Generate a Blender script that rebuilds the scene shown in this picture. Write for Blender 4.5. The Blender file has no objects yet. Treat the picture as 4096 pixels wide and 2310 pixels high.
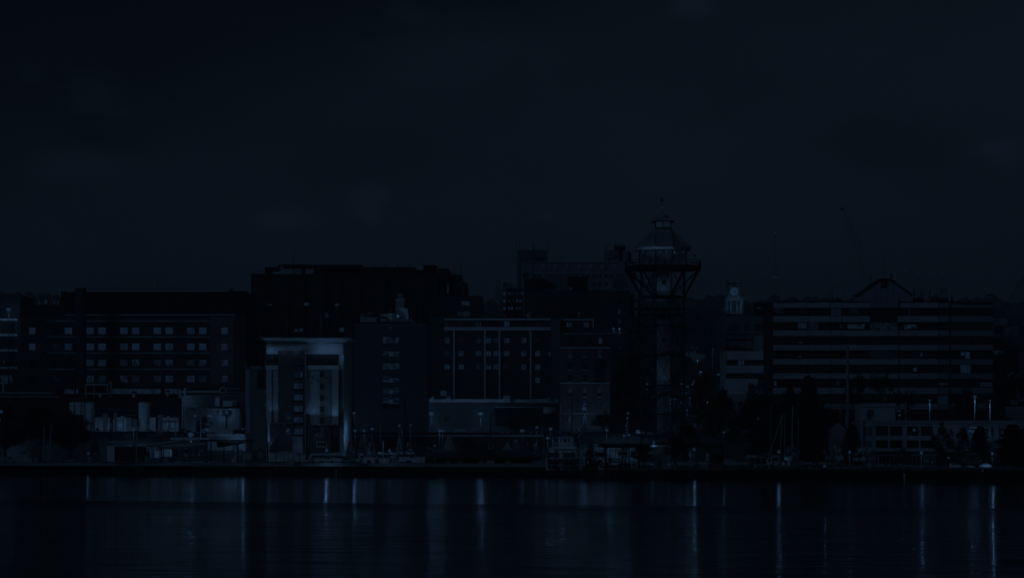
import bpy, bmesh, math, random
from mathutils import Vector, Matrix
random.seed(7)
SC = bpy.context.scene
COL = SC.collection
# ---------------------------------------------------------------- camera
F = 11502.0            # focal length in pixels of the 4096 px wide photograph
HC, HV, CU = 6.0, 1786.0, 2048.0   # eye height, horizon row, centre column
cd = bpy.data.cameras.new('camera'); cam = bpy.data.objects.new('camera', cd); COL.objects.link(cam)
cd.sensor_width = 36.0; cd.lens = 36.0*F/4096.0; cd.shift_y = (HV-1155.0)/4096.0
cd.clip_start = 1.0; cd.clip_end = 20000.0
cam.location = (0, 0, HC); cam.rotation_euler = (math.radians(90), 0, 0)
SC.camera = cam
# ---------------------------------------------------------------- light and exposure
SC.view_settings.view_transform = 'Standard'; SC.view_settings.look = 'None'
SC.view_settings.gamma = 1.0; SC.view_settings.use_curve_mapping = False
SC.view_settings.exposure = -5.0
SC.cycles.use_denoising = True
SC.cycles.max_bounces = 5; SC.cycles.diffuse_bounces = 2; SC.cycles.glossy_bounces = 3
SC.cycles.transmission_bounces = 2; SC.cycles.volume_bounces = 0; SC.cycles.transparent_max_bounces = 6
SC.cycles.sample_clamp_indirect = 4.0
SC.cycles.use_light_tree = True
BLUE = (0.20, 0.49, 1.0)
SUN_EL, SUN_AZ = 14.0, -38.0   # weak twilight glow behind the camera, from the left
w = bpy.data.worlds.new('World'); SC.world = w; w.use_nodes = True
N = w.node_tree.nodes; L = w.node_tree.links; N.clear()
def nd(t, **k):
    n = N.new(t)
    for a, b in k.items(): setattr(n, a, b)
    return n
out = nd('ShaderNodeOutputWorld'); bg = nd('ShaderNodeBackground'); bg.inputs[1].default_value = 0.1
sky = nd('ShaderNodeTexSky', sky_type='NISHITA'); sky.sun_disc = False
sky.sun_elevation = math.radians(SUN_EL); sky.sun_rotation = math.radians(180+SUN_AZ)
bw = nd('ShaderNodeRGBToBW'); L.new(sky.outputs[0], bw.inputs[0])
tc = nd('ShaderNodeTexCoord'); sx = nd('ShaderNodeSeparateXYZ'); L.new(tc.outputs['Generated'], sx.inputs[0])
def mth(op, a, b=None, c=None, clamp=False):
    n = nd('ShaderNodeMath', operation=op, use_clamp=clamp)
    for i, v in enumerate((a, b, c)):
        if v is None: continue
        if isinstance(v, (int, float)): n.inputs[i].default_value = v
        else: L.new(v, n.inputs[i])
    return n.outputs[0]
# long soft cloud bank: the sky darkens upwards, most towards the upper left
tilt = mth('ADD', sx.outputs[2], mth('MULTIPLY', sx.outputs[0], -0.30))
ramp = nd('ShaderNodeValToRGB'); L.new(mth('MULTIPLY', tilt, 4.0, clamp=True), ramp.inputs[0])
cr = ramp.color_ramp; cr.interpolation = 'EASE'
cr.elements[0].position = 0.0; cr.elements[0].color = (1, 1, 1, 1)
cr.elements[1].position = 1.0; cr.elements[1].color = (.02, .02, .02, 1)
e = cr.elements.new(.28); e.color = (1.0, 1.0, 1.0, 1)
e = cr.elements.new(.50); e.color = (.82, .82, .82, 1)
e = cr.elements.new(.70); e.color = (.36, .36, .36, 1)
rb = nd('ShaderNodeRGBToBW'); L.new(ramp.outputs[0], rb.inputs[0])
# broken cloud texture
mp = nd('ShaderNodeMapping'); mp.inputs['Scale'].default_value = (1, 1, 2.4); L.new(tc.outputs['Generated'], mp.inputs[0])
nz = nd('ShaderNodeTexNoise'); nz.inputs['Scale'].default_value = 9; nz.inputs['Detail'].default_value = 5; nz.inputs['Roughness'].default_value = .55
L.new(mp.outputs[0], nz.inputs['Vector'])
cl = mth('MULTIPLY_ADD', nz.outputs[0], .70, .65)
# a few separate pale puffs: direction, radius, gain
def direc(u, v): return Vector(((u-CU)/F, 1, (HV-v)/F)).normalized()
nz2 = nd('ShaderNodeTexNoise'); nz2.inputs['Scale'].default_value = 55; nz2.inputs['Detail'].default_value = 6
L.new(mp.outputs[0], nz2.inputs['Vector'])
puff = None
for (u, v, ru, rv, g) in ((385, 370, 120, 85, .34), (290, 640, 190, 90, .14), (1140, 870, 120, 40, .22), (1480, 800, 70, 60, .22), (1490, 880, 40, 25, .2),
                          (130, 290, 60, 40, .16), (2780, 20, 90, 40, .30), (1600, 40, 90, 45, .16), (4020, 620, 70, 55, .16), (3960, 600, 80, 30, .12),
                          (2180, 865, 50, 20, .12), (3560, 560, 260, 120, -.10), (400, 560, 200, 70, -.12), (1800, 200, 380, 130, .10)):
    d = direc(u, v)
    sub = nd('ShaderNodeVectorMath', operation='SUBTRACT'); L.new(tc.outputs['Generated'], sub.inputs[0]); sub.inputs[1].default_value = d
    mul = nd('ShaderNodeVectorMath', operation='MULTIPLY'); L.new(sub.outputs[0], mul.inputs[0]); mul.inputs[1].default_value = (F/ru, F/ru, F/rv)
    ln = nd('ShaderNodeVectorMath', operation='LENGTH'); L.new(mul.outputs[0], ln.inputs[0])
    r = mth('ADD', ln.outputs['Value'], mth('MULTIPLY_ADD', nz2.outputs[0], 2.2, -1.1))
    ss = nd('ShaderNodeMapRange', interpolation_type='SMOOTHSTEP'); L.new(r, ss.inputs[0])
    ss.inputs[1].default_value = 1.5; ss.inputs[2].default_value = .2; ss.inputs[3].default_value = 0; ss.inputs[4].default_value = g*1.9
    puff = ss.outputs[0] if puff is None else mth('ADD', puff, ss.outputs[0])
lum = mth('MULTIPLY', mth('MULTIPLY', rb.outputs[0], cl), mth('ADD', puff, 1.0))
SKYG = 0.30   # tuned so the horizon sky matches
sb = mth('POWER', mth('MULTIPLY', bw.outputs[0], SKYG), 0.35)
lum = mth('MULTIPLY', lum, sb)
tint = nd('ShaderNodeVectorMath', operation='SCALE'); tint.inputs[0].default_value = (1.27, 2.46, 4.22); L.new(lum, tint.inputs['Scale'])
L.new(tint.outputs[0], bg.inputs[0]); L.new(bg.outputs[0], out.inputs[0])
sd = bpy.data.lights.new('sun', 'SUN'); sd.energy = 4.6; sd.angle = math.radians(20); sd.color = (.27, .55, 1.0)
so = bpy.data.objects.new('sun', sd); COL.objects.link(so)
a, el = math.radians(SUN_AZ), math.radians(SUN_EL)
tosun = Vector((math.sin(a)*math.cos(el), -math.cos(a)*math.cos(el), math.sin(el)))
so.rotation_euler = tosun.to_track_quat('Z', 'Y').to_euler(); so.location = (-200, -300, 300)

# ---------------------------------------------------------------- coordinate helpers
# sheets of the photograph: (origin u, origin v, pixels per unit)
FR = {'S': (0, 0, 1), 'R1': (0, 1100, .5508), 'R2': (600, 1000, .6195), 'R3': (1000, 1000, .6192), 'R4': (1650, 1000, .6195), 'R5': (2000, 900, .4819),
      'R6': (2350, 750, .7917), 'R7': (2800, 1000, .6195), 'R8': (3396, 1000, .6195), 'D1': (0, 1500, .2891), 'D2': (500, 1480, .2891),
      'D3': (1000, 1480, .2891), 'D4': (1480, 1480, .2891), 'D5': (1980, 1480, .2891), 'D6': (2480, 1480, .3028), 'D7': (2980, 1480, .3166),
      'D8': (3516, 1480, .3166), 'T1': (2440, 780, .2752), 'T2': (2440, 1040, .3165), 'C1': (2860, 1080, .1789),
      'E1': (560, 1700, .11646), 'E2': (840, 1720, .11646), 'E3': (1130, 1720, .11646), 'E4': (1420, 1720, .12422), 'E5': (2160, 1700, .14451),
      'E6': (2340, 1700, .13078), 'E7': (2640, 1700, .13975), 'E8': (0, 1740, .1708)}
def px(fr, x, y):
    o = FR[fr]; return o[0]+x*o[2], o[1]+y*o[2]
def W(fr, x, y, Y):
    u, v = px(fr, x, y); return Vector(((u-CU)/F*Y, Y, HC+(HV-v)/F*Y))
def ground_z(x, Y):
    pts = ((-1e9, 2.7), (646, 2.7), (668, 9), (760, 9.5), (1000, 20), (1400, 42), (1800, 75), (2600, 112), (3500, 140), (6000, 120), (1e9, 120))
    for (a, za), (b, zb) in zip(pts, pts[1:]):
        if Y <= b: return za+(zb-za)*max(0, min(1, (Y-a)/(b-a))) if a > -1e8 else za
    return 150

# ---------------------------------------------------------------- materials
MATS = {}
def mat(name, rgb, rough=.8, var=.25, scale=.6, metal=0, emit=None, es=1.0, streak=False, bump=0, spec=.3):
    if name in MATS: return MATS[name]
    m = bpy.data.materials.new(name); m.use_nodes = True; nt = m.node_tree; b = nt.nodes['Principled BSDF']
    b.inputs['Roughness'].default_value = rough; b.inputs['Metallic'].default_value = metal
    b.inputs['Specular IOR Level'].default_value = spec
    if isinstance(rgb, (int, float)): rgb = (rgb, rgb, rgb)
    if var:
        t = nt.nodes.new('ShaderNodeTexCoord'); mpp = nt.nodes.new('ShaderNodeMapping')
        g = nt.nodes.new('ShaderNodeNewGeometry')
        mpp.inputs['Scale'].default_value = (1, 1, .12) if streak else (1, 1, 1)
        nt.links.new(g.outputs['Position'], mpp.inputs[0])
        z = nt.nodes.new('ShaderNodeTexNoise'); z.inputs['Scale'].default_value = scale; z.inputs['Detail'].default_value = 5; z.inputs['Roughness'].default_value = .65
        nt.links.new(mpp.outputs[0], z.inputs['Vector'])
        mr = nt.nodes.new('ShaderNodeMapRange'); nt.links.new(z.outputs[0], mr.inputs[0])
        mr.inputs[1].default_value = .3; mr.inputs[2].default_value = .7; mr.inputs[3].default_value = 1-var; mr.inputs[4].default_value = 1+var
        vs = nt.nodes.new('ShaderNodeVectorMath'); vs.operation = 'SCALE'; vs.inputs[0].default_value = rgb; nt.links.new(mr.outputs[0], vs.inputs['Scale'])
        nt.links.new(vs.outputs[0], b.inputs['Base Color'])
        if bump:
            bp = nt.nodes.new('ShaderNodeBump'); bp.inputs['Strength'].default_value = bump; bp.inputs['Distance'].default_value = .1
            nt.links.new(z.outputs[0], bp.inputs['Height']); nt.links.new(bp.outputs[0], b.inputs['Normal'])
    else: b.inputs['Base Color'].default_value = (*rgb, 1)
    if emit is not None:
        b.inputs['Emission Color'].default_value = (*emit, 1); b.inputs['Emission Strength'].default_value = es
    MATS[name] = m; return m
def brickmat(name, rgb, mortar=1.5, scale=1.6, var=.25):
    if name in MATS: return MATS[name]
    m = mat(name, rgb, .85, 0); nt = m.node_tree; b = nt.nodes['Principled BSDF']
    g = nt.nodes.new('ShaderNodeNewGeometry'); sp = nt.nodes.new('ShaderNodeSeparateXYZ'); nt.links.new(g.outputs['Position'], sp.inputs[0])
    ad = nt.nodes.new('ShaderNodeMath'); ad.operation = 'ADD'; nt.links.new(sp.outputs[0], ad.inputs[0]); nt.links.new(sp.outputs[1], ad.inputs[1])
    cb = nt.nodes.new('ShaderNodeCombineXYZ'); nt.links.new(ad.outputs[0], cb.inputs[0]); nt.links.new(sp.outputs[2], cb.inputs[1])
    br = nt.nodes.new('ShaderNodeTexBrick'); br.inputs['Scale'].default_value = scale; br.inputs['Mortar Size'].default_value = .015
    br.inputs['Color1'].default_value = (*[c*(1-var) for c in rgb], 1); br.inputs['Color2'].default_value = (*[c*(1+var) for c in rgb], 1)
    br.inputs['Mortar'].default_value = (*[min(1, c*mortar) for c in rgb], 1)
    nt.links.new(cb.outputs[0], br.inputs['Vector'])
    z = nt.nodes.new('ShaderNodeTexNoise'); z.inputs['Scale'].default_value = .12; z.inputs['Detail'].default_value = 6; nt.links.new(g.outputs['Position'], z.inputs['Vector'])
    mr = nt.nodes.new('ShaderNodeMapRange'); nt.links.new(z.outputs[0], mr.inputs[0]); mr.inputs[1].default_value = .3; mr.inputs[2].default_value = .7; mr.inputs[3].default_value = .7; mr.inputs[4].default_value = 1.3
    vs = nt.nodes.new('ShaderNodeVectorMath'); vs.operation = 'SCALE'; nt.links.new(br.outputs['Color'], vs.inputs[0]); nt.links.new(mr.outputs[0], vs.inputs['Scale'])
    nt.links.new(vs.outputs[0], b.inputs['Base Color']); return m
def litmat(name, s, cell=0.0, low=.35, grain=1.2):
    """window glass of a lit room: emission broken up by what stands behind the glass"""
    if name in MATS: return MATS[name]
    m = mat(name, .05, .3, 0, emit=BLUE, es=s); nt = m.node_tree; b = nt.nodes['Principled BSDF']
    if cell:
        g = nt.nodes.new('ShaderNodeNewGeometry'); z = nt.nodes.new('ShaderNodeTexVoronoi'); z.inputs['Scale'].default_value = grain
        mpp = nt.nodes.new('ShaderNodeMapping'); mpp.inputs['Scale'].default_value = (1, .01, .7); nt.links.new(g.outputs['Position'], mpp.inputs[0]); nt.links.new(mpp.outputs[0], z.inputs['Vector'])
        sp = nt.nodes.new('ShaderNodeSeparateColor'); nt.links.new(z.outputs['Color'], sp.inputs[0])
        mr = nt.nodes.new('ShaderNodeMapRange'); nt.links.new(sp.outputs[0], mr.inputs[0])
        mr.inputs[1].default_value = .5-.5*cell; mr.inputs[2].default_value = .5+.2*cell; mr.inputs[3].default_value = s*low; mr.inputs[4].default_value = s
        nt.links.new(mr.outputs[0], b.inputs['Emission Strength'])
    return m
LIT = litmat('lit_window_bright', .74)
LITC = litmat('lit_window_curtained', .70, 1.0, .55, .9)
LITB = litmat('lit_window_broken', .68, 1.0, .12, 1.5)
LITD = litmat('lit_window_dim', .30, 1.0, .3, 1.2)
LITF = litmat('lit_window_faint', .10, 1.0, .3, 1.2)
LAMP = mat('lamp_glass', .01, .5, 0, emit=BLUE, es=1.15)
LAMPD = mat('small_lamp_glass', .01, .5, 0, emit=BLUE, es=.85)
GLASS = mat('dark_glass', .015, .12, 0, spec=.5)
GLASS2 = mat('dull_glass', (.03, .032, .035), .4, .3, .3)
GLASS3 = mat('panel_glass', (.05, .05, .055), .45, .4, .25)
BLACK = mat('black_steel', .008, .75, .2, 1)
STEEL = mat('dark_steel', .02, .6, .2, 1)
GREYM = mat('grey_metal', .25, .5, .15, .8, spec=.4)
PALEM = mat('pale_metal', .5, .5, .12, .8)
WHITE = mat('white_paint', .62, .6, .08, .5, streak=True)
OFFW = mat('off_white_stucco', .5, .9, .12, .35, streak=True)
CONC = mat('concrete', .33, .9, .2, .5, streak=True)
CONCD = mat('weathered_concrete', .26, .9, .3, .4, streak=True)
DARKB = brickmat('near_black_brick', (.045, .04, .038), 1.6)
DARKW = mat('dark_wall_panel', .022, .85, .35, .15)
BLACKW = mat('black_louvre_wall', .006, .9, .3, .2)
BRICK = brickmat('old_red_brick', (.075, .06, .06), 1.6)
BRICKM = brickmat('mid_brown_brick', (.14, .11, .105), 1.4)
BRICKL = brickmat('light_brick', (.24, .2, .19), 1.3)
ROOFM = mat('ribbed_roof_metal', .30, .55, .15, .3)
WOOD = mat('dark_timber', .04, .9, .35, 1.5)
ASPH = mat('asphalt', .06, .95, .25, .4)
BARK = mat('bark', .03, .9, .3, 2)
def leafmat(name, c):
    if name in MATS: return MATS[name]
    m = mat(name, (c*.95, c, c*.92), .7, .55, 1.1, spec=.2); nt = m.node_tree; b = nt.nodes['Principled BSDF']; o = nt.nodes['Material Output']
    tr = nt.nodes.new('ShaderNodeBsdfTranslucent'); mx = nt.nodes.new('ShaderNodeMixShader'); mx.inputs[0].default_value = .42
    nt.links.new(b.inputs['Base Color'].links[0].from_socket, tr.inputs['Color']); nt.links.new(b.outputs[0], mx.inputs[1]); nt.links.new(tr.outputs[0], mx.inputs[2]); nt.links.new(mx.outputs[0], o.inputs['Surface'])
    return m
LEAFD = leafmat('dark_leaves', .022); LEAF = leafmat('green_leaves', .07); LEAFL = leafmat('lamplit_leaves', .40)  # palest leaves: lamp light on the trees is put into the leaf colour
FORLEAF = leafmat('wood_leaves', .13)

# ---------------------------------------------------------------- mesh building
class MB:
    def __init__(s): s.v = []; s.f = []; s.smooth = False
    def add(s, vs, fs):
        n = len(s.v); s.v += [tuple(p) for p in vs]; s.f += [tuple(i+n for i in f) for f in fs]; return s
    def box(s, x0, x1, y0, y1, z0, z1):
        if x0 > x1: x0, x1 = x1, x0
        if y0 > y1: y0, y1 = y1, y0
        if z0 > z1: z0, z1 = z1, z0
        return s.add([(x0,y0,z0),(x1,y0,z0),(x1,y1,z0),(x0,y1,z0),(x0,y0,z1),(x1,y0,z1),(x1,y1,z1),(x0,y1,z1)],
                     [(0,3,2,1),(4,5,6,7),(0,1,5,4),(1,2,6,5),(2,3,7,6),(3,0,4,7)])
    def prism(s, pts, y0, y1):              # outline in x,z pushed along y
        n = len(pts); vs = [(p[0], y0, p[1]) for p in pts]+[(p[0], y1, p[1]) for p in pts]
        return s.add(vs, [tuple(range(n)), tuple(range(2*n-1, n-1, -1))]+[(i, i+n, (i+1) % n+n, (i+1) % n) for i in range(n)])
    def slab(s, pts, z0, z1):               # outline in x,y pushed up
        n = len(pts); vs = [(p[0], p[1], z0) for p in pts]+[(p[0], p[1], z1) for p in pts]
        return s.add(vs, [tuple(range(n-1, -1, -1)), tuple(range(n, 2*n))]+[(i, (i+1) % n, (i+1) % n+n, i+n) for i in range(n)])
    def frustum(s, a, za, b, zb):           # two same-length rings
        n = len(a); vs = [(p[0], p[1], za) for p in a]+[(p[0], p[1], zb) for p in b]
        return s.add(vs, [tuple(range(n-1, -1, -1)), tuple(range(n, 2*n))]+[(i, (i+1) % n, (i+1) % n+n, i+n) for i in range(n)])
    def bar(s, p, q, r0, r1=None, n=6):
        p, q = Vector(p), Vector(q); r1 = r0 if r1 is None else r1; d = q-p
        if d.length < 1e-6: return s
        z = d.normalized(); x = z.orthogonal().normalized(); y = z.cross(x)
        vs = [p+(x*math.cos(2*math.pi*i/n)+y*math.sin(2*math.pi*i/n))*r0 for i in range(n)]+[q+(x*math.cos(2*math.pi*i/n)+y*math.sin(2*math.pi*i/n))*r1 for i in range(n)]
        return s.add(vs, [tuple(range(n-1, -1, -1)), tuple(range(n, 2*n))]+[(i, (i+1) % n, (i+1) % n+n, i+n) for i in range(n)])
    def beam(s, p, q, w, h=None):
        p, q = Vector(p), Vector(q); h = w if h is None else h; z = (q-p).normalized()
        up = Vector((0, 0, 1)) if abs(z.z) < .95 else Vector((0, 1, 0)); x = z.cross(up).normalized(); y = x.cross(z)
        c = [(-w/2, -h/2), (w/2, -h/2), (w/2, h/2), (-w/2, h/2)]
        vs = [p+x*a+y*b for a, b in c]+[q+x*a+y*b for a, b in c]
        return s.add(vs, [(3,2,1,0),(4,5,6,7)]+[(i, (i+1) % 4, (i+1) % 4+4, i+4) for i in range(4)])
    def lathe(s, c, prof, n=12):            # prof: (r, z)
        c = Vector(c); vs = []; fs = []
        for r, z in prof:
            for i in range(n): vs.append((c.x+r*math.cos(2*math.pi*i/n), c.y+r*math.sin(2*math.pi*i/n), c.z+z))
        for k in range(len(prof)-1):
            for i in range(n): fs.append((k*n+i, k*n+(i+1) % n, (k+1)*n+(i+1) % n, (k+1)*n+i))
        fs.append(tuple(range(n-1, -1, -1))); fs.append(tuple((len(prof)-1)*n+i for i in range(n)))
        return s.add(vs, fs)
    def ball(s, c, r, n=10, m=6, sz=1.0):
        return s.lathe(c, [(max(1e-3, r*math.sin(math.pi*k/m)), -r*sz*math.cos(math.pi*k/m)) for k in range(m+1)], n)
    def disc(s, c, r, th, n=20):            # facing the camera (along y)
        c = Vector(c); vs = []
        for y in (0, th):
            for i in range(n): vs.append((c.x+r*math.cos(2*math.pi*i/n), c.y+y, c.z+r*math.sin(2*math.pi*i/n)))
        return s.add(vs, [tuple(range(n)), tuple(range(2*n-1, n-1, -1))]+[(i, i+n, (i+1) % n+n, (i+1) % n) for i in range(n)])
    def fr(s, fr, x0, y0, x1, y1, Y, front=0.0, back=.3):   # a box whose face shows as this rectangle
        a = W(fr, x0, y0, Y); b = W(fr, x1, y1, Y); return s.box(a.x, b.x, Y-front, Y+back, b.z, a.z)
    def build(s, name, m, parent=None, origin=(0, 0, 0), smooth=False):
        o3 = Vector(origin); me = bpy.data.meshes.new(name)
        me.from_pydata([(p[0]-o3.x, p[1]-o3.y, p[2]-o3.z) for p in s.v], [], s.f); me.update()
        if smooth: me.shade_smooth()
        me.materials.append(m)
        o = bpy.data.objects.new(name, me); COL.objects.link(o)
        if parent is not None: o.parent = parent
        else: o.location = o3
        return o
def tag(o, label=None, cat=None, group=None, kind=None):
    if label: o['label'] = label
    if cat: o['category'] = cat
    if group: o['group'] = group
    if kind: o['kind'] = kind
    return o
def thing(name, label, cat, loc=(0, 0, 0), rz=0, group=None):
    o = bpy.data.objects.new(name, None); COL.objects.link(o); o.location = loc; o.rotation_euler = (0, 0, rz)
    o.empty_display_size = .5; return tag(o, label, cat, group)
def struct(o): o['kind'] = 'structure'; return o
def kids(o): return [c for c in bpy.data.objects if c.parent == o]
_tree = {}
def reg(o): return o
def copy_tree(o, loc, rz=0, sc=None, label=None):
    c = o.copy(); COL.objects.link(c); c.location = loc; c.rotation_euler = (0, 0, rz)
    if sc is not None: c.scale = sc
    if label: c['label'] = label
    for ch in o.children:
        d = ch.copy(); COL.objects.link(d); d.parent = c
        for g in ch.children:
            h = g.copy(); COL.objects.link(h); h.parent = d
    return c
class TH:
    """a thing whose parts are written in world coordinates"""
    def __init__(s, name, label, cat, loc, group=None):
        s.o = thing(name, label, cat, loc, 0, group); s.loc = Vector(loc)
    def part(s, name, mb, m, label=None, parent=None, smooth=False):
        o = mb.build(name, m, parent or s.o, s.loc, smooth)
        if label: o['label'] = label
        return o
    def light(s, p, power, r=.15, kind='POINT', aim=None, ang=60, name='bulb', col=None, blend=.6):
        d = bpy.data.lights.new(name, kind); d.energy = power; d.color = col or (.21, .50, 1.0); d.shadow_soft_size = 0.0 if kind == 'POINT' else .05
        if kind == 'SPOT': d.spot_size = math.radians(ang); d.spot_blend = blend
        o = bpy.data.objects.new(name, d); COL.objects.link(o); o.parent = s.o; o.location = Vector(p)-s.loc
        if aim is not None: o.rotation_euler = (Vector(p)-Vector(aim)).to_track_quat('Z', 'Y').to_euler()
        return o
# ---------------------------------------------------------------- setting: ground, water, quays, hills
def qline(u): return 620-(620-572)*u/2186.0            # the old quay's front, depth by column
def pline(u): return 543-(543-485)*(u-2331)/1765.0     # the pier's front
def qpt(u, f): Y = f(u); return ((u-CU)/F*Y, Y)
# ground sheet
mb = MB(); xs = [-2500, -900, -500, -300, -150, -60, 0, 60, 150, 300, 500, 900, 2500]
ys = [632, 640, 646, 652, 658, 668, 700, 760, 860, 1000, 1200, 1400, 1600, 1800, 2200, 2600, 3000, 3500, 4500, 6000]
for Y in ys:
    for X in xs: mb.v.append((X, Y, ground_z(X, Y)-(.02 if Y < 647 else 0)+(12*math.sin(X*.004+1)+8*math.sin(X*.011) if Y > 2500 else 0)))
nx = len(xs)
for j in range(len(ys)-1):
    for i in range(nx-1): mb.f.append((j*nx+i, j*nx+i+1, (j+1)*nx+i+1, (j+1)*nx+i))
GRND = mat('ground_cover', (.10, .105, .095), .95, .4, .05)
struct(mb.build('ground', GRND))
# water
wm = bpy.data.materials.new('bay_water'); wm.use_nodes = True; nt = wm.node_tree; b = nt.nodes['Principled BSDF']
b.inputs['Base Color'].default_value = (.003, .008, .014, 1); b.inputs['IOR'].default_value = 1.5; b.inputs['Specular IOR Level'].default_value = .5
g = nt.nodes.new('ShaderNodeNewGeometry'); sp = nt.nodes.new('ShaderNodeSeparateXYZ'); nt.links.new(g.outputs['Position'], sp.inputs[0])
def nm(op, a, bb=None, c=None, clamp=False):
    n = nt.nodes.new('ShaderNodeMath'); n.operation = op; n.use_clamp = clamp
    for i, v in enumerate((a, bb, c)):
        if v is None: continue
        if isinstance(v, (int, float)): n.inputs[i].default_value = v
        else: nt.links.new(v, n.inputs[i])
    return n.outputs[0]
# a long slick of ruffled water crosses the bay; nearer in the water is smoother again
YA = nm('MULTIPLY_ADD', sp.outputs[0], -.42, 301.0)       # far edge of the slick
m0 = nt.nodes.new('ShaderNodeMapping'); m0.inputs['Scale'].default_value = (.03, .03, 1); nt.links.new(g.outputs['Position'], m0.inputs[0])
nz0 = nt.nodes.new('ShaderNodeTexNoise'); nz0.inputs['Scale'].default_value = 1.0; nz0.inputs['Detail'].default_value = 5; nt.links.new(m0.outputs[0], nz0.inputs['Vector'])
dY = nm('ADD', nm('SUBTRACT', sp.outputs[1], YA), nm('MULTIPLY_ADD', nz0.outputs[0], 8.0, -4.0))
def srange(v, a, b2, c, d):
    n = nt.nodes.new('ShaderNodeMapRange'); n.interpolation_type = 'SMOOTHSTEP'; nt.links.new(v, n.inputs[0])
    for i, q in enumerate((a, b2, c, d)): n.inputs[i+1].default_value = q
    return n.outputs[0]
m1 = nt.nodes.new('ShaderNodeMapping'); m1.inputs['Scale'].default_value = (.012, .5, 1); nt.links.new(g.outputs['Position'], m1.inputs[0])
nzw = nt.nodes.new('ShaderNodeTexNoise'); nzw.inputs['Scale'].default_value = .35; nzw.inputs['Detail'].default_value = 4; nt.links.new(m1.outputs[0], nzw.inputs['Vector'])
slick = nm('MULTIPLY', srange(dY, 2, 0, 0, 1), srange(dY, -60, -18, 0, 1))
far = srange(dY, 0, 3, 0, 1)
rr = nm('ADD', nm('MULTIPLY_ADD', slick, .17, .10), nm('MULTIPLY_ADD', nzw.outputs[0], .04, -.02))
nt.links.new(rr, b.inputs['Roughness'])
# long-crested ripples run along the shore: the surface tilts towards and away from the viewer far more than sideways
m2 = nt.nodes.new('ShaderNodeMapping'); m2.inputs['Scale'].default_value = (.10, 1.9, 1); nt.links.new(g.outputs['Position'], m2.inputs[0])
nz3 = nt.nodes.new('ShaderNodeTexNoise'); nz3.inputs['Scale'].default_value = 1.0; nz3.inputs['Detail'].default_value = 3; nz3.inputs['Roughness'].default_value = .6; nt.links.new(m2.outputs[0], nz3.inputs['Vector'])
sc3 = nt.nodes.new('ShaderNodeSeparateColor'); nt.links.new(nz3.outputs['Color'], sc3.inputs[0])
KN, KF = .80, .26
ky = nm('MULTIPLY', nm('MULTIPLY_ADD', far, KF-KN, KN), nm('MULTIPLY_ADD', slick, -.93, 1.0))
ny = nm('MULTIPLY', nm('SUBTRACT', sc3.outputs[1], .5), ky); nxx = nm('MULTIPLY', nm('SUBTRACT', sc3.outputs[0], .5), nm('MULTIPLY', ky, .11))
cn = nt.nodes.new('ShaderNodeCombineXYZ'); nt.links.new(nxx, cn.inputs[0]); nt.links.new(ny, cn.inputs[1]); cn.inputs[2].default_value = 1.0
nn = nt.nodes.new('ShaderNodeVectorMath'); nn.operation = 'NORMALIZE'; nt.links.new(cn.outputs[0], nn.inputs[0]); nt.links.new(nn.outputs[0], b.inputs['Normal'])
mb = MB(); mb.add([(-2500, -400, 0), (2500, -400, 0), (2500, 700, 0), (-2500, 700, 0)], [(0, 1, 2, 3)])
struct(mb.build('water', wm))
# old quay: paved top, pale concrete cap, corrugated sheet piling
PILE = mat('rusted_sheet_piling', (.016, .014, .014), 1.0, .4, .5, streak=True, spec=.05)
CAPM = mat('quay_cap_concrete', .2, .9, .2, .4)
DECK = mat('quay_paving', (.10, .10, .10), .9, .3, .3)
def quay(line, u0, u1, ztop, cap, pitch, capm, nm_, piling=True, amp=.35, back=700):
    a = qpt(u0, line); c = qpt(u1, line)
    d = Vector((c[0]-a[0], c[1]-a[1], 0)); ln = d.length; d.normalize(); n = Vector((-d.y, d.x, 0)); n = -n if n.y > 0 else n
    A = Vector((*a, 0)); C = Vector((*c, 0))
    m = MB(); m.slab([(A.x-n.x*.8, A.y-n.y*.8), (C.x-n.x*.8, C.y-n.y*.8), (C.x, back), (A.x, back)], -3, ztop-.006); struct(m.build(nm_+'_pavement', DECK))
    m = MB(); q = .25
    o1, o2 = A+n*q, C+n*q; i1, i2 = A-n*.9, C-n*.9
    m.slab([(o1.x, o1.y), (o2.x, o2.y), (i2.x, i2.y), (i1.x, i1.y)], ztop-cap, ztop)
    tag(m.build(nm_+'_kerb', capm), kind='structure')
    m = MB(); k = int(ln/pitch); top = ztop-cap-.004
    for i in range(k):
        s0 = ln*i/k; st = ln/k
        p = [A+d*s0, A+d*(s0+st*.38), A+d*(s0+st*.5)-n*amp, A+d*(s0+st*.88)-n*amp, A+d*(s0+st)]
        for e, f in zip(p, p[1:]):
            m.add([(e.x, e.y, -1.5), (f.x, f.y, -1.5), (f.x, f.y, top), (e.x, e.y, top)], [(0, 1, 2, 3)])
    if not piling:
        m = MB()
        for r in range(7):
            z0 = -.3+r*(top+.3)/7; z1 = z0+(top+.3)/7-.05; off = .06*(r % 2)
            e, f = A+n*(off+.02), C+n*(off+.02); e2, f2 = A-n*.2, C-n*.2
            m.slab([(e.x, e.y), (f.x, f.y), (f2.x, f2.y), (e2.x, e2.y)], z0, z1)
    tag(m.build(nm_+'_wall', PILE), kind='structure')
    if nm_ == 'quay':                        # waling timber at the waterline
        m = MB(); m.beam(A+n*.3+Vector((0, 0, .15)), C+n*.3+Vector((0, 0, .15)), .18, .18); struct(m.build('quay_waling_surface', PILE))
quay(qline, -900, 2186, 2.7, .72, 1.45, CAPM, 'quay')
quay(pline, 2331, 2960, 1.95, .16, 1.5, mat('pier_cap', .08, .9, .25, .5), 'pier', back=640)
quay(pline, 2960, 5200, 2.05, .12, 1.5, mat('pier_cap_dark', .05, .9, .25, .5), 'jetty', piling=False, back=650)
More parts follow.
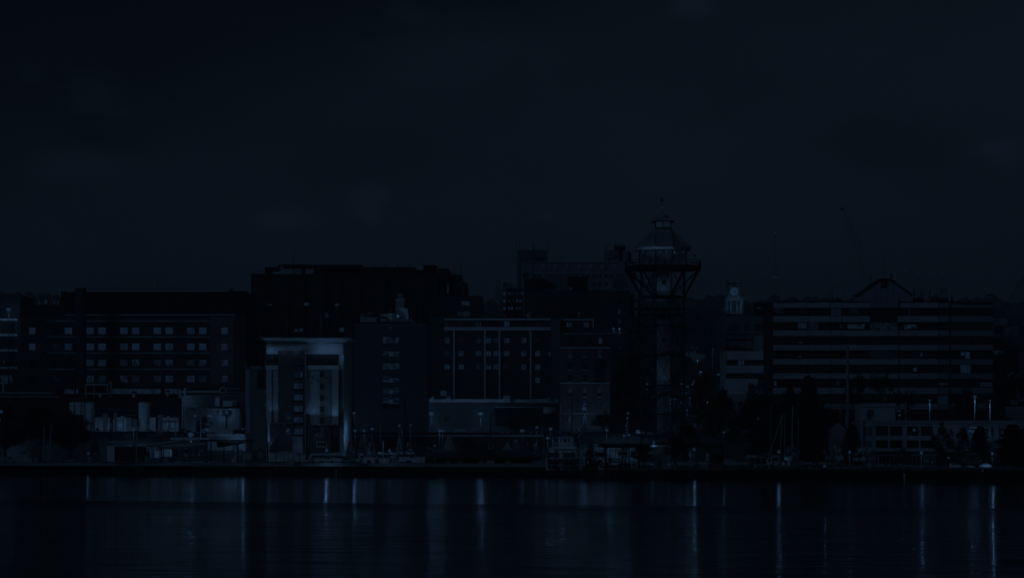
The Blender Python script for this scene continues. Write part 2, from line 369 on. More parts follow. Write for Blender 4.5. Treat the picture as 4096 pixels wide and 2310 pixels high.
# low blocks that fill the basin side of the pier
m = MB(); m.slab([(-2500, 646), (-60, 640), (-60, 655), (-2500, 655)], 0, 2.6); struct(m.build('shore_ground', DECK))

# distant wooded ridge along the skyline
def ridge_mesh(seed, x0, x1, Y, hf, step=6.0, n=3):
    rnd = random.Random(seed); m = MB(); x = x0
    while x < x1:
        base = hf(x)
        for k in range(n):
            r = rnd.uniform(5, 10.5); cx = x+rnd.uniform(-5, 5); cy = Y+rnd.uniform(-30, 30); cz = base+rnd.uniform(-7, 3)-k*5
            q = MB(); q.ball((cx, cy, cz), r, 7, 5, rnd.uniform(.8, 1.35))
            q.v = [(p[0]+rnd.gauss(0, .9), p[1]+rnd.gauss(0, .9), p[2]+rnd.gauss(0, 1.1)) for p in q.v]
            m.add(q.v, q.f)
        x += step
    return m
def skyh(x):      # skyline of the wooded ridge as seen, metres at 3400
    u = CU+x/3400*F
    prof = ((-2000, 1190), (80, 1184), (230, 1180), (700, 1195), (970, 1205), (1700, 1215), (1930, 1213), (1980, 1210), (2700, 1199), (2780, 1196), (2850, 1189), (2880, 1196), (3000, 1205), (3100, 1203), (3250, 1200),
            (3400, 1203), (3810, 1200), (3870, 1196), (3950, 1203), (4050, 1204), (6000, 1196))
    for (a, va), (b2, vb) in zip(prof, prof[1:]):
        if u <= b2: v = va+(vb-va)*max(0, (u-a))/(b2-a); break
    else: v = 1200
    return HC+(HV-v)/F*3400-7
m = ridge_mesh(3, -1150, 1150, 3400, skyh, 5.0, 3)
tag(m.build('treeline', FORLEAF, smooth=False), 'far wooded ridge along the night skyline', 'woods', kind='stuff')
m = MB(); N_ = 60
for i in range(N_+1):
    x = -2400+4800*i/N_; m.v += [(x, 3425, 100), (x, 3425, skyh(x)-6)]
for i in range(N_): m.f.append((2*i, 2*i+2, 2*i+3, 2*i+1))
for i in range(N_+1):
    x = -2400+4800*i/N_; m.v += [(x, 2500, 90)]
k0 = 2*(N_+1)
for i in range(N_): m.f.append((k0+i, k0+i+1, 2*i+3, 2*i+1))
struct(m.build('hill', FORLEAF))
# scattered mid-distance woods on the slope
def slope_wood(seed, name, label, x0, x1, Y0, Y1, n, r0, r1):
    rnd = random.Random(seed); m = MB()
    for _ in range(n):
        x = rnd.uniform(x0, x1); Y = rnd.uniform(Y0, Y1); r = rnd.uniform(r0, r1)
        q = MB(); q.ball((x, Y, ground_z(x, Y)+r*.7), r, 7, 5, rnd.uniform(.8, 1.2))
        q.v = [(p[0]+rnd.gauss(0, .5), p[1]+rnd.gauss(0, .5), p[2]+rnd.gauss(0, .6)) for p in q.v]; m.add(q.v, q.f)
    tag(m.build(name, FORLEAF), label, 'woods', kind='stuff')
slope_wood(5, 'woods', 'dim wooded slope climbing behind the downtown street', -400, 600, 1150, 2600, 520, 5, 11)
# bluff vegetation behind the quayside
def scrub(seed, fr, x0, x1, ytop, Y, name, label, dens=3.0, r=.9, mt=None, depth=10):
    rnd = random.Random(seed); a = W(fr, x0, ytop, Y); c = W(fr, x1, ytop, Y); m = MB(); n = int((c.x-a.x)*dens)
    for _ in range(n):
        t = rnd.random(); x = a.x+(c.x-a.x)*t; dy = rnd.uniform(0, depth); y = Y-dy+depth/2
        zt = a.z-r*.6-dy*.25; z0 = ground_z(x, y)
        z = z0+(max(zt, z0+.5)-z0)*rnd.random()**.5
        for _ in range(26):
            p = Vector((x+rnd.gauss(0, r*.6), y+rnd.gauss(0, r*.6), z+rnd.gauss(0, r*.45)))
            s_ = rnd.uniform(.12, .3); u = Vector((rnd.gauss(0, 1), rnd.gauss(0, 1), rnd.gauss(0, 1))).normalized(); v = u.orthogonal().normalized()
            m.add([p-u*s_, p+v*s_*.6, p+u*s_, p-v*s_*.6], [(0, 1, 2, 3)])
    return tag(m.build(name, mt or LEAFD), label, 'shrubs', kind='stuff')

# ---------------------------------------------------------------- buildings
def win(t, fr, x0, y0, x1, y1, Y, m, nx=1, nz=1, fm=None, th=.09, sill=False, name='window', proud=.07, label=None, at=None):
    """one window: frame with its bars, the pane as a sub-part"""
    a = W(fr, x0, y0, Y); b = W(fr, x1, y1, Y); fm = fm or BLACK
    X0, X1, Z0, Z1 = a.x, b.x, b.z, a.z; q = MB(); f = Y-proud
    q.box(X0-th, X0, f, Y+.02, Z0-th, Z1+th); q.box(X1, X1+th, f, Y+.02, Z0-th, Z1+th)
    q.box(X0, X1, f, Y+.02, Z1, Z1+th); q.box(X0, X1, f, Y+.02, Z0-th, Z0)
    for i in range(1, nx):
        xx = X0+(X1-X0)*i/nx; q.box(xx-th*.4, xx+th*.4, f+.01, Y, Z0, Z1)
    for i in range(1, nz):
        zz = Z0+(Z1-Z0)*i/nz; q.box(X0, X1, f+.015, Y, zz-th*.4, zz+th*.4)
    wo = t.part(name, q, fm, label)
    q = MB(); q.add([(X0, Y-.03, Z0), (X1, Y-.03, Z0), (X1, Y-.03, Z1), (X0, Y-.03, Z1)], [(0, 1, 2, 3)])
    t.part('pane', q, m, None, wo)
    if sill:
        q = MB(); q.box(X0-th*1.6, X1+th*1.6, Y-.22, Y, Z0-th-.16, Z0-th-.003); t.part('sill', q, OFFW if sill is True else sill, None, wo)
    return wo
def bld(name, label, fr, x0, ytop, x1, Y, depth, m, cat='building', ybase=None, group=None):
    a = W(fr, x0, ytop, Y); b = W(fr, x1, ytop, Y); zb = min(ground_z(a.x, Y), ground_z(b.x, Y))-1 if ybase is None else W(fr, x0, ybase, Y).z
    t = TH(name, label, cat, ((a.x+b.x)/2, Y+depth/2, zb), group)
    q = MB(); q.box(a.x, b.x, Y, Y+depth, zb, a.z); t.part('wall', q, m)
    t.Y = Y; t.z1 = a.z; t.x0 = a.x; t.x1 = b.x; t.depth = depth; t.zb = zb
    return t
def fpart(t, name, m, fr, rects, Y, front=.1, back=.25, label=None):
    for r in rects: q = MB(); q.fr(fr, *r, Y, front, back); o = t.part(name, q, m, label)
    return o

# far-left block with pale spandrels
t = bld('office_block', 'black office block with four pale bands at the left edge', 'R1', -170, 143, 150, 758, 22, DARKW)
for y in (322, 434, 545, 672): fpart(t, 'band', CONC, 'R1', [(-170, y-8, 127, y+8)], 758, .12, .0)
for y in (375, 487, 600):
    for x in (-100, -40, 22, 62): win(t, 'R1', x, y-18, x+38, y+18, 758, GLASS)
win(t, 'R1', 5, 724, 90, 768, 758, LITB, 4, 1); win(t, 'R1', 23, 616, 31, 640, 758, LIT)
fpart(t, 'base_band', CONC, 'R1', [(-170, 772, 90, 788)], 758, .2, 0)
win(t, 'R1', 25, 821, 86, 842, 758, GLASS)
fpart(t, 'downpipe', PALEM, 'R1', [(18, 776, 28, 856)], 757.6, .1, .1)
fpart(t, 'roof_edge', STEEL, 'R1', [(-170, 140, 152, 147)], 758, .15, .15)

# long hospital
t = bld('hospital', 'long black-brick hospital with white lit windows in pairs', 'S', 81, 1258, 984, 745, 34, DARKB)
HOSP = t
fpart(t, 'penthouse', BLACKW, 'S', [(242, 1163, 984, 1258)], 745, -.6, 30)
fpart(t, 'roof_coping', PALEM, 'S', [(264, 1163.5, 910, 1166)], 745, -.5, .0)
fpart(t, 'eaves_coping', PALEM, 'S', [(81, 1256.5, 942, 1259.5)], 745, .25, .1)
fpart(t, 'end_block', BRICKM, 'S', [(840, 1267, 934, 1538)], 745, .15, -.01)
for y in (1283.5, 1346.5, 1411, 1475.5):
    for (a, b2) in ((189, 299), (346, 840)): fpart(t, 'band', CONCD, 'S', [(a, y-3.2, b2, y+3.2)], 745, .15, 0)
cols = (116+13.5, 226, 274, 361, 408.7, 495.5, 543, 629, 677, 763.5, 811, 898.6)
for r, y in enumerate((1322, 1386, 1450, 1514)):
    for i, x in enumerate(cols):
        hw = 13 if i in (0, 11) else 15
        if i == 0: mt = (LIT, LIT, GLASS, GLASS)[r]
        elif i == 1: mt = (GLASS, LITF, GLASS, LITF)[r]
        elif i == 2: mt = (LIT, LITC, GLASS, GLASS)[r]
        elif r < 2: mt = LIT if (i+r) % 3 else LITC
        else: mt = (LITB, LITD, LITB, LITC, LITB, LITD, LITC, LITD)[(i*3+r) % 8]
        win(t, 'S', x-hw, y-13, x+hw, y+13, 745-(.16 if i == 11 else 0), mt, 1, 1, fm=DARKW, th=.07)
q = MB()
for i in range(47):
    x = W('R1', 650+i*15, 100, 752).x; a = W('R1', 650, 93, 752); q.bar((x, 752, a.z-.9), (x, 752, a.z+.05), .03)
a = W('R1', 650, 94, 752); b = W('R2', 368, 250, 752); q.beam((a.x, 752, a.z), (b.x, 752, a.z), .06); q.beam((a.x, 752, a.z-.5), (b.x, 752, a.z-.5), .05)
t.part('roof_railing', q, STEEL)
q = MB(); q.fr('R2', 515, 245, 534, 268, 750, 0, 1.5); t.part('roof_hatch', q, STEEL)
# low roof boxes on the left wing
fpart(t, 'plant_room', DARKW, 'R1', [(148, 213, 244, 286)], 744, .2, 12); fpart(t, 'plant_room', DARKW, 'R1', [(244, 216, 465, 286)], 744, -.4, 12)
for (a, b2) in ((272, 292), (315, 352), (378, 404), (405, 425)):
    c0 = W('R1', a, 210, 752); c1 = W('R1', b2, 172, 752)
    tt = TH('rooftop_tank', {272: 'small square vent box on the low hospital roof', 315: 'broad pale tank on the low hospital roof', 378: 'squat pale tank on the low hospital roof, beside a twin', 405: 'squat pale tank against the tall hospital penthouse'}[a], 'tank', ((c0.x+c1.x)/2, 754, c0.z))
    q = MB(); q.lathe(((c0.x+c1.x)/2, 754, c0.z), [((c1.x-c0.x)/2, 0), ((c1.x-c0.x)/2, (c1.z-c0.z)*.93), ((c1.x-c0.x)*.4, c1.z-c0.z)], 14); tt.part('shell', q, CONC)
    q = MB(); q.lathe(((c0.x+c1.x)/2, 754, c1.z), [((c1.x-c0.x)/2+.04, -.15), ((c1.x-c0.x)/2+.04, 0)], 14); tt.part('rim', q, STEEL)
# chimney
a = W('R1', 545, 93, 736); b = W('R1', 627, 885, 736); r = (b.x-a.x)/2
tt = TH('chimney', 'tall round dark chimney standing before the hospital front', 'chimney', ((a.x+b.x)/2, 736, 8.5))
q = MB(); q.lathe(((a.x+b.x)/2, 736, 8.5), [(r*1.0, 0), (r, a.z-8.5-.5)], 28); tt.part('shaft', q, mat('chimney_render', .055, .8, .3, .3, streak=True), smooth=True)
q = MB(); q.lathe(((a.x+b.x)/2, 736, a.z-.5), [(r+.12, 0), (r+.12, .4), (r-.2, .45), (r-.2, .1)], 28); tt.part('rim', q, STEEL)
# podium in front of the hospital
t = bld('hospital_podium', 'low dark podium with a strip of lit glazing below the hospital', 'S', -60, 1587, 975, 722, 20, DARKW)
PODZ = W('S', 0, 1587, 722).z
fpart(t, 'clerestory', BLACKW, 'S', [(230, 1552, 700, 1587)], 726, 0, 6)
for (a, b2) in ((256, 275), (277, 296), (304, 313), (449, 492), (494, 530), (532, 568), (570, 600), (600, 643), (660, 694), (697, 723)):
    win(t, 'S', a, 1554, b2, 1574, 726, LITC if a > 400 else LITB, 2, 1, th=.05)
fpart(t, 'parapet', CONCD, 'S', [(-60, 1567, 220, 1573), (-60, 1583, 240, 1588)], 722, .3, 1)
fpart(t, 'canopy', STEEL, 'S', [(33, 1530, 210, 1534)], 728, 0, 3)
# pipe frame on the podium roof
tt = TH('pipe_frame', 'open pipe rack frame on the podium beside the chimney', 'pipe rack', (*W('R1', 700, 886, 721).xy, PODZ))
q = MB()
for x in (622, 683, 781): q.fr('R1', x-2, 790, x+2, 886, 721, .15, .15)
q.fr('R1', 620, 788, 784, 797, 721, .2, .2); q.fr('R1', 620, 855, 800, 862, 721, .2, .2); tt.part('frame', q, PALEM)
q = MB()
for x in (794, 802, 811): p0 = W('R1', x, 886, 721.5); p1 = W('R1', x, 765, 721.5); q.bar(p0, p1, .16, n=8)
tt.part('riser', q, CONC)
q = MB()
for i in range(9): p0 = W('R1', 640+i*18, 787, 721); q.bar(p0, p0+Vector((0, 0, 1.0)), .03)
p0 = W('R1', 636, 764, 721); p1 = W('R1', 786, 764, 721); q.beam(p0, p1, .06); p0 = W('R1', 636, 776, 721); p1 = W('R1', 786, 776, 721); q.beam(p0, p1, .05)
tt.part('railing', q, GREYM)
# cowled vents on the podium roof
vent = None
for i, (fr, x, y0, y1, lab) in enumerate((('R1', 730, 845, 886, 'mushroom cowl vent under the pipe rack'), ('R1', 972, 838, 886, 'mushroom cowl vent before the lit podium strip'), ('R2', 115, 900, 940, 'mushroom cowl vent at the right end of the lit strip'))):
    p0 = W(fr, x, y1, 719); p1 = W(fr, x, y0, 719)
    if vent is None:
        h = p1.z-p0.z; vent = thing('roof_vent', lab, 'vent', p0, group='cowled vents on the podium roof')
        q = MB(); q.lathe((0, 0, 0), [(.48, 0), (.48, h*.75)], 14); q.build('stack', PALEM, vent)
        q = MB(); q.lathe((0, 0, h*.78), [(.85, 0), (.8, .12), (.1, h*.25)], 14); q.build('cowl', STEEL, vent)
    else: copy_tree(vent, p0, label=lab)
# steam pipes across to the next block
tt = TH('steam_pipe', 'long pale steam pipe with elbows above the corrugated shed', 'pipe', W('R2', 380, 915, 712))
q = MB()
for (x0, y0, x1, y1, r) in ((195, 914, 460, 914, .34), (195, 914, 195, 954, .34), (228, 890, 228, 1150, .4), (212, 940, 212, 1150, .25)):
    q.bar(W('R2', x0, y0, 712), W('R2', x1, y1, 712), r, n=10)
tt.part('main', q, PALEM)
q = MB()
for (x0, y0, x1, y1, r) in ((485, 893, 578, 893, .2), (470, 917, 615, 917, .18), (470, 931, 615, 931, .14), (460, 914, 490, 930, .18)):
    q.bar(W('R2', x0, y0, 711.5), W('R2', x1, y1, 711.5), r, n=8)
tt.part('branch', q, GREYM)
q = MB(); c = W('R2', 471, 903, 711.6)
for k in range(14):
    a0 = k/14*2*math.pi; a1 = (k+1)/14*2*math.pi; q.bar(c+Vector((.75*math.cos(a0), 0, .75*math.sin(a0))), c+Vector((.75*math.cos(a1), 0, .75*math.sin(a1))), .2, n=6)
tt.part('expansion_loop', q, PALEM)

# corrugated shed and flat-roofed blocks before it
CORR = mat('corrugated_cladding', .14, .6, .2, .3)
t = bld('corrugated_shed', 'grey corrugated shed under the steam pipes', 'R2', 225, 934, 617, 705, 16, CORR)
q = MB()
for i in range(48): p = W('R2', 228+i*8, 940, 705); q.box(p.x, p.x+.16, 704.9, 705, t.zb+1, p.z)
t.part('ribs', q, CORR)
fpart(t, 'door', WHITE, 'R2', [(422, 950, 449, 1005)], 705, .15, 0); fpart(t, 'awning_box', WHITE, 'R2', [(474, 972, 562, 1008)], 705, .9, 0)
win(t, 'R2', 536, 978, 556, 1004, 704.0, LITD)
t = bld('pump_house', 'pale flat-roofed pump house before the corrugated shed', 'R2', 222, 1040, 345, 696, 8, CONCD)
fpart(t, 'upper_block', CONCD, 'R2', [(222, 1014, 340, 1042)], 696, -1, 6); win(t, 'R2', 262, 1022, 284, 1048, 696.9, LITD)
fpart(t, 'access_door', BLACK, 'R2', [(300, 1100, 335, 1175)], 696, .05, 0)
t = bld('service_building', 'mid-grey service building lit by two wall lamps', 'R2', 338, 1024, 578, 694, 9, CONCD)
fpart(t, 'roof_edge', CONC, 'R2', [(338, 1021, 578, 1026)], 694, .15, 9); fpart(t, 'louvre', DARKW, 'R2', [(488, 1040, 500, 1150)], 694, .05, 0)
fpart(t, 'sign_board', WHITE, 'R2', [(372, 1063, 405, 1073)], 694, .2, 0)
for (fr, x, y, pw, lab) in (('D2', 1323, 580, 500, 'wall lamp on the grey service building, beside a brighter twin'), ('D2', 1408, 588, 900, 'brighter wall lamp on the grey service building')):
    p = W(fr, x, y, 693.2); tt = TH('wall_lamp', lab, 'lamp', p, 'wall lamps on the service building'); q = MB(); q.ball(p, .42, 12, 8); tt.part('globe', q, LAMP, smooth=True)
    q = MB(); q.beam(p+Vector((0, .3, .3)), p+Vector((0, .85, .3)), .12); tt.part('bracket', q, STEEL); tt.light(p+Vector((0, -.6, 0)), pw)

# stack of dark tall hospital with roof ducts
t = bld('dark_tower_block', 'huge near-black tower block with roof ducts and few lit windows', 'R3', 8, 157, 1215, 900, 45, DARKW)
for (x0, x1) in ((85, 148), (246, 285), (345, 380), (480, 515), (575, 610), (712, 750), (880, 910), (1155, 1165)): fpart(t, 'recess', BLACKW, 'R3', [(x0, 163, x1, 700)], 900, .03, 0)
for (x0, x1) in ((148, 246), (380, 480), (610, 712)): fpart(t, 'pilaster', DARKW, 'R3', [(x0, 190, x1, 700)], 900, .8, 0)
fpart(t, 'roof_edge', STEEL, 'R3', [(8, 155, 1215, 160)], 900, .3, .2)
for (x0, y0, x1, y1, mt) in ((348, 338, 378, 358, LIT), (549, 343, 576, 361, LITC), (116, 350, 145, 356, LIT), (484, 404, 509, 438, LITD), (286, 508, 312, 526, LITC), (317, 505, 344, 526, LITC), (578, 499, 607, 527, LIT),
                             (85, 316, 112, 345, GLASS2), (85, 404, 112, 437, GLASS2), (250, 318, 280, 345, GLASS2), (315, 320, 343, 345, GLASS2), (450, 404, 478, 437, GLASS2), (515, 404, 543, 437, GLASS2), (285, 404, 312, 437, GLASS2)):
    win(t, 'R3', x0, y0, x1, y1, 900-(.81 if (148 < x0 < 246 or 380 < x0 < 480 or 610 < x0 < 712) else .04), mt, 1, 1, th=.06)
fpart(t, 'east_wing', DARKW, 'R4', [(230, 160, 318, 700)], 905, 0, 30); fpart(t, 'east_wing', DARKW, 'R4', [(318, 210, 352, 700)], 907, 0, 28); fpart(t, 'east_wing', DARKW, 'R4', [(163, 117, 233, 700)], 903, 0, 30)
fpart(t, 'lit_stair_glazing', LIT, 'R4', [(225, 223, 232, 277)], 902.9, .05, 0); fpart(t, 'lit_stair_glazing', LITD, 'R4', [(321, 237, 329, 290)], 906.9, .05, 0)
fpart(t, 'low_wing', DARKB, 'R4', [(160, 294, 453, 700)], 890, 0, 30); win(t, 'R4', 316, 330, 369, 357, 890, LITC, 1, 2)
fpart(t, 'penthouse', BLACKW, 'R4', [(70, 97, 154, 165)], 905, 0, 12); fpart(t, 'penthouse', BLACKW, 'R4', [(0, 112, 20, 165)], 905, 0, 10); fpart(t, 'penthouse', BLACKW, 'R4', [(20, 127, 155, 165)], 904, 0, 10)
q = MB()
for i in range(12): p = W('R4', 236+i*7, 160, 906); q.bar(p, p+Vector((0, 0, 1.0)), .04)
p = W('R4', 236, 158, 906); q.beam(p+Vector((0, 0, .9)), W('R4', 316, 158, 906)+Vector((0, 0, .9)), .06)
for i in range(10): p = W('R3', 20+i*8, 157, 901); q.bar(p, p+Vector((0, 0, 1.1)), .04)
p = W('R3', 20, 155, 901); q.beam(p+Vector((0, 0, .95)), W('R3', 100, 155, 901)+Vector((0, 0, .95)), .06); t.part('roof_railing', q, STEEL)
tt = TH('roof_duct', 'long black ventilation duct with a raised elbow along the tower roof', 'duct', W('R3', 500, 157, 903))
q = MB(); P = lambda x, y: W('R3', x, y, 903)
pts = [P(98, 111), P(172, 111), P(190, 94), P(725, 97), P(725, 157), P(98+45, 157), P(98+45, 130), P(98, 130)]
q.prism([(p.x, p.z) for p in (P(98, 111), P(172, 111), P(194, 93), P(725, 97), P(725, 118), P(215, 118), P(180, 134), P(98, 134))], 902, 905)
q.fr('R3', 98, 130, 144, 157, 903, .5, 2); q.fr('R3', 330, 112, 355, 157, 903, .4, 2); q.fr('R3', 410, 112, 725, 157, 903.5, .4, 2); tt.part('trunk', q, BLACK)
q = MB(); q.fr('R3', 725, 110, 1060, 157, 903, .3, 2.4); tt.part('trunk', q, BLACK)
q = MB()
for x in (280, 345, 412, 485, 588, 642, 690, 718, 798, 877, 955, 1032): q.fr('R3', x-2.5, 91, x+2.5, 157, 902.0, .3, .1)
q.beam(P(285, 155), P(330, 120), .15); q.beam(P(285, 120), P(330, 155), .15); tt.part('strap', q, STEEL)
q = MB(); c = W('R3', 204, 112, 901); q.disc(c, .62, .4, 16); tt.part('round_end', q, GREYM)
for (fr, x, y0, y1, r, lab) in (('R3', 281, 12, 92, .09, 'thin lattice whip mast on the tower duct'), ('R4', 315, 45, 200, .07, 'thin mast over the stepped end of the tower'), ('R4', 68, 55, 100, .05, 'short whip by the tower penthouse'), ('R3', 237, 380, 540, .09, 'pale flagpole in front of the dark tower'), ('R1', 1143, 0, 95, .05, 'faint wire mast over the long hospital')):
    p0 = W(fr, x, y1, 895 if fr != 'R1' else 750); p1 = W(fr, x, y0, 895 if fr != 'R1' else 750); tt = TH('mast', lab, 'mast', p0)
    q = MB(); q.bar(p0, p1, r, r*.5, 6); tt.part('pole', q, GREYM if y0 == 380 else STEEL)
    q = MB(); q.ball(p1, r*2, 6, 4); tt.part('tip', q, STEEL)

# the street climbing away behind the lookout tower
def street():
    m = MB(); ysr = [672, 700, 760, 860, 1000, 1200, 1400, 1600, 1800]
    for Y in ysr:
        for u in (2690, 2890): 
            uc = 2790+(u-2790)*min(1.0, 760/Y); x = (uc-CU)/F*Y; m.v.append((x, Y, ground_z(x, Y)+.12))
    for i in range(len(ysr)-1): m.f.append((2*i, 2*i+1, 2*i+3, 2*i+2))
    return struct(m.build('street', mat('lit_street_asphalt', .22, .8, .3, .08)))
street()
# ---------------------------------------------------------------- floodlit hotel
Yh = 640
t = bld('floodlit_hotel', 'floodlit pale hotel tower with a broad flared flat roof', 'R3', 106, 600, 600, Yh, 15, OFFW)
HOTEL = t; P = lambda x, y, Y=Yh: W('R3', x, y, Y)
q = MB(); a, b = P(600, 600), P(636, 600); q.add([(a.x, Yh, t.zb), (b.x, Yh+9, t.zb), (b.x, Yh+9, a.z), (a.x, Yh, a.z), (a.x, Yh+15, t.zb), (a.x, Yh+15, a.z), (b.x, Yh+15, t.zb), (b.x, Yh+15, a.z)],
    [(0, 1, 2, 3), (1, 6, 7, 2), (0, 4, 6, 1), (3, 2, 7, 5), (4, 5, 7, 6), (0, 3, 5, 4)]); t.part('corner_wing', q, OFFW)
# roof: thin flared slab
q = MB(); z0, z1, z2 = P(0, 598).z, P(0, 573).z, P(0, 566).z
def rect(x0, x1, y0, y1): return [(x0, y0), (x1, y0), (x1, y1), (x0, y1)]
q.frustum(rect(P(118, 0).x, P(610, 0).x, Yh-1.0, Yh+15), z0, rect(P(76, 0).x, P(658, 0).x, Yh-3.6, Yh+18), z1)
t.part('roof_soffit', q, WHITE)
q = MB(); q.box(P(75, 0).x, P(660, 0).x, Yh-3.8, Yh+18, z1+.004, z2); t.part('roof', q, CONC)
q = MB(); q.box(P(105, 0).x, P(405, 0).x, Yh-1.9, Yh, P(0, 628).z, P(0, 621).z); t.part('canopy', q, WHITE)
BR2 = brickmat('hotel_dark_brick', (.13, .11, .11), 1.3)
fpart(t, 'brick_panel', BR2, 'R3', [(183, 648, 357, 1240)], Yh, .9, 0)
fpart(t, 'brick_base', BR2, 'R3', [(131, 1116, 280, 1300)], Yh, 1.2, 0); fpart(t, 'brick_base', BR2, 'R3', [(361, 1132, 525, 1300)], Yh, .9, 0); fpart(t, 'brick_base', BR2, 'R3', [(530, 1128, 570, 1300)], Yh, .5, 0)
fpart(t, 'base_coping', CONC, 'R3', [(131, 1113, 280, 1117)], Yh, 1.35, 0); fpart(t, 'base_coping', CONC, 'R3', [(361, 1129, 600, 1133)], Yh, 1.05, 0)
fpart(t, 'cornice', WHITE, 'R3', [(102, 745, 183, 771)], Yh, .6, 0); fpart(t, 'cornice', WHITE, 'R3', [(363, 745, 576, 771)], Yh, .6, 0); fpart(t, 'string_course', WHITE, 'R3', [(105, 826, 183, 838), (363, 826, 560, 838)], Yh, .12, 0)
fpart(t, 'pier', OFFW, 'R3', [(112, 772, 140, 1300)], Yh, .5, 0); fpart(t, 'pier', OFFW, 'R3', [(528, 772, 572, 1128)], Yh, .45, 0)
fpart(t, 'pier', CONC, 'R3', [(357, 640, 363, 1300)], Yh, 1.3, 0); fpart(t, 'pier', CONC, 'R3', [(600, 620, 606, 1300)], Yh, .35, 0); fpart(t, 'dark_strip', BR2, 'R3', [(575, 772, 597, 1128)], Yh, .1, 0)
fpart(t, 'mid_panel', CONCD, 'R3', [(452, 772, 524, 1129)], Yh, .3, 0)
# open loggias under the roof
for (x0, x1, nx_) in ((105, 183, 4), (367, 572, 12)):
    win(t, 'R3', x0, 674, x1, 742, Yh, GLASS2, nx_, 1, fm=GREYM, th=.1, proud=.5, name='loggia')
    q = MB(); q.box(P(x0, 0).x, P(x1, 0).x, Yh-.62, Yh-.55, P(0, 690).z, P(0, 687).z); t.part('rail', q, GREYM)
for y in (722, 804, 877, 950, 1024, 1096, 1170):
    mt = LITF if y == 722 else (LITD if y == 804 else LITC)
    win(t, 'R3', 284, y-19, 322, y+19, Yh-.9, mt, 1, 1, fm=STEEL, th=.08, sill=BLACK); win(t, 'R3', 324, y-19, 341, y+17, Yh-.9, LITC if y > 730 else LITF, 1, 2, fm=STEEL, th=.06)
    q = MB(); q.box(P(281, 0).x, P(344, 0).x, Yh-1.15, Yh-.9, P(0, y+29).z, P(0, y+21).z); t.part('balcony_edge', q, BLACK)
for y in (801, 880, 954, 1026, 1099): win(t, 'R3', 452, y-17, 480, y+17, Yh-.3, GLASS2, 1, 2, fm=CONC, th=.1)
win(t, 'R3', 450, 1140, 480, 1200, Yh-.9, LITD, 1, 2, sill=True)
fpart(t, 'ground_shopfront', LITC, 'R3', [(279, 1205, 343, 1310)], Yh, 1.15, -1.1)
q = MB(); q.fr('R3', 277, 1200, 345, 1207, Yh, 1.4, -1.0); q.fr('R3', 277, 1205, 281, 1312, Yh, 1.4, -1.0); q.fr('R3', 341, 1205, 345, 1312, Yh, 1.4, -1.0); q.fr('R3', 281, 1222, 341, 1225, Yh, 1.25, -1.0); q.fr('R3', 318, 1263, 343, 1266, Yh, 1.3, -1.0); q.fr('R3', 309, 1225, 311, 1310, Yh, 1.25, -1.0); t.part('shopfront_frame', q, CONC)
win(t, 'R3', 434, 1242, 492, 1266, Yh-.9, GLASS, 3, 1, fm=WHITE, th=.2); fpart(t, 'porch_roof', WHITE, 'R3', [(431, 1235, 495, 1241)], Yh, 1.8, -.9)
fpart(t, 'doorway', BLACK, 'R3', [(533, 1200, 568, 1298)], Yh, .55, -.5)
# lamps of the hotel: uplights at the foot, soffit lights, brick wall washers
ups = ((125, 1290, 760, 2000), (160, 1100, 760, 900), (395, 1125, 790, 1300), (425, 1125, 780, 700), (550, 1125, 640, 1900), (505, 1125, 790, 600))
for (x, y, yt, pw) in ups:
    p = P(x, y)-Vector((0, 1.9, 0)); q = MB(); q.box(p.x-.25, p.x+.25, p.y-.15, p.y+.15, p.z-.25, p.z); h = t.part('uplight', q, STEEL)
    t.light(p+Vector((0, 0, .15)), pw*1.45, .2, 'SPOT', P(x, yt), 75)
for (x, y, pw) in ((120, 636, 300), (150, 636, 250), (220, 640, 160), (300, 640, 160), (440, 632, 380), (500, 632, 380), (550, 632, 380), (608, 690, 240)):
    p = P(x, y)-Vector((0, 1.6 if x < 600 else .9, 0)); q = MB(); q.ball(p, .16, 8, 5); t.part('soffit_lamp', q, LAMP, smooth=True); t.light(p-Vector((0, 0, .3)), pw*.8, .2)
for (x, y, pw) in ((248, 1128, 600), (435, 1140, 600), (408, 826, 130), (503, 826, 130)):
    p = P(x, y)-Vector((0, 1.5, 0)); q = MB(); q.box(p.x-.12, p.x+.12, p.y-.1, p.y+.5, p.z-.25, p.z+.25); t.part('wall_washer', q, STEEL)
    t.light(p+Vector((0, -.1, .3)), pw*.8, .1, 'SPOT', p+Vector((0, .35, 3)), 60)
    if y > 1000: t.light(p+Vector((0, -.1, -.3)), pw, .1, 'SPOT', p+Vector((0, .35, -3)), 60)
tt = TH('mast', 'guyed tent-like mast standing on the hotel roof', 'mast', P(458, 566, 646)); q = MB(); q.bar(P(458, 566, 646), P(458, 422, 646), .07, .04)
for dx in (-28, -16, 16, 28): q.bar(P(458+dx, 566, 646), P(458, 425, 646), .02, n=4)
tt.part('pole', q, GREYM); q = MB(); q.ball(P(458, 422, 646), .12, 6, 4); tt.part('tip', q, PALEM)

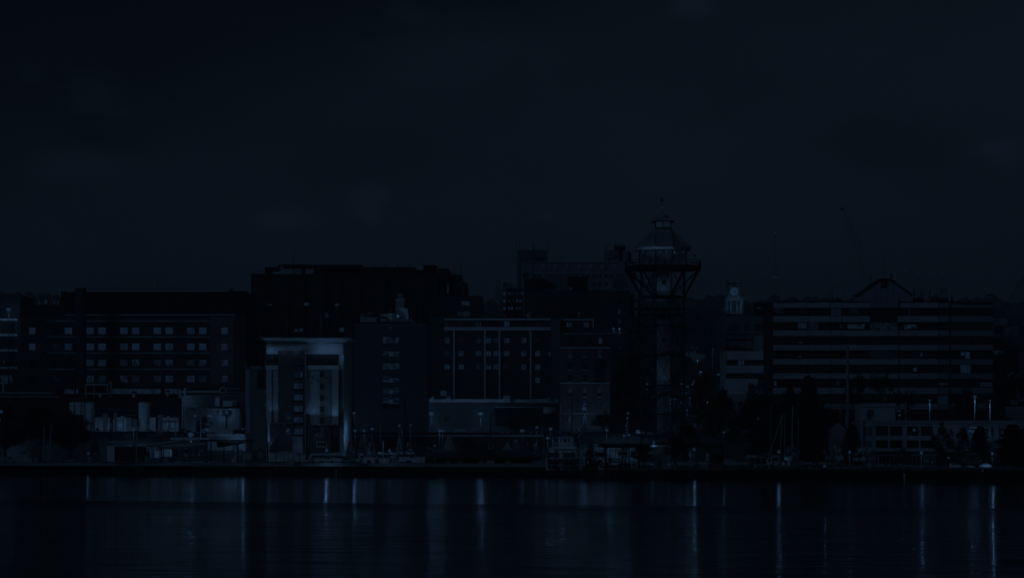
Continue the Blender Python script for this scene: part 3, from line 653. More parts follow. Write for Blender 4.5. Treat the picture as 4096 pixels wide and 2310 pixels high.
# hotel's lower left neighbour
t = bld('stair_block', 'plain mid-grey block against the left side of the hotel', 'R2', 617, 765, 752, 650, 14, mat('grey_render', .13, .9, .2, .3, streak=True))
fpart(t, 'corner_strip', CONCD, 'R2', [(617, 768, 648, 1180)], 650, .2, 0); win(t, 'R2', 729, 808, 750, 842, 650, LIT); fpart(t, 'recess', DARKW, 'R2', [(692, 772, 748, 895)], 650, .05, 0)
for (y0, y1) in ((1040, 1062), (985, 1012), (905, 925)): win(t, 'R2', 741, y0-0, 749, y1, 650, LITC)
q = MB(); q.fr('R2', 640, 748, 720, 764, 652, 0, 2); t.part('roof_unit', q, GREYM)
q = MB(); p = W('R2', 622, 764, 651); q.bar(p, p+Vector((0, 0, 1.1)), .08); q.bar(p+Vector((0, 0, 1.1)), p+Vector((-.5, 0, 1.2)), .08); t.part('gooseneck', q, GREYM)
# white low building with the lit coping
t = bld('boat_workshop', 'long low white workshop with a lit coping behind the pavilions', 'S', 829, 1738, 1068, 655, 10, OFFW, ybase=1830)
fpart(t, 'coping', WHITE, 'S', [(825, 1734, 1066, 1739)], 655, .35, 10); fpart(t, 'panel', CONCD, 'S', [(838, 1744, 925, 1760)], 655, .06, 0)
fpart(t, 'roof_block', OFFW, 'S', [(863, 1720, 932, 1735)], 657, 0, 6); fpart(t, 'roof_block', CONCD, 'S', [(1002, 1712, 1060, 1734)], 657, 0, 5); fpart(t, 'roof_unit', DARKW, 'S', [(935, 1718, 1000, 1734)], 657, 0, 5)
for (x, pw) in ((929, 500), (972, 500), (1050, 300)):
    p = W('S', x, 1742 if x < 1040 else 1723, 653.6); q = MB(); q.ball(p, .3, 10, 6); t.part('wall_lamp', q, LAMP, smooth=True); t.light(p+Vector((0, -.5, -.2)), pw)
t = bld('store_building', 'pale store building left of the long low workshop', 'S', 720, 1750, 832, 662, 8, CONCD, ybase=1830)
fpart(t, 'fascia', OFFW, 'S', [(682, 1749, 832, 1757)], 662, .3, 0)

# plain block with patterned windows
Yg = 760; P = lambda x, y, Y=Yg: W('R3', x, y, Y)
SLATE = mat('slate_blue_panel', (.09, .09, .10), .85, .15, .2, streak=True)
t = bld('gable_end_block', 'blank slate-grey block with one column of patterned lit windows', 'R3', 674, 480, 1150, Yg, 26, SLATE)
fpart(t, 'coping', CONC, 'R3', [(672, 478, 1151, 482)], Yg, .3, .2); fpart(t, 'side_strip', mat('side_strip_panel', .13, .85, .2, .3), 'R3', [(1150, 515, 1162, 1000)], Yg+3, 0, 20)
MURAL = bpy.data.materials.new('patterned_glass'); MURAL.use_nodes = True; nt = MURAL.node_tree; b_ = nt.nodes['Principled BSDF']; b_.inputs['Base Color'].default_value = (.03, .03, .03, 1)
g = nt.nodes.new('ShaderNodeNewGeometry'); mpq = nt.nodes.new('ShaderNodeMapping'); nt.links.new(g.outputs['Position'], mpq.inputs[0]); mpq.inputs['Scale'].default_value = (1, 0, 1.0)
wv = nt.nodes.new('ShaderNodeTexWave'); wv.inputs['Scale'].default_value = .28; wv.inputs['Distortion'].default_value = 9; wv.inputs['Detail Scale'].default_value = .9; wv.inputs['Detail'].default_value = 1; wv.bands_direction = 'Z'
nt.links.new(mpq.outputs[0], wv.inputs['Vector']); mr = nt.nodes.new('ShaderNodeMapRange'); nt.links.new(wv.outputs['Fac'], mr.inputs[0]); mr.inputs[1].default_value = .45; mr.inputs[2].default_value = .6; mr.inputs[3].default_value = .10; mr.inputs[4].default_value = .5
b_.inputs['Emission Color'].default_value = (*BLUE, 1); nt.links.new(mr.outputs[0], b_.inputs['Emission Strength'])
for i, y in enumerate((582, 665, 752, 835, 908, 972)):
    if i in (0, 2): win(t, 'R3', 857, y-22, 965, y+18, Yg, LITB, 3, 1, th=.12, name='window')
    else:
        win(t, 'R3', 857, y-20, 892, y+20, Yg, MURAL, 1, 1, th=.1); win(t, 'R3', 895, y-10, 926, y+20, Yg, LIT, 1, 1, th=.1); win(t, 'R3', 929, y-20, 965, y+20, Yg, MURAL, 1, 1, th=.1)
win(t, 'R3', 898, 496, 922, 512, Yg, LITB, 2, 1); fpart(t, 'window_column_recess', DARKW, 'R3', [(855, 994, 965, 1022)], Yg, .03, 0)
fpart(t, 'base_wall', mat('base_wall_render', .10, .9, .2, .3), 'R3', [(672, 1030, 1170, 1200)], Yg, .6, 0)
# roof plant of that block
def plant(name, label, fr, rects, Y, m, cat='roof unit', extra=None):
    p = W(fr, rects[0][0], rects[0][3], Y); tt = TH(name, label, cat, p); q = MB()
    q.fr(fr, *rects[0], Y, .3, 1.5); tt.part('casing', q, m)
    for r in rects[1:]: q = MB(); q.fr(fr, *r, Y, .35, 1.2); tt.part('section', q, m)
    return tt
plant('cooling_unit', 'boxy pale cooling unit with twin dishes on the slate block roof', 'R3', [(712, 432, 818, 466), (712, 424, 780, 433)], 765, CONC)
plant('air_handler', 'wide pale air handler lit by a lamp on the slate block roof', 'R3', [(890, 408, 1024, 444), (841, 411, 890, 432), (960, 376, 1020, 408)], 768, CONC)
tt = TH('flue_tower', 'stubby pale flue tower over the slate block roof', 'flue', W('R3', 970, 408, 772)); q = MB(); q.fr('R3', 942, 306, 997, 408, 772, 0, 2.5); tt.part('casing', q, CONC); q = MB(); q.fr('R3', 938, 372, 1002, 380, 772, .3, 2.8); q.fr('R3', 940, 318, 999, 326, 772, .2, 2.6); tt.part('band', q, WHITE)
c = W('R3', 975, 300, 773); q = MB(); q.lathe(c, [(.7, -.8), (.7, 0), (1.0, .1), (1.0, .5), (.5, .9)], 14); tt.part('cowl', q, GREYM)
p = W('R3', 956, 426, 766.5); tt = TH('roof_lamp', 'bright lamp on the slate block roof plant', 'lamp', p); q = MB(); q.ball(p, .38, 12, 8); tt.part('globe', q, LAMP, smooth=True); q = MB(); q.bar(p-Vector((0, 0, 2)), p, .06); tt.part('pole', q, STEEL); tt.light(p+Vector((0, -.5, 0)), 900)
for (x, y, lab) in ((736, 416, 'larger shallow dish on the slate block cooling unit'), (778, 412, 'tilted dish on the slate block cooling unit')):
    c = W('R3', x, y, 764); tt = TH('satellite_dish', lab, 'dish', c); q = MB(); q.lathe(c, [(.1, -.3), (.6, -.05), (1.0, .25), (.95, .3), (.1, -.1)], 14); tt.part('bowl', q, CONC); q = MB(); q.bar(c-Vector((0, 0, 1)), c, .08); tt.part('stem', q, STEEL)
tt = TH('duct_run', 'curved duct run along the slate block roof edge', 'duct', W('R3', 1000, 476, 763)); q = MB()
q.bar(W('R3', 890, 455, 763), W('R3', 1045, 455, 763), .5, n=10); q.bar(W('R3', 1045, 455, 763), W('R3', 1068, 474, 763), .5, n=10); tt.part('trunk', q, CONCD); q = MB(); q.fr('R3', 842, 440, 885, 463, 763, .5, .8); tt.part('silencer', q, CONCD)
for (x, y0, y1, lab) in ((1042, 372, 476, 'first thin aerial on the slate block roof'), (1097, 372, 476, 'second thin aerial on the slate block roof, before the black block'), (1167, 402, 440, 'short pale rod standing on the roof beyond the slate block'), (910, 370, 408, 'short aerial on the air handler')):
    p0, p1 = W('R3', x, y1, 765), W('R3', x, y0, 765); tt = TH('aerial', lab, 'aerial', p0); q = MB(); q.bar(p0, p1, .07, .05); tt.part('rod', q, GREYM); q = MB(); q.box(p0.x-.2, p0.x+.2, p0.y-.2, p0.y+.2, p0.z, p0.z+.15); tt.part('foot', q, STEEL)

# framed black-brick block with white frame
Yf = 745; P = lambda x, y, Y=Yf: W('R4', x, y, Y)
t = bld('framed_block', 'black brick block behind a white frame of four tall columns', 'R4', 105, 437, 895, Yf, 26, DARKB)
PALEF = mat('pale_frame_render', (.42, .42, .46), .8, .12, .3)
fpart(t, 'cornice', PALEF, 'R4', [(205, 440, 893, 453)], Yf, .7, 0); fpart(t, 'top_beam', PALEF, 'R4', [(205, 496, 893, 519)], Yf, .7, 0)
for x in (268, 468, 562, 763): fpart(t, 'column', PALEF, 'R4', [(x-5.5, 519.5, x+5.5, 958)], Yf, .6, 0)
xs_ = (223, 313, 423, 491, 539, 609, 718, 808)
rows = {477: 'dD.fbd.ff', 583: 'cf.ccdcbff', 667: '', 753: '', 840: '', 923: ''}
def lm(c): return {'b': LIT, 'c': LITC, 'o': LITB, 'd': LITD, 'f': LITF, 'g': GLASS}[c]
for y, pat in ((477, 'ffoggbgf'), (583, 'cfocdcof'), (667, 'dccccccc'), (753, 'ccdocfoc'), (840, 'gggggggc'), (923, 'gggggggg')):
    for x, c in zip((223, 315, 425, 491, 539, 609, 718, 808), pat):
        if y in (840, 923) and c == 'g': continue
        win(t, 'R4', x-16, y-17, x+16, y+16, Yf, lm(c), 2, 1, th=.07)
for (x0, x1, mt) in ((182, 219, LIT), (313, 321, LITC), (560, 640, GLASS2), (470, 550, GLASS2)): win(t, 'R4', x0, 906, x1, 941, Yf, mt, 2 if x0 < 300 else 4, 1)
for y, c in ((583, 'f'), (670, 'c'), (753, 'f')): win(t, 'R4', 879, y-15, 891, y+16, Yf, lm(c))
fpart(t, 'ribbed_stair', DARKW, 'R4', [(893, 440, 950, 985)], Yf, .4, 20); q = MB()
for i in range(9): p = P(897+i*6.2, 445); q.box(p.x, p.x+.12, Yf-.6, Yf-.4, P(0, 985).z, p.z)
t.part('rib', q, CONCD)
fpart(t, 'east_wing', DARKB, 'R5', [(515, 772, 790, 905)], Yf+2, 0, 20); fpart(t, 'east_cornice', PALEF, 'R5', [(522, 778, 779, 790), (768, 790, 779, 850)], Yf+2, .3, 0)
for (x0, x1, c) in ((553, 596, 'c'), (694, 737, 'c')): win(t, 'R5', x0, 808, x1, 845, Yf+2, lm(c), 3, 1, th=.06)
fpart(t, 'ledge_roof', CONC, 'R4', [(105, 960, 948, 985)], Yf-14, 0, 14)
for (x0, y0, x1, y1, lab) in ((288, 404, 320, 430, 'rounded pale unit at the left end of the framed block roof'), (318, 398, 370, 430, 'stacked pale roof unit beside the rounded one'), (735, 418, 762, 434, 'small dome unit near the right end of the framed block roof')):
    tt = plant('roof_unit', lab, 'R4', [(x0, y0, x1, y1)], Yf+6, CONC, 'roof unit'); q = MB(); q.fr('R4', (x0+x1)/2-6, y0-8, (x0+x1)/2+6, y0, Yf+6, .1, .8); tt.part('cap', q, GREYM)
RIB = mat('ribbed_wall', .07, .8, .25, .3)
t = bld('ribbed_hall', 'low ribbed hall with a broad pale roof edge', 'R4', 105, 986, 952, Yf-14.5, 30, RIB)
q = MB()
for i in range(95): p = W('R4', 112+i*8.8, 990, Yf-14.5); q.box(p.x, p.x+.2, Yf-14.65, Yf-14.5, t.zb+1, p.z)
t.part('rib', q, RIB)
fpart(t, 'dark_door', BLACKW, 'R4', [(535, 1015, 820, 1130)], Yf-14.5, .3, 0); fpart(t, 'door_lintel', CONC, 'R4', [(533, 1011, 822, 1015)], Yf-14.5, .4, 0); fpart(t, 'service_bay', DARKW, 'R4', [(835, 1008, 905, 1130)], Yf-14.5, .6, 0)
for (x0, x1) in ((262, 345), (363, 395)): win(t, 'R4', x0, 1152, x1, 1176, Yf-14.5, LITC, 4, 1)
win(t, 'R4', 210, 1066, 242, 1100, Yf-14.5, LITD)
for (x0, y0, x1, y1, lab) in ((586, 938, 632, 982, 'finned cooling drum on the ribbed hall roof'), (872, 940, 888, 965, 'small square vent by the ribbed stair'), (220, 938, 246, 972, 'square vent box on the ribbed hall, beneath the lit glazed door'), (118, 942, 136, 964, 'small round-topped vent at the left end of the ribbed hall roof')):
    tt = plant('roof_vent', lab, 'R4', [(x0, y0, x1, y1)], Yf-15.2, CONC, 'vent'); q = MB()
    for k in range(5): xx = x0+(x1-x0)*(k+.5)/5; q.fr('R4', xx-.8, y0+2, xx+.8, y0+(y1-y0)*.5, Yf-15.55, .06, 0)
    tt.part('fins', q, STEEL)
# horizontal steel tank by the hall
a = W('R4', 845, 1032, Yf-16); b = W('R4', 938, 1032, Yf-16); tt = TH('steel_tank', 'horizontal round steel tank high on the ribbed hall wall', 'tank', a); q = MB(); q.bar(a, b, .95, n=18); tt.part('drum', q, GREYM, smooth=True); q = MB(); q.beam(a-Vector((0, -.8, 1)), b-Vector((0, -.8, 1)), .2); tt.part('cradle', q, STEEL)

# brick building with stone trim
Yb = 715; P = lambda x, y, Y=Yb: W('R5', x, y, Y)
t = bld('brick_warehouse', 'old brick building with stone string courses and keystones', 'R5', 495, 1012, 918, Yb, 22, BRICK)
fpart(t, 'attic', DARKB, 'R5', [(515, 903, 935, 1012)], Yb+.6, 0, 20); fpart(t, 'attic_cornice', CONCD, 'R5', [(523, 897, 937, 904)], Yb+.6, .5, 0)
fpart(t, 'string_course', OFFW, 'R5', [(495, 1013, 916, 1020)], Yb, .4, 0); fpart(t, 'string_course', OFFW, 'R5', [(495, 1308, 912, 1314)], Yb, .3, 0); fpart(t, 'string_course', CONC, 'D5', [(905, 590, 1500, 606)], Yb, .4, 0)
fpart(t, 'lower_wall', BRICKM, 'D5', [(900, 190, 1590, 815)], Yb, .1, 0); fpart(t, 'blind_panel', DARKW, 'R5', [(786, 1115, 875, 1308)], Yb, .05, 0)
win(t, 'R5', 820, 938, 847, 980, Yb+.6, LITC, 1, 2, fm=CONC); win(t, 'R5', 583, 935, 610, 972, Yb+.6, GLASS2); fpart(t, 'awning', CONC, 'R5', [(704, 934, 728, 940)], Yb+.6, .4, 0)
for y, cs in ((1060, 'dfd'), (1168, 'gg.'), (1268, 'gg.')):
    for x, c in zip((583, 704, 828), cs):
        if c == '.': continue
        win(t, 'R5', x-16, y-28, x+16, y+28, Yb, lm(c), 1, 2, th=.08, sill=True)
        q = MB(); q.fr('R5', x-3.5, y-39, x+3.5, y-31, Yb, .15, 0); t.part('keystone', q, CONC)
for y, cs in ((310, 'kkk'), (497, 'fkd'), (676, 'ccg')):
    for x, c in zip((1040, 1240, 1443), cs):
        wo = win(t, 'D5', x-26, y-46, x+26, y+48, Yb-.1, GLASS2 if c == 'k' else lm(c), 1, 1, th=.1, sill=True)
        if c == 'k': q = MB(); q.fr('D5', x-24, y-44, x+24, y-2, Yb-.13, .02, 0); t.part('blind', q, CONC, None, wo)
        q = MB(); q.fr('D5', x-6, y-68, x+6, y-52, Yb-.1, .15, 0)
        if y == 310: q.fr('D5', x-38, y-66, x-24, y-56, Yb-.1, .12, 0); q.fr('D5', x+24, y-66, x+38, y-56, Yb-.1, .12, 0)
        t.part('keystone', q, OFFW)
q = MB(); q.bar(W('D5', 905, 460, Yb-.5), W('D5', 905, 800, Yb-.5), .1); t.part('downpipe', q, GREYM)

# tall black block behind
Yj = 850; P = lambda x, y, Y=Yj: W('R5', x, y, Y)
t = bld('black_apartment_block', 'tall black apartment block with a notched roofline and few lit panes', 'R5', 205, 540, 1073, Yj, 40, DARKB)
fpart(t, 'roof_tower', BLACKW, 'R5', [(205, 445, 375, 545)], Yj, 0, 14); fpart(t, 'roof_tower', BLACKW, 'R5', [(568, 432, 728, 545)], Yj, 0, 14); fpart(t, 'coping', CONCD, 'R5', [(728, 525, 885, 531), (375, 533, 570, 537)], Yj, .1, .3)
for y, s_ in ((640, 'ff.f.f.ff'), (718, 'gffgf.gfc'), (798, '......gfd'), (878, '.......cb'), (945, '.......ff'), (1025, '.......gd')):
    for x, c in zip((327, 385, 434, 492, 600, 735, 797, 947, 992), s_):
        if c == '.': continue
        win(t, 'R5', x-9, y-20, x+9, y+20 if c != 'd' or y < 1000 else y-2, Yj, GLASS2 if c in 'fg' else lm(c), 1, 2, th=.05)
for x in (905, 1010): win(t, 'R5', x-18, 625, x+18, 657, Yj, GLASS2, 2, 1, sill=CONCD)
for (x, pw) in ((940, 250), (990, 250)):
    p = P(x, 860)-Vector((0, 1.2, 0)); q = MB(); q.ball(p, .36, 10, 6); t.part('wall_lamp', q, LAMP, smooth=True); t.light(p-Vector((0, .4, .2)), pw)
for (x0, y0, x1, y1, lab) in ((580, 527, 602, 541, 'round-capped vent at the foot of the black roof tower'), (222, 745, 252, 760, 'white dome on the roof before the black apartments')):
    tt = plant('roof_vent', lab, 'R5', [(x0, y0, x1, y1)], Yj-1 if y0 < 600 else 755, CONC, 'vent'); q = MB(); q.ball(W('R5', (x0+x1)/2, y0, Yj-1 if y0 < 600 else 755), .6, 10, 5); tt.part('cap', q, CONC)
p0, p1 = W('R5', 657, 765, 756), W('R5', 657, 730, 756); tt = TH('vent_pipe', 'pale upright pipe on the framed block roof before the black apartments', 'pipe', p0); q = MB(); q.bar(p0, p1, .16); tt.part('pipe', q, OFFW); q = MB(); q.lathe(p1, [(.25, 0), (.25, .2)], 8); tt.part('cap', q, OFFW)
# glazed screen on the older building roof
# ornate older building
Yk = 1000; P = lambda x, y, Y=Yk: W('R5', x, y, Y)
STONE = mat('dim_stone', (.20, .20, .23), .9, .18, .12)
STONEL = mat('pale_stone', (.32, .32, .35), .9, .15, .2)
t = bld('ornate_tower_hotel', 'tall old stone building with round medallions over arched windows', 'R5', 137, 305, 1128, Yk, 40, STONE)
fpart(t, 'parapet', STONEL, 'R5', [(135, 303, 1128, 309)], Yk, .6, 0)
fpart(t, 'west_pier', STONE, 'R5', [(137, 309, 160, 560)], Yk, .6, 0); fpart(t, 'corner_strip', STONE, 'R5', [(262, 309, 268, 560)], Yk, .4, 0)
q = MB()
for x in (362, 460, 558, 656, 754, 852, 950): q.disc(P(x, 345)-Vector((0, .35, 0)), .80, .35, 22)
t.part('medallions', q, STONEL)
q = MB()
for x in (313, 411, 509, 607, 705, 803, 901, 998):
    c = P(x, 400)
    for k in range(10):
        a0 = math.pi*k/10; a1 = math.pi*(k+1)/10; R = 1.95
        q.beam(c+Vector((R*math.cos(a0), -.15, R*math.sin(a0)*.9)), c+Vector((R*math.cos(a1), -.15, R*math.sin(a1)*.9)), .22, .22)
t.part('arch_moulding', q, STONEL)
for i, x in enumerate((313, 411, 509, 607, 705, 803, 901, 998)):
    for dx in (-20, 20):
        a, b = P(x+dx-14, 402), P(x+dx+14, 438); cx = (a.x+b.x)/2; r = (b.x-a.x)/2
        q = MB(); q.prism([(cx+r*math.cos(math.pi*k/8), a.z+r*math.sin(math.pi*k/8)) for k in range(9)], Yk-.14, Yk); wo = t.part('arched_window', q, STONEL)
        q = MB(); q.add([(a.x, Yk-.05, b.z), (b.x, Yk-.05, b.z), (b.x, Yk-.05, a.z), (a.x, Yk-.05, a.z)], [(0, 1, 2, 3)]); t.part('pane', q, GLASS2, None, wo)
        q = MB(); q.box(cx-.06, cx+.06, Yk-.16, Yk-.05, b.z, a.z); q.box(a.x, b.x, Yk-.16, Yk-.05, (a.z+b.z)/2-.06, (a.z+b.z)/2+.06); t.part('sash', q, STONEL, None, wo)
fpart(t, 'string_course', STONEL, 'R5', [(268, 399, 1045, 404)], Yk, .25, 0)
for x in (780, 825, 880): win(t, 'R5', x-16, 470, x+16, 510, Yk, GLASS2, 2, 2, fm=STONEL)
win(t, 'R5', 190, 398, 234, 436, Yk, GLASS); win(t, 'R5', 1080, 400, 1128, 445, Yk, GLASS)
fpart(t, 'rooftop_tower', mat('tower_render', (.13, .13, .15), .9, .2, .2, streak=True), 'R5', [(145, 206, 396, 305)], Yk+2, 0, 14); fpart(t, 'tower_coping', STONEL, 'R5', [(138, 204, 400, 210)], Yk+2, .4, .2)
fpart(t, 'rooftop_block', STONE, 'R5', [(872, 212, 1060, 305)], Yk+2, 0, 12); fpart(t, 'rooftop_block', DARKW, 'R5', [(1050, 225, 1090, 305)], Yk+2, -.2, 12); fpart(t, 'drain_stack', BLACK, 'R5', [(985, 212, 1008, 305)], Yk+2, .4, 0)
fpart(t, 'roof_opening', BLACK, 'R5', [(290, 270, 365, 296), (160, 285, 180, 300), (888, 272, 970, 282), (952, 250, 972, 268)], Yk+2, .1, 0)
p0 = W('R5', 953, 207, Yk+4); p1 = W('R5', 1042, 171, Yk+4); tt = TH('water_tank', 'square black tank raised on the old stone building', 'tank', p0); q = MB(); q.fr('R5', 953, 171, 1042, 205, Yk+4, 0, 5); tt.part('shell', q, BLACK); q = MB()
for x in (955, 975, 1000, 1038): q.fr('R5', x-1.5, 200, x+1.5, 214, Yk+4, 0, .4)
tt.part('leg', q, BLACK)
for (x, y0, y1, r, lab) in ((139, 122, 206, .1, 'whip aerial on the outer corner of the stone roof tower'), (161, 124, 206, .07, 'whip aerial just inside the stone roof tower corner'), (275, 126, 206, .17, 'thick knobbed aerial in the middle of the stone roof tower'), (399, 127, 206, .1, 'whip aerial at the inner corner of the stone roof tower'), (286, 170, 206, .12, 'short thick aerial beside the knobbed one'),
                            (365, 185, 206, .12, 'stub aerial near the inner end of the roof tower'), (219, 168, 206, .05, 'hair-thin aerial on the roof tower'), (882, 140, 212, .1, 'whip aerial beside the black roof tank'), (932, 175, 212, .06, 'thin aerial left of the black roof tank'), (1066, 175, 225, .12, 'twin-rod aerial right of the black roof tank'), (516, 246, 303, .13, 'lone pale rod on the stone parapet'), (957, 132, 171, .06, 'thin rod standing on the black roof tank')):
    p0, p1 = W('R5', x, y1, Yk+3), W('R5', x, y0, Yk+3); tt = TH('aerial', lab, 'aerial', p0); q = MB(); q.bar(p0, p1, r, r*.7); tt.part('rod', q, BLACK if x != 516 else GREYM); q = MB(); q.box(p0.x-.3, p0.x+.3, p0.y-.2, p0.y+.2, p0.z-.1, p0.z+.2); tt.part('foot', q, STEEL)
t = plant('glazed_roof_screen', 'tall ribbed pale screen on the roof between two black towers', 'R5', [(378, 407, 566, 536)], 855, mat('screen_panel', (.12, .12, .14), .7, .2, .2, streak=True), 'screen')
q = MB()
for i in range(7): q.fr('R5', 385+i*28, 410, 389+i*28, 532, 855, .5, 0)
t.part('mullion', q, STONEL); q = MB(); q.fr('R5', 375, 533, 569, 538, 855, .8, .2); q.fr('R5', 376, 505, 390, 536, 855, .9, 0); t.part('gutter', q, STONEL)
t = plant('roof_screen', 'blank grey screen box over the black apartments', 'R5', [(943, 437, 1060, 520)], 856, mat('screen_box', (.12, .12, .14), .8, .2, .2), 'screen')
q = MB(); q.fr('R5', 941, 434, 1062, 440, 856, .5, 0); t.part('cap', q, STONEL)
plant('roof_pipework', 'small pale pipes on the black apartment roof', 'R5', [(888, 497, 900, 535), (900, 495, 935, 502)], 854, CONC, 'pipe')
# slim building left with lit panes
t = bld('slim_glazed_building', 'slim pale building with a checkerboard of lit panes', 'R5', 22, 470, 96, 950, 18, STONE)
fpart(t, 'glazed_wing', DARKW, 'R5', [(60, 525, 190, 790)], 950, .2, 15); q = MB(); a, b, c = W('R5', 96, 480, 950), W('R5', 96, 520, 950), W('R5', 138, 512, 950)
q.prism([(a.x, a.z), (c.x, c.z), (c.x, c.z-1.3), (b.x, b.z)], 950, 958); t.part('sloped_parapet', q, STONE)
for k, y in enumerate((492, 568, 630, 692, 745)): win(t, 'R5', 25, y-13, 46, y+13, 950, (LITF, LITC, LITC, LITC, LITD)[k], 1, 1, th=.05)
for k, y in enumerate((566, 628, 690, 745)):
    for j, x in enumerate((76, 100, 142, 168, 184)): win(t, 'R5', x-9, y-13, x+9, y+13, 949.8, (LITC, LITD, LITD, LITF, LITC)[(k*2+j) % 5] if k < 3 else (LITF if j % 2 else GLASS), 1, 1, th=.05)
def lattice(name, label, base, top, w0, w1, n, m, cat='mast', r=.06, extra=None):
    tt = TH(name, label, cat, base); base, top = Vector(base), Vector(top); d = top-base; q = MB(); z = d.normalized(); x = z.cross(Vector((0, 1, 0))).normalized(); y = Vector((0, 1, 0))
    def c(i, t_): w_ = w0+(w1-w0)*t_; s_ = ((-1, -1), (1, -1), (1, 1), (-1, 1))[i]; return base+d*t_+x*s_[0]*w_/2+y*s_[1]*w_/2
    for i in range(4): q.beam(c(i, 0), c(i, 1), r*2)
    tt.part('rails', q, m); q = MB()
    for k in range(n):
        a0, a1 = k/n, (k+1)/n
        for i in range(4):
            j = (i+1) % 4; q.beam(c(i, a0), c(j, a1), r*1.2); q.beam(c(j, a0), c(i, a1), r*1.2) if i % 2 == 0 else None
    tt.part('lacing', q, m); return tt
lattice('lattice_mast', 'small lattice mast beside the slim lit building', W('R4', 553, 335, 1100), W('R4', 553, 190, 1100), 2.6, 1.0, 9, STEEL)
tt = lattice('broadcast_mast', 'very tall thin mast with a lamp on its tip', W('R7', 483, 330, 1050), W('R7', 483, 95, 1050), 2.6, 1.2, 12, CONCD, 'mast', .03)
q = MB(); q.bar(W('R7', 483, 95, 1050), W('R7', 487, -110, 1050), .09, .05); tt.part('antenna', q, CONCD); q = MB(); q.ball(W('S', 3101, 931, 1050), .5, 10, 6); tt.part('beacon', q, LAMPD, smooth=True)
for x in (472, 492): q = MB(); q.ball(W('R7', x, 176, 1049), .38, 10, 6); tt.part('beacon', q, LAMPD, smooth=True)
q = MB(); q.beam(W('R7', 465, 301, 1049), W('R7', 507, 301, 1049), .25); tt.part('crossarm', q, STEEL)
# white sliver building behind the tower
t = bld('white_side_building', 'narrow white-fronted building squeezed beside the black apartments', 'R5', 1075, 550, 1160, 860, 20, BRICK)
fpart(t, 'cornice', WHITE, 'R5', [(1078, 556, 1150, 566)], 860, .7, 0); fpart(t, 'plain_panel', OFFW, 'R5', [(1078, 762, 1148, 875)], 860, .2, 0); fpart(t, 'plain_panel', CONC, 'R5', [(1078, 878, 1148, 895)], 860, .3, 0); fpart(t, 'plain_panel', OFFW, 'R5', [(1078, 898, 1156, 1060)], 859, .2, 0)
for y in (600, 663, 733): win(t, 'R5', 1117, y-22, 1140, y+22, 860, LITD, 1, 2, fm=WHITE, th=.25); win(t, 'R5', 1085, y-18, 1095, y+18, 860, GLASS, fm=STONE)
q = MB(); q.fr('R5', 1070, 742, 1112, 756, 859.6, .8, 0); q.fr('R5', 1072, 570, 1090, 592, 859.6, .4, 0); t.part('balcony', q, OFFW); q = MB(); q.fr('R5', 1090, 975, 1130, 980, 858.6, .6, 0); q.fr('R5', 1098, 975, 1102, 1022, 858.6, .5, 0); t.part('fire_stair', q, BLACK)
# ---------------------------------------------------------------- lookout tower
Yt = 560.0
CX = W('S', 2651, 0, Yt).x
def zt(v): return HC+(HV-v)/F*Yt
R_, S_ = 4.15, 1.5                      # half width, half of a short side
OCT = [(-S_, -R_), (S_, -R_), (R_, -S_), (R_, S_), (S_, R_), (-S_, R_), (-R_, S_), (-R_, -S_)]
def ring(r, s): return [(CX+x, Yt+y) for x, y in [(-s, -r), (s, -r), (r, -s), (r, s), (s, r), (-s, r), (-r, s), (-r, -s)]]
legs = [Vector((CX+x, Yt+y, 0)) for x, y in OCT]
TSTEEL = mat('tower_leg_steel', .05, .6, .2, 1)
t = TH('lookout_tower', 'tall lattice lookout tower with a lit cabin and hipped roof', 'tower', (CX, Yt, zt(1748)))
zs = [zt(v) for v in (1077, 1187, 1304, 1422, 1542, 1656, 1748)]
for p in legs:
    q = MB(); q.beam((p.x, p.y, zt(1846)), (p.x, p.y, zs[0]), .25, .25); t.part('leg', q, TSTEEL)
for z in zs:
    q = MB()
    for i in range(8): q.beam((legs[i].x, legs[i].y, z), (legs[(i+1) % 8].x, legs[(i+1) % 8].y, z), .16, .28)
    t.part('ring_beam', q, STEEL)
for k in range(6):
    q = MB()
    for i in (7, 0, 1):
        a, b = legs[i], legs[(i+1) % 8]; q.beam((a.x, a.y, zs[k]), (b.x, b.y, zs[k+1]), .10); q.beam((b.x, b.y, zs[k]), (a.x, a.y, zs[k+1]), .10)
    t.part('cross_brace', q, STEEL)
for v in (1132, 1250, 1364): q = MB(); q.disc((CX, Yt-R_-.3, zt(v)), .4, .2, 14); t.part('gusset', q, BLACK)
for v, x in ((1187, -S_), (1187, S_), (1133, R_), (1187, R_), (1187, -R_), (1133, -R_), (1304, -S_), (1304, S_), (1422, S_), (1422, -S_)): q = MB(); q.disc((CX+x, Yt-(R_ if abs(x) < 2 else S_)-.32, zt(v)), .42, .2, 12); t.part('gusset', q, BLACK)
for v in (1233, 1258): q = MB(); q.slab(ring(R_+.1, S_+.05), zt(v)-.12, zt(v)); t.part('landing', q, BLACK)
q = MB(); q.fr('T2', 355, 598, 560, 612, 555, .2, .3); q.fr('T2', 378, 682, 560, 697, 555, .2, .3); t.part('cable_tray', q, BLACK)
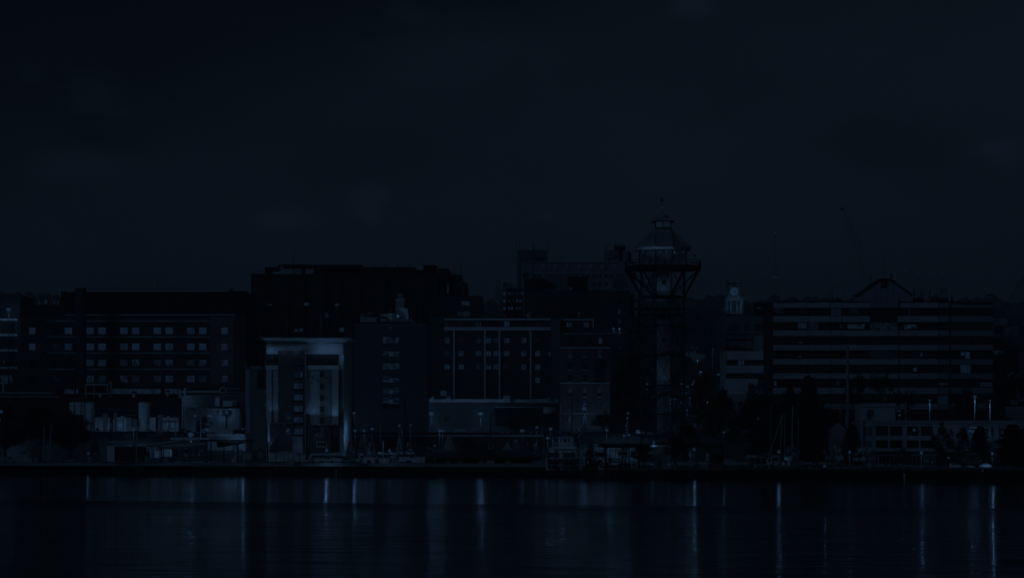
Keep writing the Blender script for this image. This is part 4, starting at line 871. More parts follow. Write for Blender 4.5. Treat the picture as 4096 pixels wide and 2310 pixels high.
# elevator shaft panels in the core
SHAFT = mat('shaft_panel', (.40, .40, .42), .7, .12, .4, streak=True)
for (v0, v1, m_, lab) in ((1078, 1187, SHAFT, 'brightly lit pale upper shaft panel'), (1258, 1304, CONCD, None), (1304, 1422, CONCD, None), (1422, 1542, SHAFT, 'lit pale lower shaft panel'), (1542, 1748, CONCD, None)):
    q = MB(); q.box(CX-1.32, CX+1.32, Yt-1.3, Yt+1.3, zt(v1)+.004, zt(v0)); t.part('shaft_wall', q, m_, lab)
for (v, pw) in ((1183, 400), (1536, 230)):
    for dx in (-.6, .6):
        p = Vector((CX+dx, Yt-3.2, zt(v))); q = MB(); q.box(p.x-.15, p.x+.15, p.y-.15, p.y+.15, p.z-.2, p.z); t.part('floodlight', q, STEEL); t.light(p+Vector((0, 0, .1)), pw*.5, .15, 'SPOT', p+Vector((0, 2.0, 3.4)), 90)
# stairs wind round the shaft
STR = [(1120, 'T2')]
q = MB(); r = MB(); side = 0; n = 0
pts_ = [(-2.35, -2.1), (2.35, -2.1), (2.35, 2.1), (-2.35, 2.1)]
zz = zt(1748); i = 0
while zz < zt(1100):
    a, b = pts_[i % 4], pts_[(i+1) % 4]; z2_ = zz+1.95
    A = Vector((CX+a[0], Yt+a[1], zz)); B = Vector((CX+b[0], Yt+b[1], z2_)); dd = (B-A)
    for off in (-.38, .38):
        nrm = Vector((-dd.y, dd.x, 0)).normalized()*off; q.beam(A+nrm, B+nrm, .08, .28)
        r.beam(A+nrm+Vector((0, 0, 1)), B+nrm+Vector((0, 0, 1)), .05)
        for k in (0, 4): p = A+dd*(k/4)+nrm; r.beam(p, p+Vector((0, 0, 1)), .04)
    for k in range(11):
        p = A+dd*((k+.5)/11); nrm = Vector((-dd.y, dd.x, 0)).normalized(); q.beam(p-nrm*.38, p+nrm*.38, .2, .05)
    zz = z2_; i += 1
t.part('stair', q, GREYM); t.part('stair_railing', r, STEEL)
# platform
zp = zt(1077)
q = MB(); q.slab(ring(7.2, 4.3), zp+.16, zp+.5); t.part('deck', q, BLACK)
q = MB(); q.slab(ring(7.28, 4.36), zp-.05, zp+.1); t.part('deck_edge_beam', q, STEEL)
q = MB(); rg = ring(7.15, 4.27)
for i in range(8):
    a, b = Vector((*rg[i], 0)), Vector((*rg[(i+1) % 8], 0)); n = 6 if (a-b).length > 5 else 3
    for h in (.85, 1.55): q.beam((a.x, a.y, zp+.5+h*.7), (b.x, b.y, zp+.5+h*.7), .07)
    for k in range(n): p = a.lerp(b, k/n); q.beam((p.x, p.y, zp+.5), (p.x, p.y, zp+1.65), .08)
t.part('railing', q, BLACK)
for (x, v) in ((-6.6, 1044), (-4.0, 1044), (5.8, 1044), (-1.8, 1044), (1.7, 1044)):
    q = MB(); q.beam((CX+x, Yt-6.9, zp+1.5), (CX+x, Yt-6.9, zp+2.1), .1); q.box(CX+x-.18, CX+x+.18, Yt-7.1, Yt-6.7, zp+2.1, zp+2.4); t.part('viewer', q, BLACK)
# outriggers
for sx_ in (-1, 1):
    for sy_ in (-1, 1):
        q = MB(); q.beam((CX+sx_*7.1, Yt+sy_*4.2, zp), (CX+sx_*R_, Yt+sy_*S_, zt(1187)), .19); q.beam((CX+sx_*7.1, Yt+sy_*4.2, zp), (CX+sx_*R_, Yt+sy_*S_, zt(1133)), .19); q.beam((CX+sx_*R_, Yt+sy_*S_, zt(1133)), (CX+sx_*S_, Yt+sy_*R_, zt(1187)), .17)
        q.beam((CX+sx_*4.2, Yt+sy_*7.1, zp), (CX+sx_*S_, Yt+sy_*R_, zt(1187)), .15); t.part('outrigger', q, BLACK)
# cabin
zc = zt(1000); rc = ring(4.55, 1.6)
for i in range(8):
    a, b = Vector((*rc[i], 0)), Vector((*rc[(i+1) % 8], 0)); d_ = (b-a); n = 3 if d_.length > 3.4 else 2
    q = MB(); z0_ = zp+.52
    for k in range(n+1): p = a+d_*(k/n); q.beam((p.x, p.y, z0_), (p.x, p.y, zc), .13 if k in (0, n) else .08)
    q.beam((a.x, a.y, z0_+1.7), (b.x, b.y, z0_+1.7), .07); q.beam((a.x, a.y, z0_+.1), (b.x, b.y, z0_+.1), .14)
    wo = t.part('cabin_window', q, BLACK if i != 1 else CONC); q = MB(); ins = Vector((d_.y, -d_.x, 0)).normalized()*(-.06)
    q.add([(a.x+ins.x, a.y+ins.y, z0_), (b.x+ins.x, b.y+ins.y, z0_), (b.x+ins.x, b.y+ins.y, zc), (a.x+ins.x, a.y+ins.y, zc)], [(0, 1, 2, 3)]); t.part('pane', q, litmat('cabin_glass', .22, 1.0, .6, .8) if i not in (0,) else litmat('cabin_glass_dark', .20, 1.0, .5, .8), None, wo)
q = MB(); q.frustum(ring(5.3, 1.7), zt(1002), ring(5.5, 1.75), zt(993)); t.part('eaves', q, OFFW)
ROOFT = mat('tower_roof_metal', (.34, .35, .38), .55, .1, .5)
base = ring(5.5, 1.75); top = [(CX-1.48, Yt-1.48), (CX+1.48, Yt-1.48), (CX+1.48, Yt-1.48), (CX+1.48, Yt+1.48), (CX+1.48, Yt+1.48), (CX-1.48, Yt+1.48), (CX-1.48, Yt+1.48), (CX-1.48, Yt-1.48)]
q = MB(); z0_, z1_ = zt(993)+.004, zt(916)
for i in range(8):
    j = (i+1) % 8; vs = [(*base[i], z0_), (*base[j], z0_), (*top[j], z1_)]
    if top[i] != top[j]: vs.append((*top[i], z1_))
    q.add(vs, [tuple(range(len(vs)))])
rf = t.part('roof', q, ROOFT)
q = MB()
for i in range(8):
    j = (i+1) % 8; a0, a1 = Vector((*base[i], z0_)), Vector((*base[j], z0_)); b0, b1 = Vector((*top[i], z1_)), Vector((*top[j], z1_))
    n = int((a1-a0).length/.3)
    for k in range(n+1): q.beam(a0.lerp(a1, k/n)+Vector((0, 0, .05)), b0.lerp(b1, k/n)+Vector((0, 0, .05)), .06 if 0 < k < n else .14)
t.part('roof_seams', q, ROOFT, None, rf)
sq = lambda h: [(CX-h, Yt-h), (CX+h, Yt-h), (CX+h, Yt+h), (CX-h, Yt+h)]
q = MB(); q.slab(sq(1.6), zt(917), zt(912)); t.part('lantern_sill', q, STEEL)
lant = []
for i in range(4):
    a, b = Vector((*sq(1.44)[i], 0)), Vector((*sq(1.44)[(i+1) % 4], 0)); q = MB()
    for k in (0, .5, 1): p = a.lerp(b, k); q.beam((p.x, p.y, zt(912)), (p.x, p.y, zt(889)), .15)
    wo = t.part('lantern_window', q, BLACK); q = MB(); q.add([(a.x*1, a.y, zt(912)), (b.x, b.y, zt(912)), (b.x, b.y, zt(889)), (a.x, a.y, zt(889))], [(0, 1, 2, 3)]); t.part('pane', q, litmat('lantern_glass', .62, 1, .8, .6), None, wo)
q = MB(); q.slab(sq(2.2), zt(890)+.05, zt(887)+.05); t.part('upper_eaves', q, STEEL)
q = MB(); q.frustum(sq(2.15), zt(887)+.06, sq(.12), zt(845)); t.part('upper_roof', q, ROOFT)
q = MB(); q.fr('T1', 745, 275, 805, 318, Yt-1.6, .2, .6); t.part('roof_hatch', q, ROOFT)
q = MB(); q.bar((CX, Yt, zt(845)), (CX, Yt, zt(788)), .05); q.ball((CX, Yt, zt(787)), .1, 8, 5); t.part('flagpole', q, GREYM)
q = MB(); a = W('T1', 0, 0, Yt); fl = [W('T1', x, y, Yt) for x, y in ((769, 41), (728, 58), (745, 72), (728, 90), (769, 100))]; q.prism([(p.x, p.z) for p in fl], Yt-.02, Yt+.02); t.part('pennant', q, BLACK)
for dx in (-.17, .23): q = MB(); q.ball((CX-.05+dx, Yt-.2, zt(829.5)), .14, 10, 6); t.part('beacon', q, LAMPD, smooth=True)
q = MB()
for k in range(12):
    a0, a1 = 2*math.pi*k/12, 2*math.pi*(k+1)/12; q.bar((CX+.62*math.cos(a0), Yt, zt(833)+.5*math.sin(a0)), (CX+.62*math.cos(a1), Yt, zt(833)+.5*math.sin(a1)), .03, n=4)
t.part('finial_ring', q, GREYM)
for x in (485, 585, 725, 815, 948, 1065):
    p = W('T1', x, 818, Yt-4.6); p.y = Yt-(4.95 if 640 < x < 900 else 3.9); q = MB(); q.ball(p+Vector((0, 0, -.05)), .14, 8, 5); t.part('eave_lamp', q, LAMP, smooth=True); t.light(p-Vector((0, .15, .2)), 22, .1)
for (x, y, pw) in ((0, -9.5, 900),):
    pass
# roof wash: small floods on the deck edge aim at the roof
for dx in (-3.0, .4):
    p = Vector((CX+dx, Yt-6.9, zp+.7)); q = MB(); q.box(p.x-.12, p.x+.12, p.y-.1, p.y+.1, p.z, p.z+.25); t.part('deck_flood', q, STEEL); t.light(p+Vector((0, 0, .3)), 1500 if dx < 0 else 800, .15, 'SPOT', (CX+dx*.6, Yt-2.4, zt(950)), 70)

# raised walkway round the tower foot
dk = TH('raised_walkway', 'raised walkway with railings on dark piers round the tower foot', 'walkway', (CX, 556, 1.95))
def rail(q, p, r, h=1.1, n=12, w=.06):
    p, r = Vector(p), Vector(r)
    for hh in (h, h*.5): q.beam(p+Vector((0, 0, hh)), r+Vector((0, 0, hh)), w)
    for k in range(n+1): s = p.lerp(r, k/n); q.beam(s, s+Vector((0, 0, h)), w)
x0, x1 = W('S', 2404, 0, 551).x, W('S', 2895, 0, 551).x; za, zb_ = W('S', 0, 1772, 551).z, W('S', 0, 1786, 551).z
q = MB(); q.box(x0, x1, 551, 570, zb_, za); dk.part('deck', q, DARKW)
q = MB(); q.box(x0, x1, 550.8, 551, zb_-.1, zb_+.35); dk.part('edge_beam', q, BLACK)
q = MB(); rail(q, (x0, 551.1, za), (x1, 551.1, za), 1.05, 13); dk.part('railing', q, GREYM)
for u in (2422, 2490, 2555, 2700, 2760, 2830, 2890): p = W('S', u, 0, 553); q = MB(); q.beam((p.x, 553, 1.6), (p.x, 553, zb_), .45, .45); dk.part('pier', q, DARKW)
# lift lobby block under the walkway
t = TH('lift_lobby', 'plain pale concrete lift lobby under the tower', 'lobby', (CX, 553, 1.95)); a, b = W('S', 2613, 1785, 549.5), W('S', 2682, 1871, 549.5)
q = MB(); q.box(a.x, b.x, 549.5, 558, 1.9, a.z); t.part('wall', q, CONC); fpart(t, 'door', BLACK, 'S', [(2634, 1838, 2645, 1870)], 549.5, .06, 0); fpart(t, 'fascia', OFFW, 'S', [(2600, 1778, 2684, 1787)], 549.5, .5, 2)
a = W('S', 2545, 1788, 552); q = MB(); q.fr('S', 2548, 1780, 2615, 1812, 552, 0, 4); t.part('side_wall', q, OFFW)

# ---------------------------------------------------------------- clock tower and the blocks by it
Yc = 950; P = lambda x, y, Y=Yc: W('C1', x, y, Y)
t = TH('clock_tower', 'floodlit stone clock tower with a white dial over a louvred bell opening', 'clock tower', (P(427, 1000).x, Yc+6, P(0, 1015).z))
CL = mat('clock_tower_stone', (.42, .42, .42), .85, .12, .3); CL2 = mat('clock_tower_side_stone', (.16, .16, .16), .9, .2, .3)
a, b = P(245, 235), P(610, 235); zb_ = P(0, 1015).z
q = MB(); q.frustum(rect(P(225, 0).x, P(620, 0).x, Yc, Yc+11), zb_, rect(a.x, b.x, Yc+.3, Yc+10.7), a.z); t.part('shaft', q, CL)
fpart(t, 'recessed_face', CL, 'C1', [(285, 330, 565, 680)], Yc, .1, 0)
for (x0, x1) in ((245, 278), (572, 606)): fpart(t, 'buttress', CL2, 'C1', [(x0, 260, x1, 600)], Yc, .9, .2)
for (x0, x1) in ((205, 240), (610, 645)): fpart(t, 'buttress', CL2, 'C1', [(x0, 495 if x0 > 300 else 560, x1, 1000)], Yc, .8, 8)
for (x0, x1) in ((235, 285), (568, 612)): fpart(t, 'lower_pier', CL, 'C1', [(x0, 600, x1, 1000)], Yc, .5, 0)
q = MB()
for (x0, x1) in ((250, 285), (572, 612)): q.fr('C1', x0, 222, x1, 240, Yc, .4, 2)
q.bar(P(275, 225), P(275, 185), .06); t.part('pinnacle', q, STEEL)
for (x0, x1) in ((292, 350), (370, 485), (510, 565)): fpart(t, 'frieze_panel', STEEL, 'C1', [(x0, 270, x1, 296)], Yc, .15, 0)
fpart(t, 'inset_panel', CL2, 'C1', [(370, 312, 488, 362)], Yc, .12, 0)
dl = None
q = MB(); q.disc(P(427, 475)-Vector((0, .5, 0)), 115*.1789/F*Yc, .4, 36); ringp = t.part('dial_surround', q, CL2)
q = MB(); q.disc(P(427, 475)-Vector((0, .6, 0)), 99*.1789/F*Yc, .2, 36); dl = t.part('dial', q, mat('dial_glass', .7, .6, 0, emit=BLUE, es=.42), smooth=False)
q = MB(); c = P(427, 475)-Vector((0, .68, 0))
for k in range(12):
    a_ = k*math.pi/6; d_ = Vector((math.sin(a_), 0, math.cos(a_))); R = 99*.1789/F*Yc; q.beam(c+d_*R*.80, c+d_*R*.97, .07)
t.part('hour_marks', q, STEEL, None, dl)
q = MB(); q.beam(c-Vector((0, .05, 0)), P(475, 528)-Vector((0, .75, 0)), .09); q.beam(c-Vector((0, .05, 0)), P(452, 510)-Vector((0, .76, 0)), .17); t.part('hands', q, BLACK, None, dl)
for (x0, x1, y0) in ((300, 334, 702), (374, 476, 694), (512, 550, 702)):
    q = MB(); q.fr('C1', x0, y0, x1, 918, Yc, .12, 0); lo = t.part('bell_louvre', q, CL2); q = MB()
    for k in range(10): y = y0+8+(918-y0)*k/10.5; q.fr('C1', x0+3, y, x1-3, y+9, Yc, .25, 0)
    t.part('slats', q, STEEL, None, lo)
q = MB(); q.lathe(P(425, 735)-Vector((0, .6, 0)), [(.55, -.35), (.4, 0), (.32, .3), (.1, .45)], 12); t.part('bell', q, CL)
for (x, pw) in ((330, 1500), (427, 1500), (530, 1500), (260, 500), (595, 500)):
    p = P(x, 1000)-Vector((0, 5.0, 0)); t.light(p, pw*1.2, .3, 'SPOT', P(x, 640), 80)
q = MB(); q.fr('C1', 250, 985, 620, 1008, Yc-5, .3, .3); t.part('floodlight_ledge', q, STEEL)
q = MB(); q.fr('C1', 192, 845, 214, 930, Yc-.5, .3, 0); q.fr('C1', 613, 440, 625, 470, Yc-.5, .3, 0); t.part('side_lamp', q, LITD)
t = bld('newspaper_building', 'pale office building below the clock tower with gridded windows', 'C1', 160, 1012, 1320, 940, 30, mat('tower_base_stone', (.15, .16, .18), .9, .2, .2, streak=True))
for (x0, x1) in ((306, 396), (426, 516), (670, 758), (910, 1000), (1030, 1118)): win(t, 'C1', x0, 1207, x1, 1345, 940, LITF if x0 != 910 else GLASS2, 3, 2, fm=BLACK, th=.16)
fpart(t, 'roof_edge', CONCD, 'C1', [(160, 1008, 1320, 1018)], 940, .3, .2); q = MB(); q.fr('C1', 188, 845, 214, 935, 941, 0, 2); t.part('roof_cowl', q, CONC)
tt = TH('cooling_tower_frame', 'dark framed rooftop plant enclosure with two pale louvred boxes', 'roof plant', W('C1', 1040, 1010, 930)); q = MB(); Pq = lambda x, y: W('C1', x, y, 930)
q.fr('C1', 855, 730, 1215, 748, 930, .3, 5); q.fr('C1', 865, 870, 1210, 885, 930, .3, 5)
for x in (870, 1040, 1205): q.fr('C1', x-6, 735, x+6, 1010, 930, .3, .3)
q.beam(Pq(875, 760), Pq(915, 1000), .2); q.beam(Pq(1040, 800), Pq(1080, 990), .2); tt.part('frame', q, BLACK)
for (x0, x1) in ((905, 1035), (1070, 1205)): q = MB(); q.fr('C1', x0, 832, x1, 872, 931, .1, 3); tt.part('louvred_box', q, CONC)
q = MB(); q.fr('C1', 865, 748, 1240, 830, 932, 0, 3); q.fr('C1', 865, 885, 1240, 1010, 932, 0, 3); tt.part('screen', q, BLACK)
# pergola frame, block and banded parking deck
tt = TH('rooftop_pergola', 'black open steel pergola on the roof beyond the trees', 'pergola', W('R7', 270, 648, 720)); q = MB()
q.fr('R7', 163, 540, 380, 546, 720, .2, .3); q.fr('R7', 163, 572, 350, 584, 720, .2, .3)
for x in (168, 208, 252, 290, 335, 372): q.fr('R7', x-1.5, 540, x+1.5, 584, 720, .2, .3)
for x in (168, 345): q.fr('R7', x-2, 584, x+2, 650, 720, .2, .3)
tt.part('frame', q, BLACK); q = MB(); q.fr('R7', 163, 632, 350, 650, 721, .2, 1); tt.part('parapet', q, BLACK)
t = bld('parking_annex', 'dark blank block beside the black steel pergola', 'R7', 348, 549, 474, 718, 20, CONCD); fpart(t, 'roof_screen', CONC, 'R7', [(425, 574, 472, 615)], 718, .2, 0)
t = bld('banded_deck_building', 'low deck building with two broad pale bands below the pergola', 'R7', 163, 650, 474, 700, 18, CONCD)
BAND = mat('precast_band', (.42, .42, .44), .85, .13, .25, streak=True)
fpart(t, 'band', BAND, 'R7', [(163, 652, 474, 708)], 700, .4, 0); fpart(t, 'band', BAND, 'R7', [(163, 743, 474, 793)], 700, .4, 0); fpart(t, 'band', BAND, 'R7', [(163, 829, 474, 930)], 700, .4, 0)
win(t, 'R7', 170, 711, 244, 740, 700, GLASS2, 4, 1); win(t, 'R7', 247, 712, 284, 740, 700, LITC, 2, 1); win(t, 'R7', 290, 711, 405, 740, 700, GLASS2, 5, 1); win(t, 'R7', 410, 711, 470, 740, 700, GLASS, 2, 1); win(t, 'R7', 170, 796, 405, 826, 700, GLASS2, 9, 1); win(t, 'R7', 410, 796, 470, 826, 700, GLASS, 2, 1)
fpart(t, 'corner_fin', CONC, 'R7', [(157, 645, 165, 840)], 700, .6, 0)

# ---------------------------------------------------------------- big banded building on the right
Yr = 655
SPN = mat('precast_spandrel', (.35, .35, .37), .85, .15, .2, streak=True); SPD = mat('darker_spandrel', (.23, .23, .25), .85, .15, .2, streak=True)
t = bld('banded_block', 'long office block of pale bands with a central gabled bay', 'S', 3094, 1206, 3972, Yr+1.2, 26, DARKW)
BANDED = t
# panels step in and out: x edges in photograph columns
edges = [3094, 3141, 3187, 3232, 3277, 3322, 3367, 3424, 3480, 3593, 3645, 3696, 3752, 3797, 3840, 3884, 3928, 3972]
offs = [0, .25, .5, .3, .1, .45, .2, .55, .9, .55, .35, .2, .5, 1.0, .75, 1.0, .75, .9]
offs = [0.0, .2, .4, .25, .5, .3, .15, .35, .8, .35, .25, .45, .2, -.5, -.35, -.5, -.35]
rowsS = [(1208, 1230, 1207, 1231), (1263, 1287, 1266, 1288), (1320, 1343, 1323, 1344), (1378, 1400, 1381, 1403), (1435, 1457, 1438, 1460), (1492, 1514, 1494, 1517), (1549, 1574, 1549, 1576), (1613, 1636, 1613, 1636)]
for k, (a0, a1, b0, b1) in enumerate(rowsS):
    for i in range(len(edges)-1):
        if k == 1 and edges[i] == 3480: continue
        m_ = SPN if i < 12 else SPD
        q = MB(); f = Yr-offs[i]; A, B = W('S', edges[i]+.0, a0, f), W('S', edges[i+1]-.3, a1, f); q.box(A.x, B.x, f, Yr+1.2, B.z, A.z); t.part('spandrel', q, m_)
rnd = random.Random(11)
lits = {(1, 3): LITD, (2, 3): None, (1, 8): LITD, (0, 5): 'blind', (0, 0): 'blindx', (4, 14): LITC, (3, 8): LITF, (3, 10): None, (5, 0): None}
for k in range(8):
    y0 = rowsS[k][1]+1.5; y1 = (rowsS[k+1][0]-1.5) if k < 7 else 1690
    for i in range(len(edges)-1):
        if (k == 0 and i == 8): y0_, y1_ = y0, 1287
        elif (k == 1 and i == 8): y0_, y1_ = 1289, y1
        else: y0_, y1_ = y0, y1
        f = Yr+.55-offs[i]*.6
        mt = [GLASS, GLASS2, GLASS2, GLASS2][rnd.randrange(4)] if i < 12 else [GLASS, GLASS, GLASS2][rnd.randrange(3)]
        lv = lits.get((k, i)); nx_ = 3
        if lv == 'blind': mt = CONCD
        elif lv is not None and not isinstance(lv, str): mt = lv
        if i % 3 == 0 and k > 0 or True:
            if len([1]) and (k*17+i) % 1 == 0: win(t, 'S', edges[i]+2, y0_, edges[i+1]-2, y1_, f, mt, nx_, 1, fm=STEEL, th=.05, proud=.04)
# lit fittings seen inside single bays
for (fr, x0, y0, x1, y1, mt, nx_) in (('R7', 632, 470, 690, 505, LITC, 1), ('R7', 950, 478, 1066, 506, LITB, 8), ('R7', 1098, 468, 1130, 503, LITC, 2), ('R7', 905, 477, 917, 505, LITD, 1), ('R7', 640, 592, 660, 599, LIT, 1), ('R7', 629, 682, 655, 692, LITC, 1), ('R7', 628, 766, 666, 782, LITC, 1), ('R7', 479, 845, 495, 874, LITC, 1),
                                     ('R7', 482, 372, 543, 408, LITF, 2), ('R8', 137, 468, 186, 505, LITD, 3), ('R8', 277, 470, 312, 500, LITF, 2), ('R8', 355, 480, 435, 508, LITB, 6), ('R8', 192, 560, 213, 582, LITC, 1), ('R8', 190, 655, 224, 693, LITD, 1), ('R8', 721, 656, 745, 680, LITC, 2), ('R8', 751, 656, 780, 698, LIT, 1), ('R8', 462, 664, 474, 684, LITC, 1), ('R8', 488, 664, 503, 684, LITC, 1), ('R8', 510, 664, 526, 684, LITC, 1),
                                     ('R8', 416, 756, 438, 781, LITC, 1), ('R8', 488, 758, 506, 786, LITD, 1), ('R8', 577, 855, 637, 870, LITD, 3), ('R8', 387, 375, 393, 418, LITD, 1), ('R8', 575, 935, 640, 990, LITD, 3), ('R8', 0, 375, 60, 410, LITF, 4), ('R8', 848, 852, 925, 880, LITD, 5), ('R7', 798, 832, 808, 865, LITC, 1), ('R7', 882, 835, 900, 872, LITD, 1)):
    q = MB(); q.fr(fr, x0, y0, x1, y1, Yr+.3, .02, 0); t.part('lit_fitting', q, mt)
# gabled bay
q = MB(); G = lambda x, y: W('R8', x, y, Yr-1.2); pts_ = [(G(x, y).x, G(x, y).z) for x, y in ((45, 330), (48, 298), (192, 196), (270, 196), (404, 295), (406, 330))]
q.prism(pts_, Yr-1.2, Yr+14); t.part('gable_wall', q, SPD)
q = MB()
for (p, r) in (((40, 296), (192, 190)), ((192, 190), (268, 190)), ((268, 190), (408, 292))): q.beam(G(*p)+Vector((0, -.2, 0)), G(*r)+Vector((0, -.2, 0)), .8, .45)
t.part('gable_coping', q, STEEL)
q = MB()
for x in (92, 135, 172, 205, 250, 285, 320, 360): q.fr('R8', x, 205 if 150 < x < 300 else 285, x+1.2, 330, Yr-1.2, .05, 0)
t.part('panel_joint', q, DARKW); fpart(t, 'gable_opening', GLASS, 'R8', [(211, 196, 246, 246)], Yr-1.2, .07, 0)
fpart(t, 'gable_bay_wall', SPD, 'R8', [(135, 330, 318, 371)], Yr-1.0, .1, 2)
fpart(t, 'roof_edge', STEEL, 'S', [(3094, 1204, 3424, 1208), (3648, 1204, 3840, 1208), (3840, 1209, 3974, 1214)], Yr, .6, .5)
fpart(t, 'ground_storey', CONCD, 'S', [(3094, 1640, 3972, 1700)], Yr+.9, 0, .2); fpart(t, 'ground_column', SPN, 'S', [(3620, 1560, 3640, 1700), (3355, 1640, 3366, 1700), (3530, 1570, 3541, 1700)], Yr, .2, .3)
# rooftop aerials
def aerial(fr, x, y1, y0, Y, r, lab, m=STEEL, panel=None):
    p0, p1 = W(fr, x, y1, Y), W(fr, x, y0, Y); tt = TH('aerial', lab, 'aerial', p0); q = MB(); q.bar(p0, p1, r*.6, r*.5); tt.part('rod', q, m)
    q = MB()
    if panel: q.fr(fr, x-panel, y0, x+panel, y0+(y1-y0)*.5, Y, .25, .25)
    else: q.bar(p0+(p1-p0)*.55, p1, r, r)
    tt.part('antenna', q, m if panel is None else CONCD)
for a_ in (('R7', 826, 330, 242, 660, .15, 'pale panel antenna, the one nearest the roof corner of the banded block', STEEL, 4), ('R7', 841, 330, 234, 662, .15, 'pale panel antenna in the middle of its trio on the banded block', STEEL, 5), ('R7', 856, 330, 236, 660, .15, 'pale panel antenna on the gable side of its trio', STEEL, 4),
           ('R7', 886, 330, 225, 662, .04, 'hair-thin whip left of the gable'), ('R7', 922, 330, 232, 662, .04, 'second hair-thin whip left of the gable'), ('R7', 993, 328, 282, 660, .12, 'short hooked vent pole close under the gable'),
           ('R8', 227, 190, 50, 662, .05, 'tall whip rising from the gable top'), ('R8', 272, 195, 152, 660, .18, 'stubby figure-like aerial on the gable end'), ('R8', 141, 235, 163, 668, .12, 'slanted twin post behind the gable slope'),
           ('R8', 421, 330, 250, 660, .14, 'thick rod aerial right beside the gable'), ('R8', 470, 330, 254, 660, .15, 'dark boxy antenna right of the gable', STEEL, 8), ('R8', 487, 330, 258, 660, .04, 'thin whip by the boxy antenna'), ('R8', 520, 330, 255, 660, .1, 'slender rod aerial between the boxy antenna and the cluster'),
           ('R8', 589, 330, 244, 662, .05, 'first whip of the dense roof cluster'), ('R8', 604, 330, 243, 662, .07, 'second whip of the dense roof cluster'), ('R8', 617, 330, 246, 660, .05, 'third whip of the dense roof cluster'), ('R8', 629, 330, 243, 664, .07, 'last whip of the dense roof cluster')):
    aerial(*a_)
tt = TH('roof_cone', 'small dark cone finial toward the end of the banded roof', 'finial', W('R8', 664, 338, 660)); q = MB(); q.bar(W('R8', 664, 338, 660), W('R8', 664, 286, 660), .32, .03, 8); tt.part('spike', q, STEEL); q = MB(); q.fr('R8', 658, 333, 670, 338, 660, .3, .3); tt.part('foot', q, STEEL)
for (fr, x0, y0, x1, y1, lab) in (('R7', 862, 312, 915, 330, 'low tangle of roof cabinets left of the gable'), ('R8', 418, 308, 480, 330, 'roof cabinets and braces right of the gable'), ('R8', 535, 305, 640, 332, 'roof cabinets under the antenna cluster')):
    tt = plant('roof_cabinet', lab, fr, [(x0, y0+6, x1, y1)], 662, STEEL, 'roof plant'); q = MB()
    for k in range(9): xx = x0+(x1-x0)*rnd.random(); q.beam(W(fr, xx, y1, 660), W(fr, xx+rnd.uniform(-10, 10), y0-rnd.uniform(0, 5), 660), .1)
    tt.part('bracing', q, STEEL)
# neighbour to the right
t = bld('end_office_building', 'plain pale office building at the right edge with a lift tower', 'R8', 925, 440, 1020, 700, 20, SPD)
fpart(t, 'stair_tower', mat('stair_tower_panel', (.26, .26, .29), .85, .15, .3), 'R8', [(1012, 492, 1093, 600)], 699, .3, 8); fpart(t, 'lower_front', SPD, 'R8', [(925, 600, 1097, 775)], 699, .1, 15)
for (x0, x1) in ((942, 962), (971, 990)): win(t, 'R8', x0, 490, x1, 531, 700, GLASS2, 1, 1, fm=BLACK, th=.15)
win(t, 'R8', 942, 572, 992, 597, 700, GLASS2, 3, 1); win(t, 'R8', 932, 648, 962, 672, 698.9, LITC, 3, 1); win(t, 'R8', 968, 645, 998, 672, 698.9, LITD, 2, 1); win(t, 'R8', 1012, 645, 1080, 673, 698.9, GLASS, 3, 1); win(t, 'R8', 932, 718, 965, 748, 698.9, GLASS2, 2, 1); win(t, 'R8', 970, 718, 1080, 747, 698.9, GLASS, 4, 1)
# cranes
lattice('crane', 'slanting lattice crane jib rising behind the gabled bay', W('S', 3474, 1145, 760), W('S', 3372, 838, 760), 1.1, .6, 22, GREYM, 'crane', .024)
tt = TH('crane_cable', 'thin hanging crane line beside the slanting jib', 'cable', W('S', 3388, 850, 760)); q = MB(); q.bar(W('S', 3388, 845, 760), W('S', 3455, 1020, 760), .04); tt.part('line', q, STEEL); q = MB(); q.fr('S', 3362, 832, 3374, 838, 760, .4, .4); tt.part('sheave', q, STEEL)
cr = lattice('crane', 'big leaning lattice crane at the right edge of the scene', W('R8', 960, 680, 690), W('R8', 1175, 150, 690), 2.0, 2.2, 16, GREYM, 'crane', .04)
tt = TH('crane_stay', 'pair of stay ropes running above the big leaning crane', 'cable', W('R8', 960, 600, 688)); q = MB(); q.bar(W('R8', 1130, 160, 688), W('R8', 940, 470, 688), .05); tt.part('rope', q, STEEL); q = MB(); q.bar(W('R8', 1135, 175, 688), W('R8', 975, 440, 688), .04); tt.part('rope', q, STEEL)
# distant red-lit masts
for i, (x, y) in enumerate(((363, 137), (443, 146), (523, 146), (604, 146))):
    p1 = W('R8', x, y, 2600); p0 = Vector((p1.x, 2600, 120)); tt = TH('distant_mast', ('far-off lit mast, standing nearest the gable', 'far-off lit mast, second from the gable', 'far-off lit mast, third from the gable', 'far-off lit mast, last in its line')[i], 'mast', p0)
    q = MB(); q.bar(p0, p1, .14, .1, 4); tt.part('pole', q, STEEL); q = MB(); q.ball(p1, .9, 8, 5); tt.part('beacon', q, LAMPD)

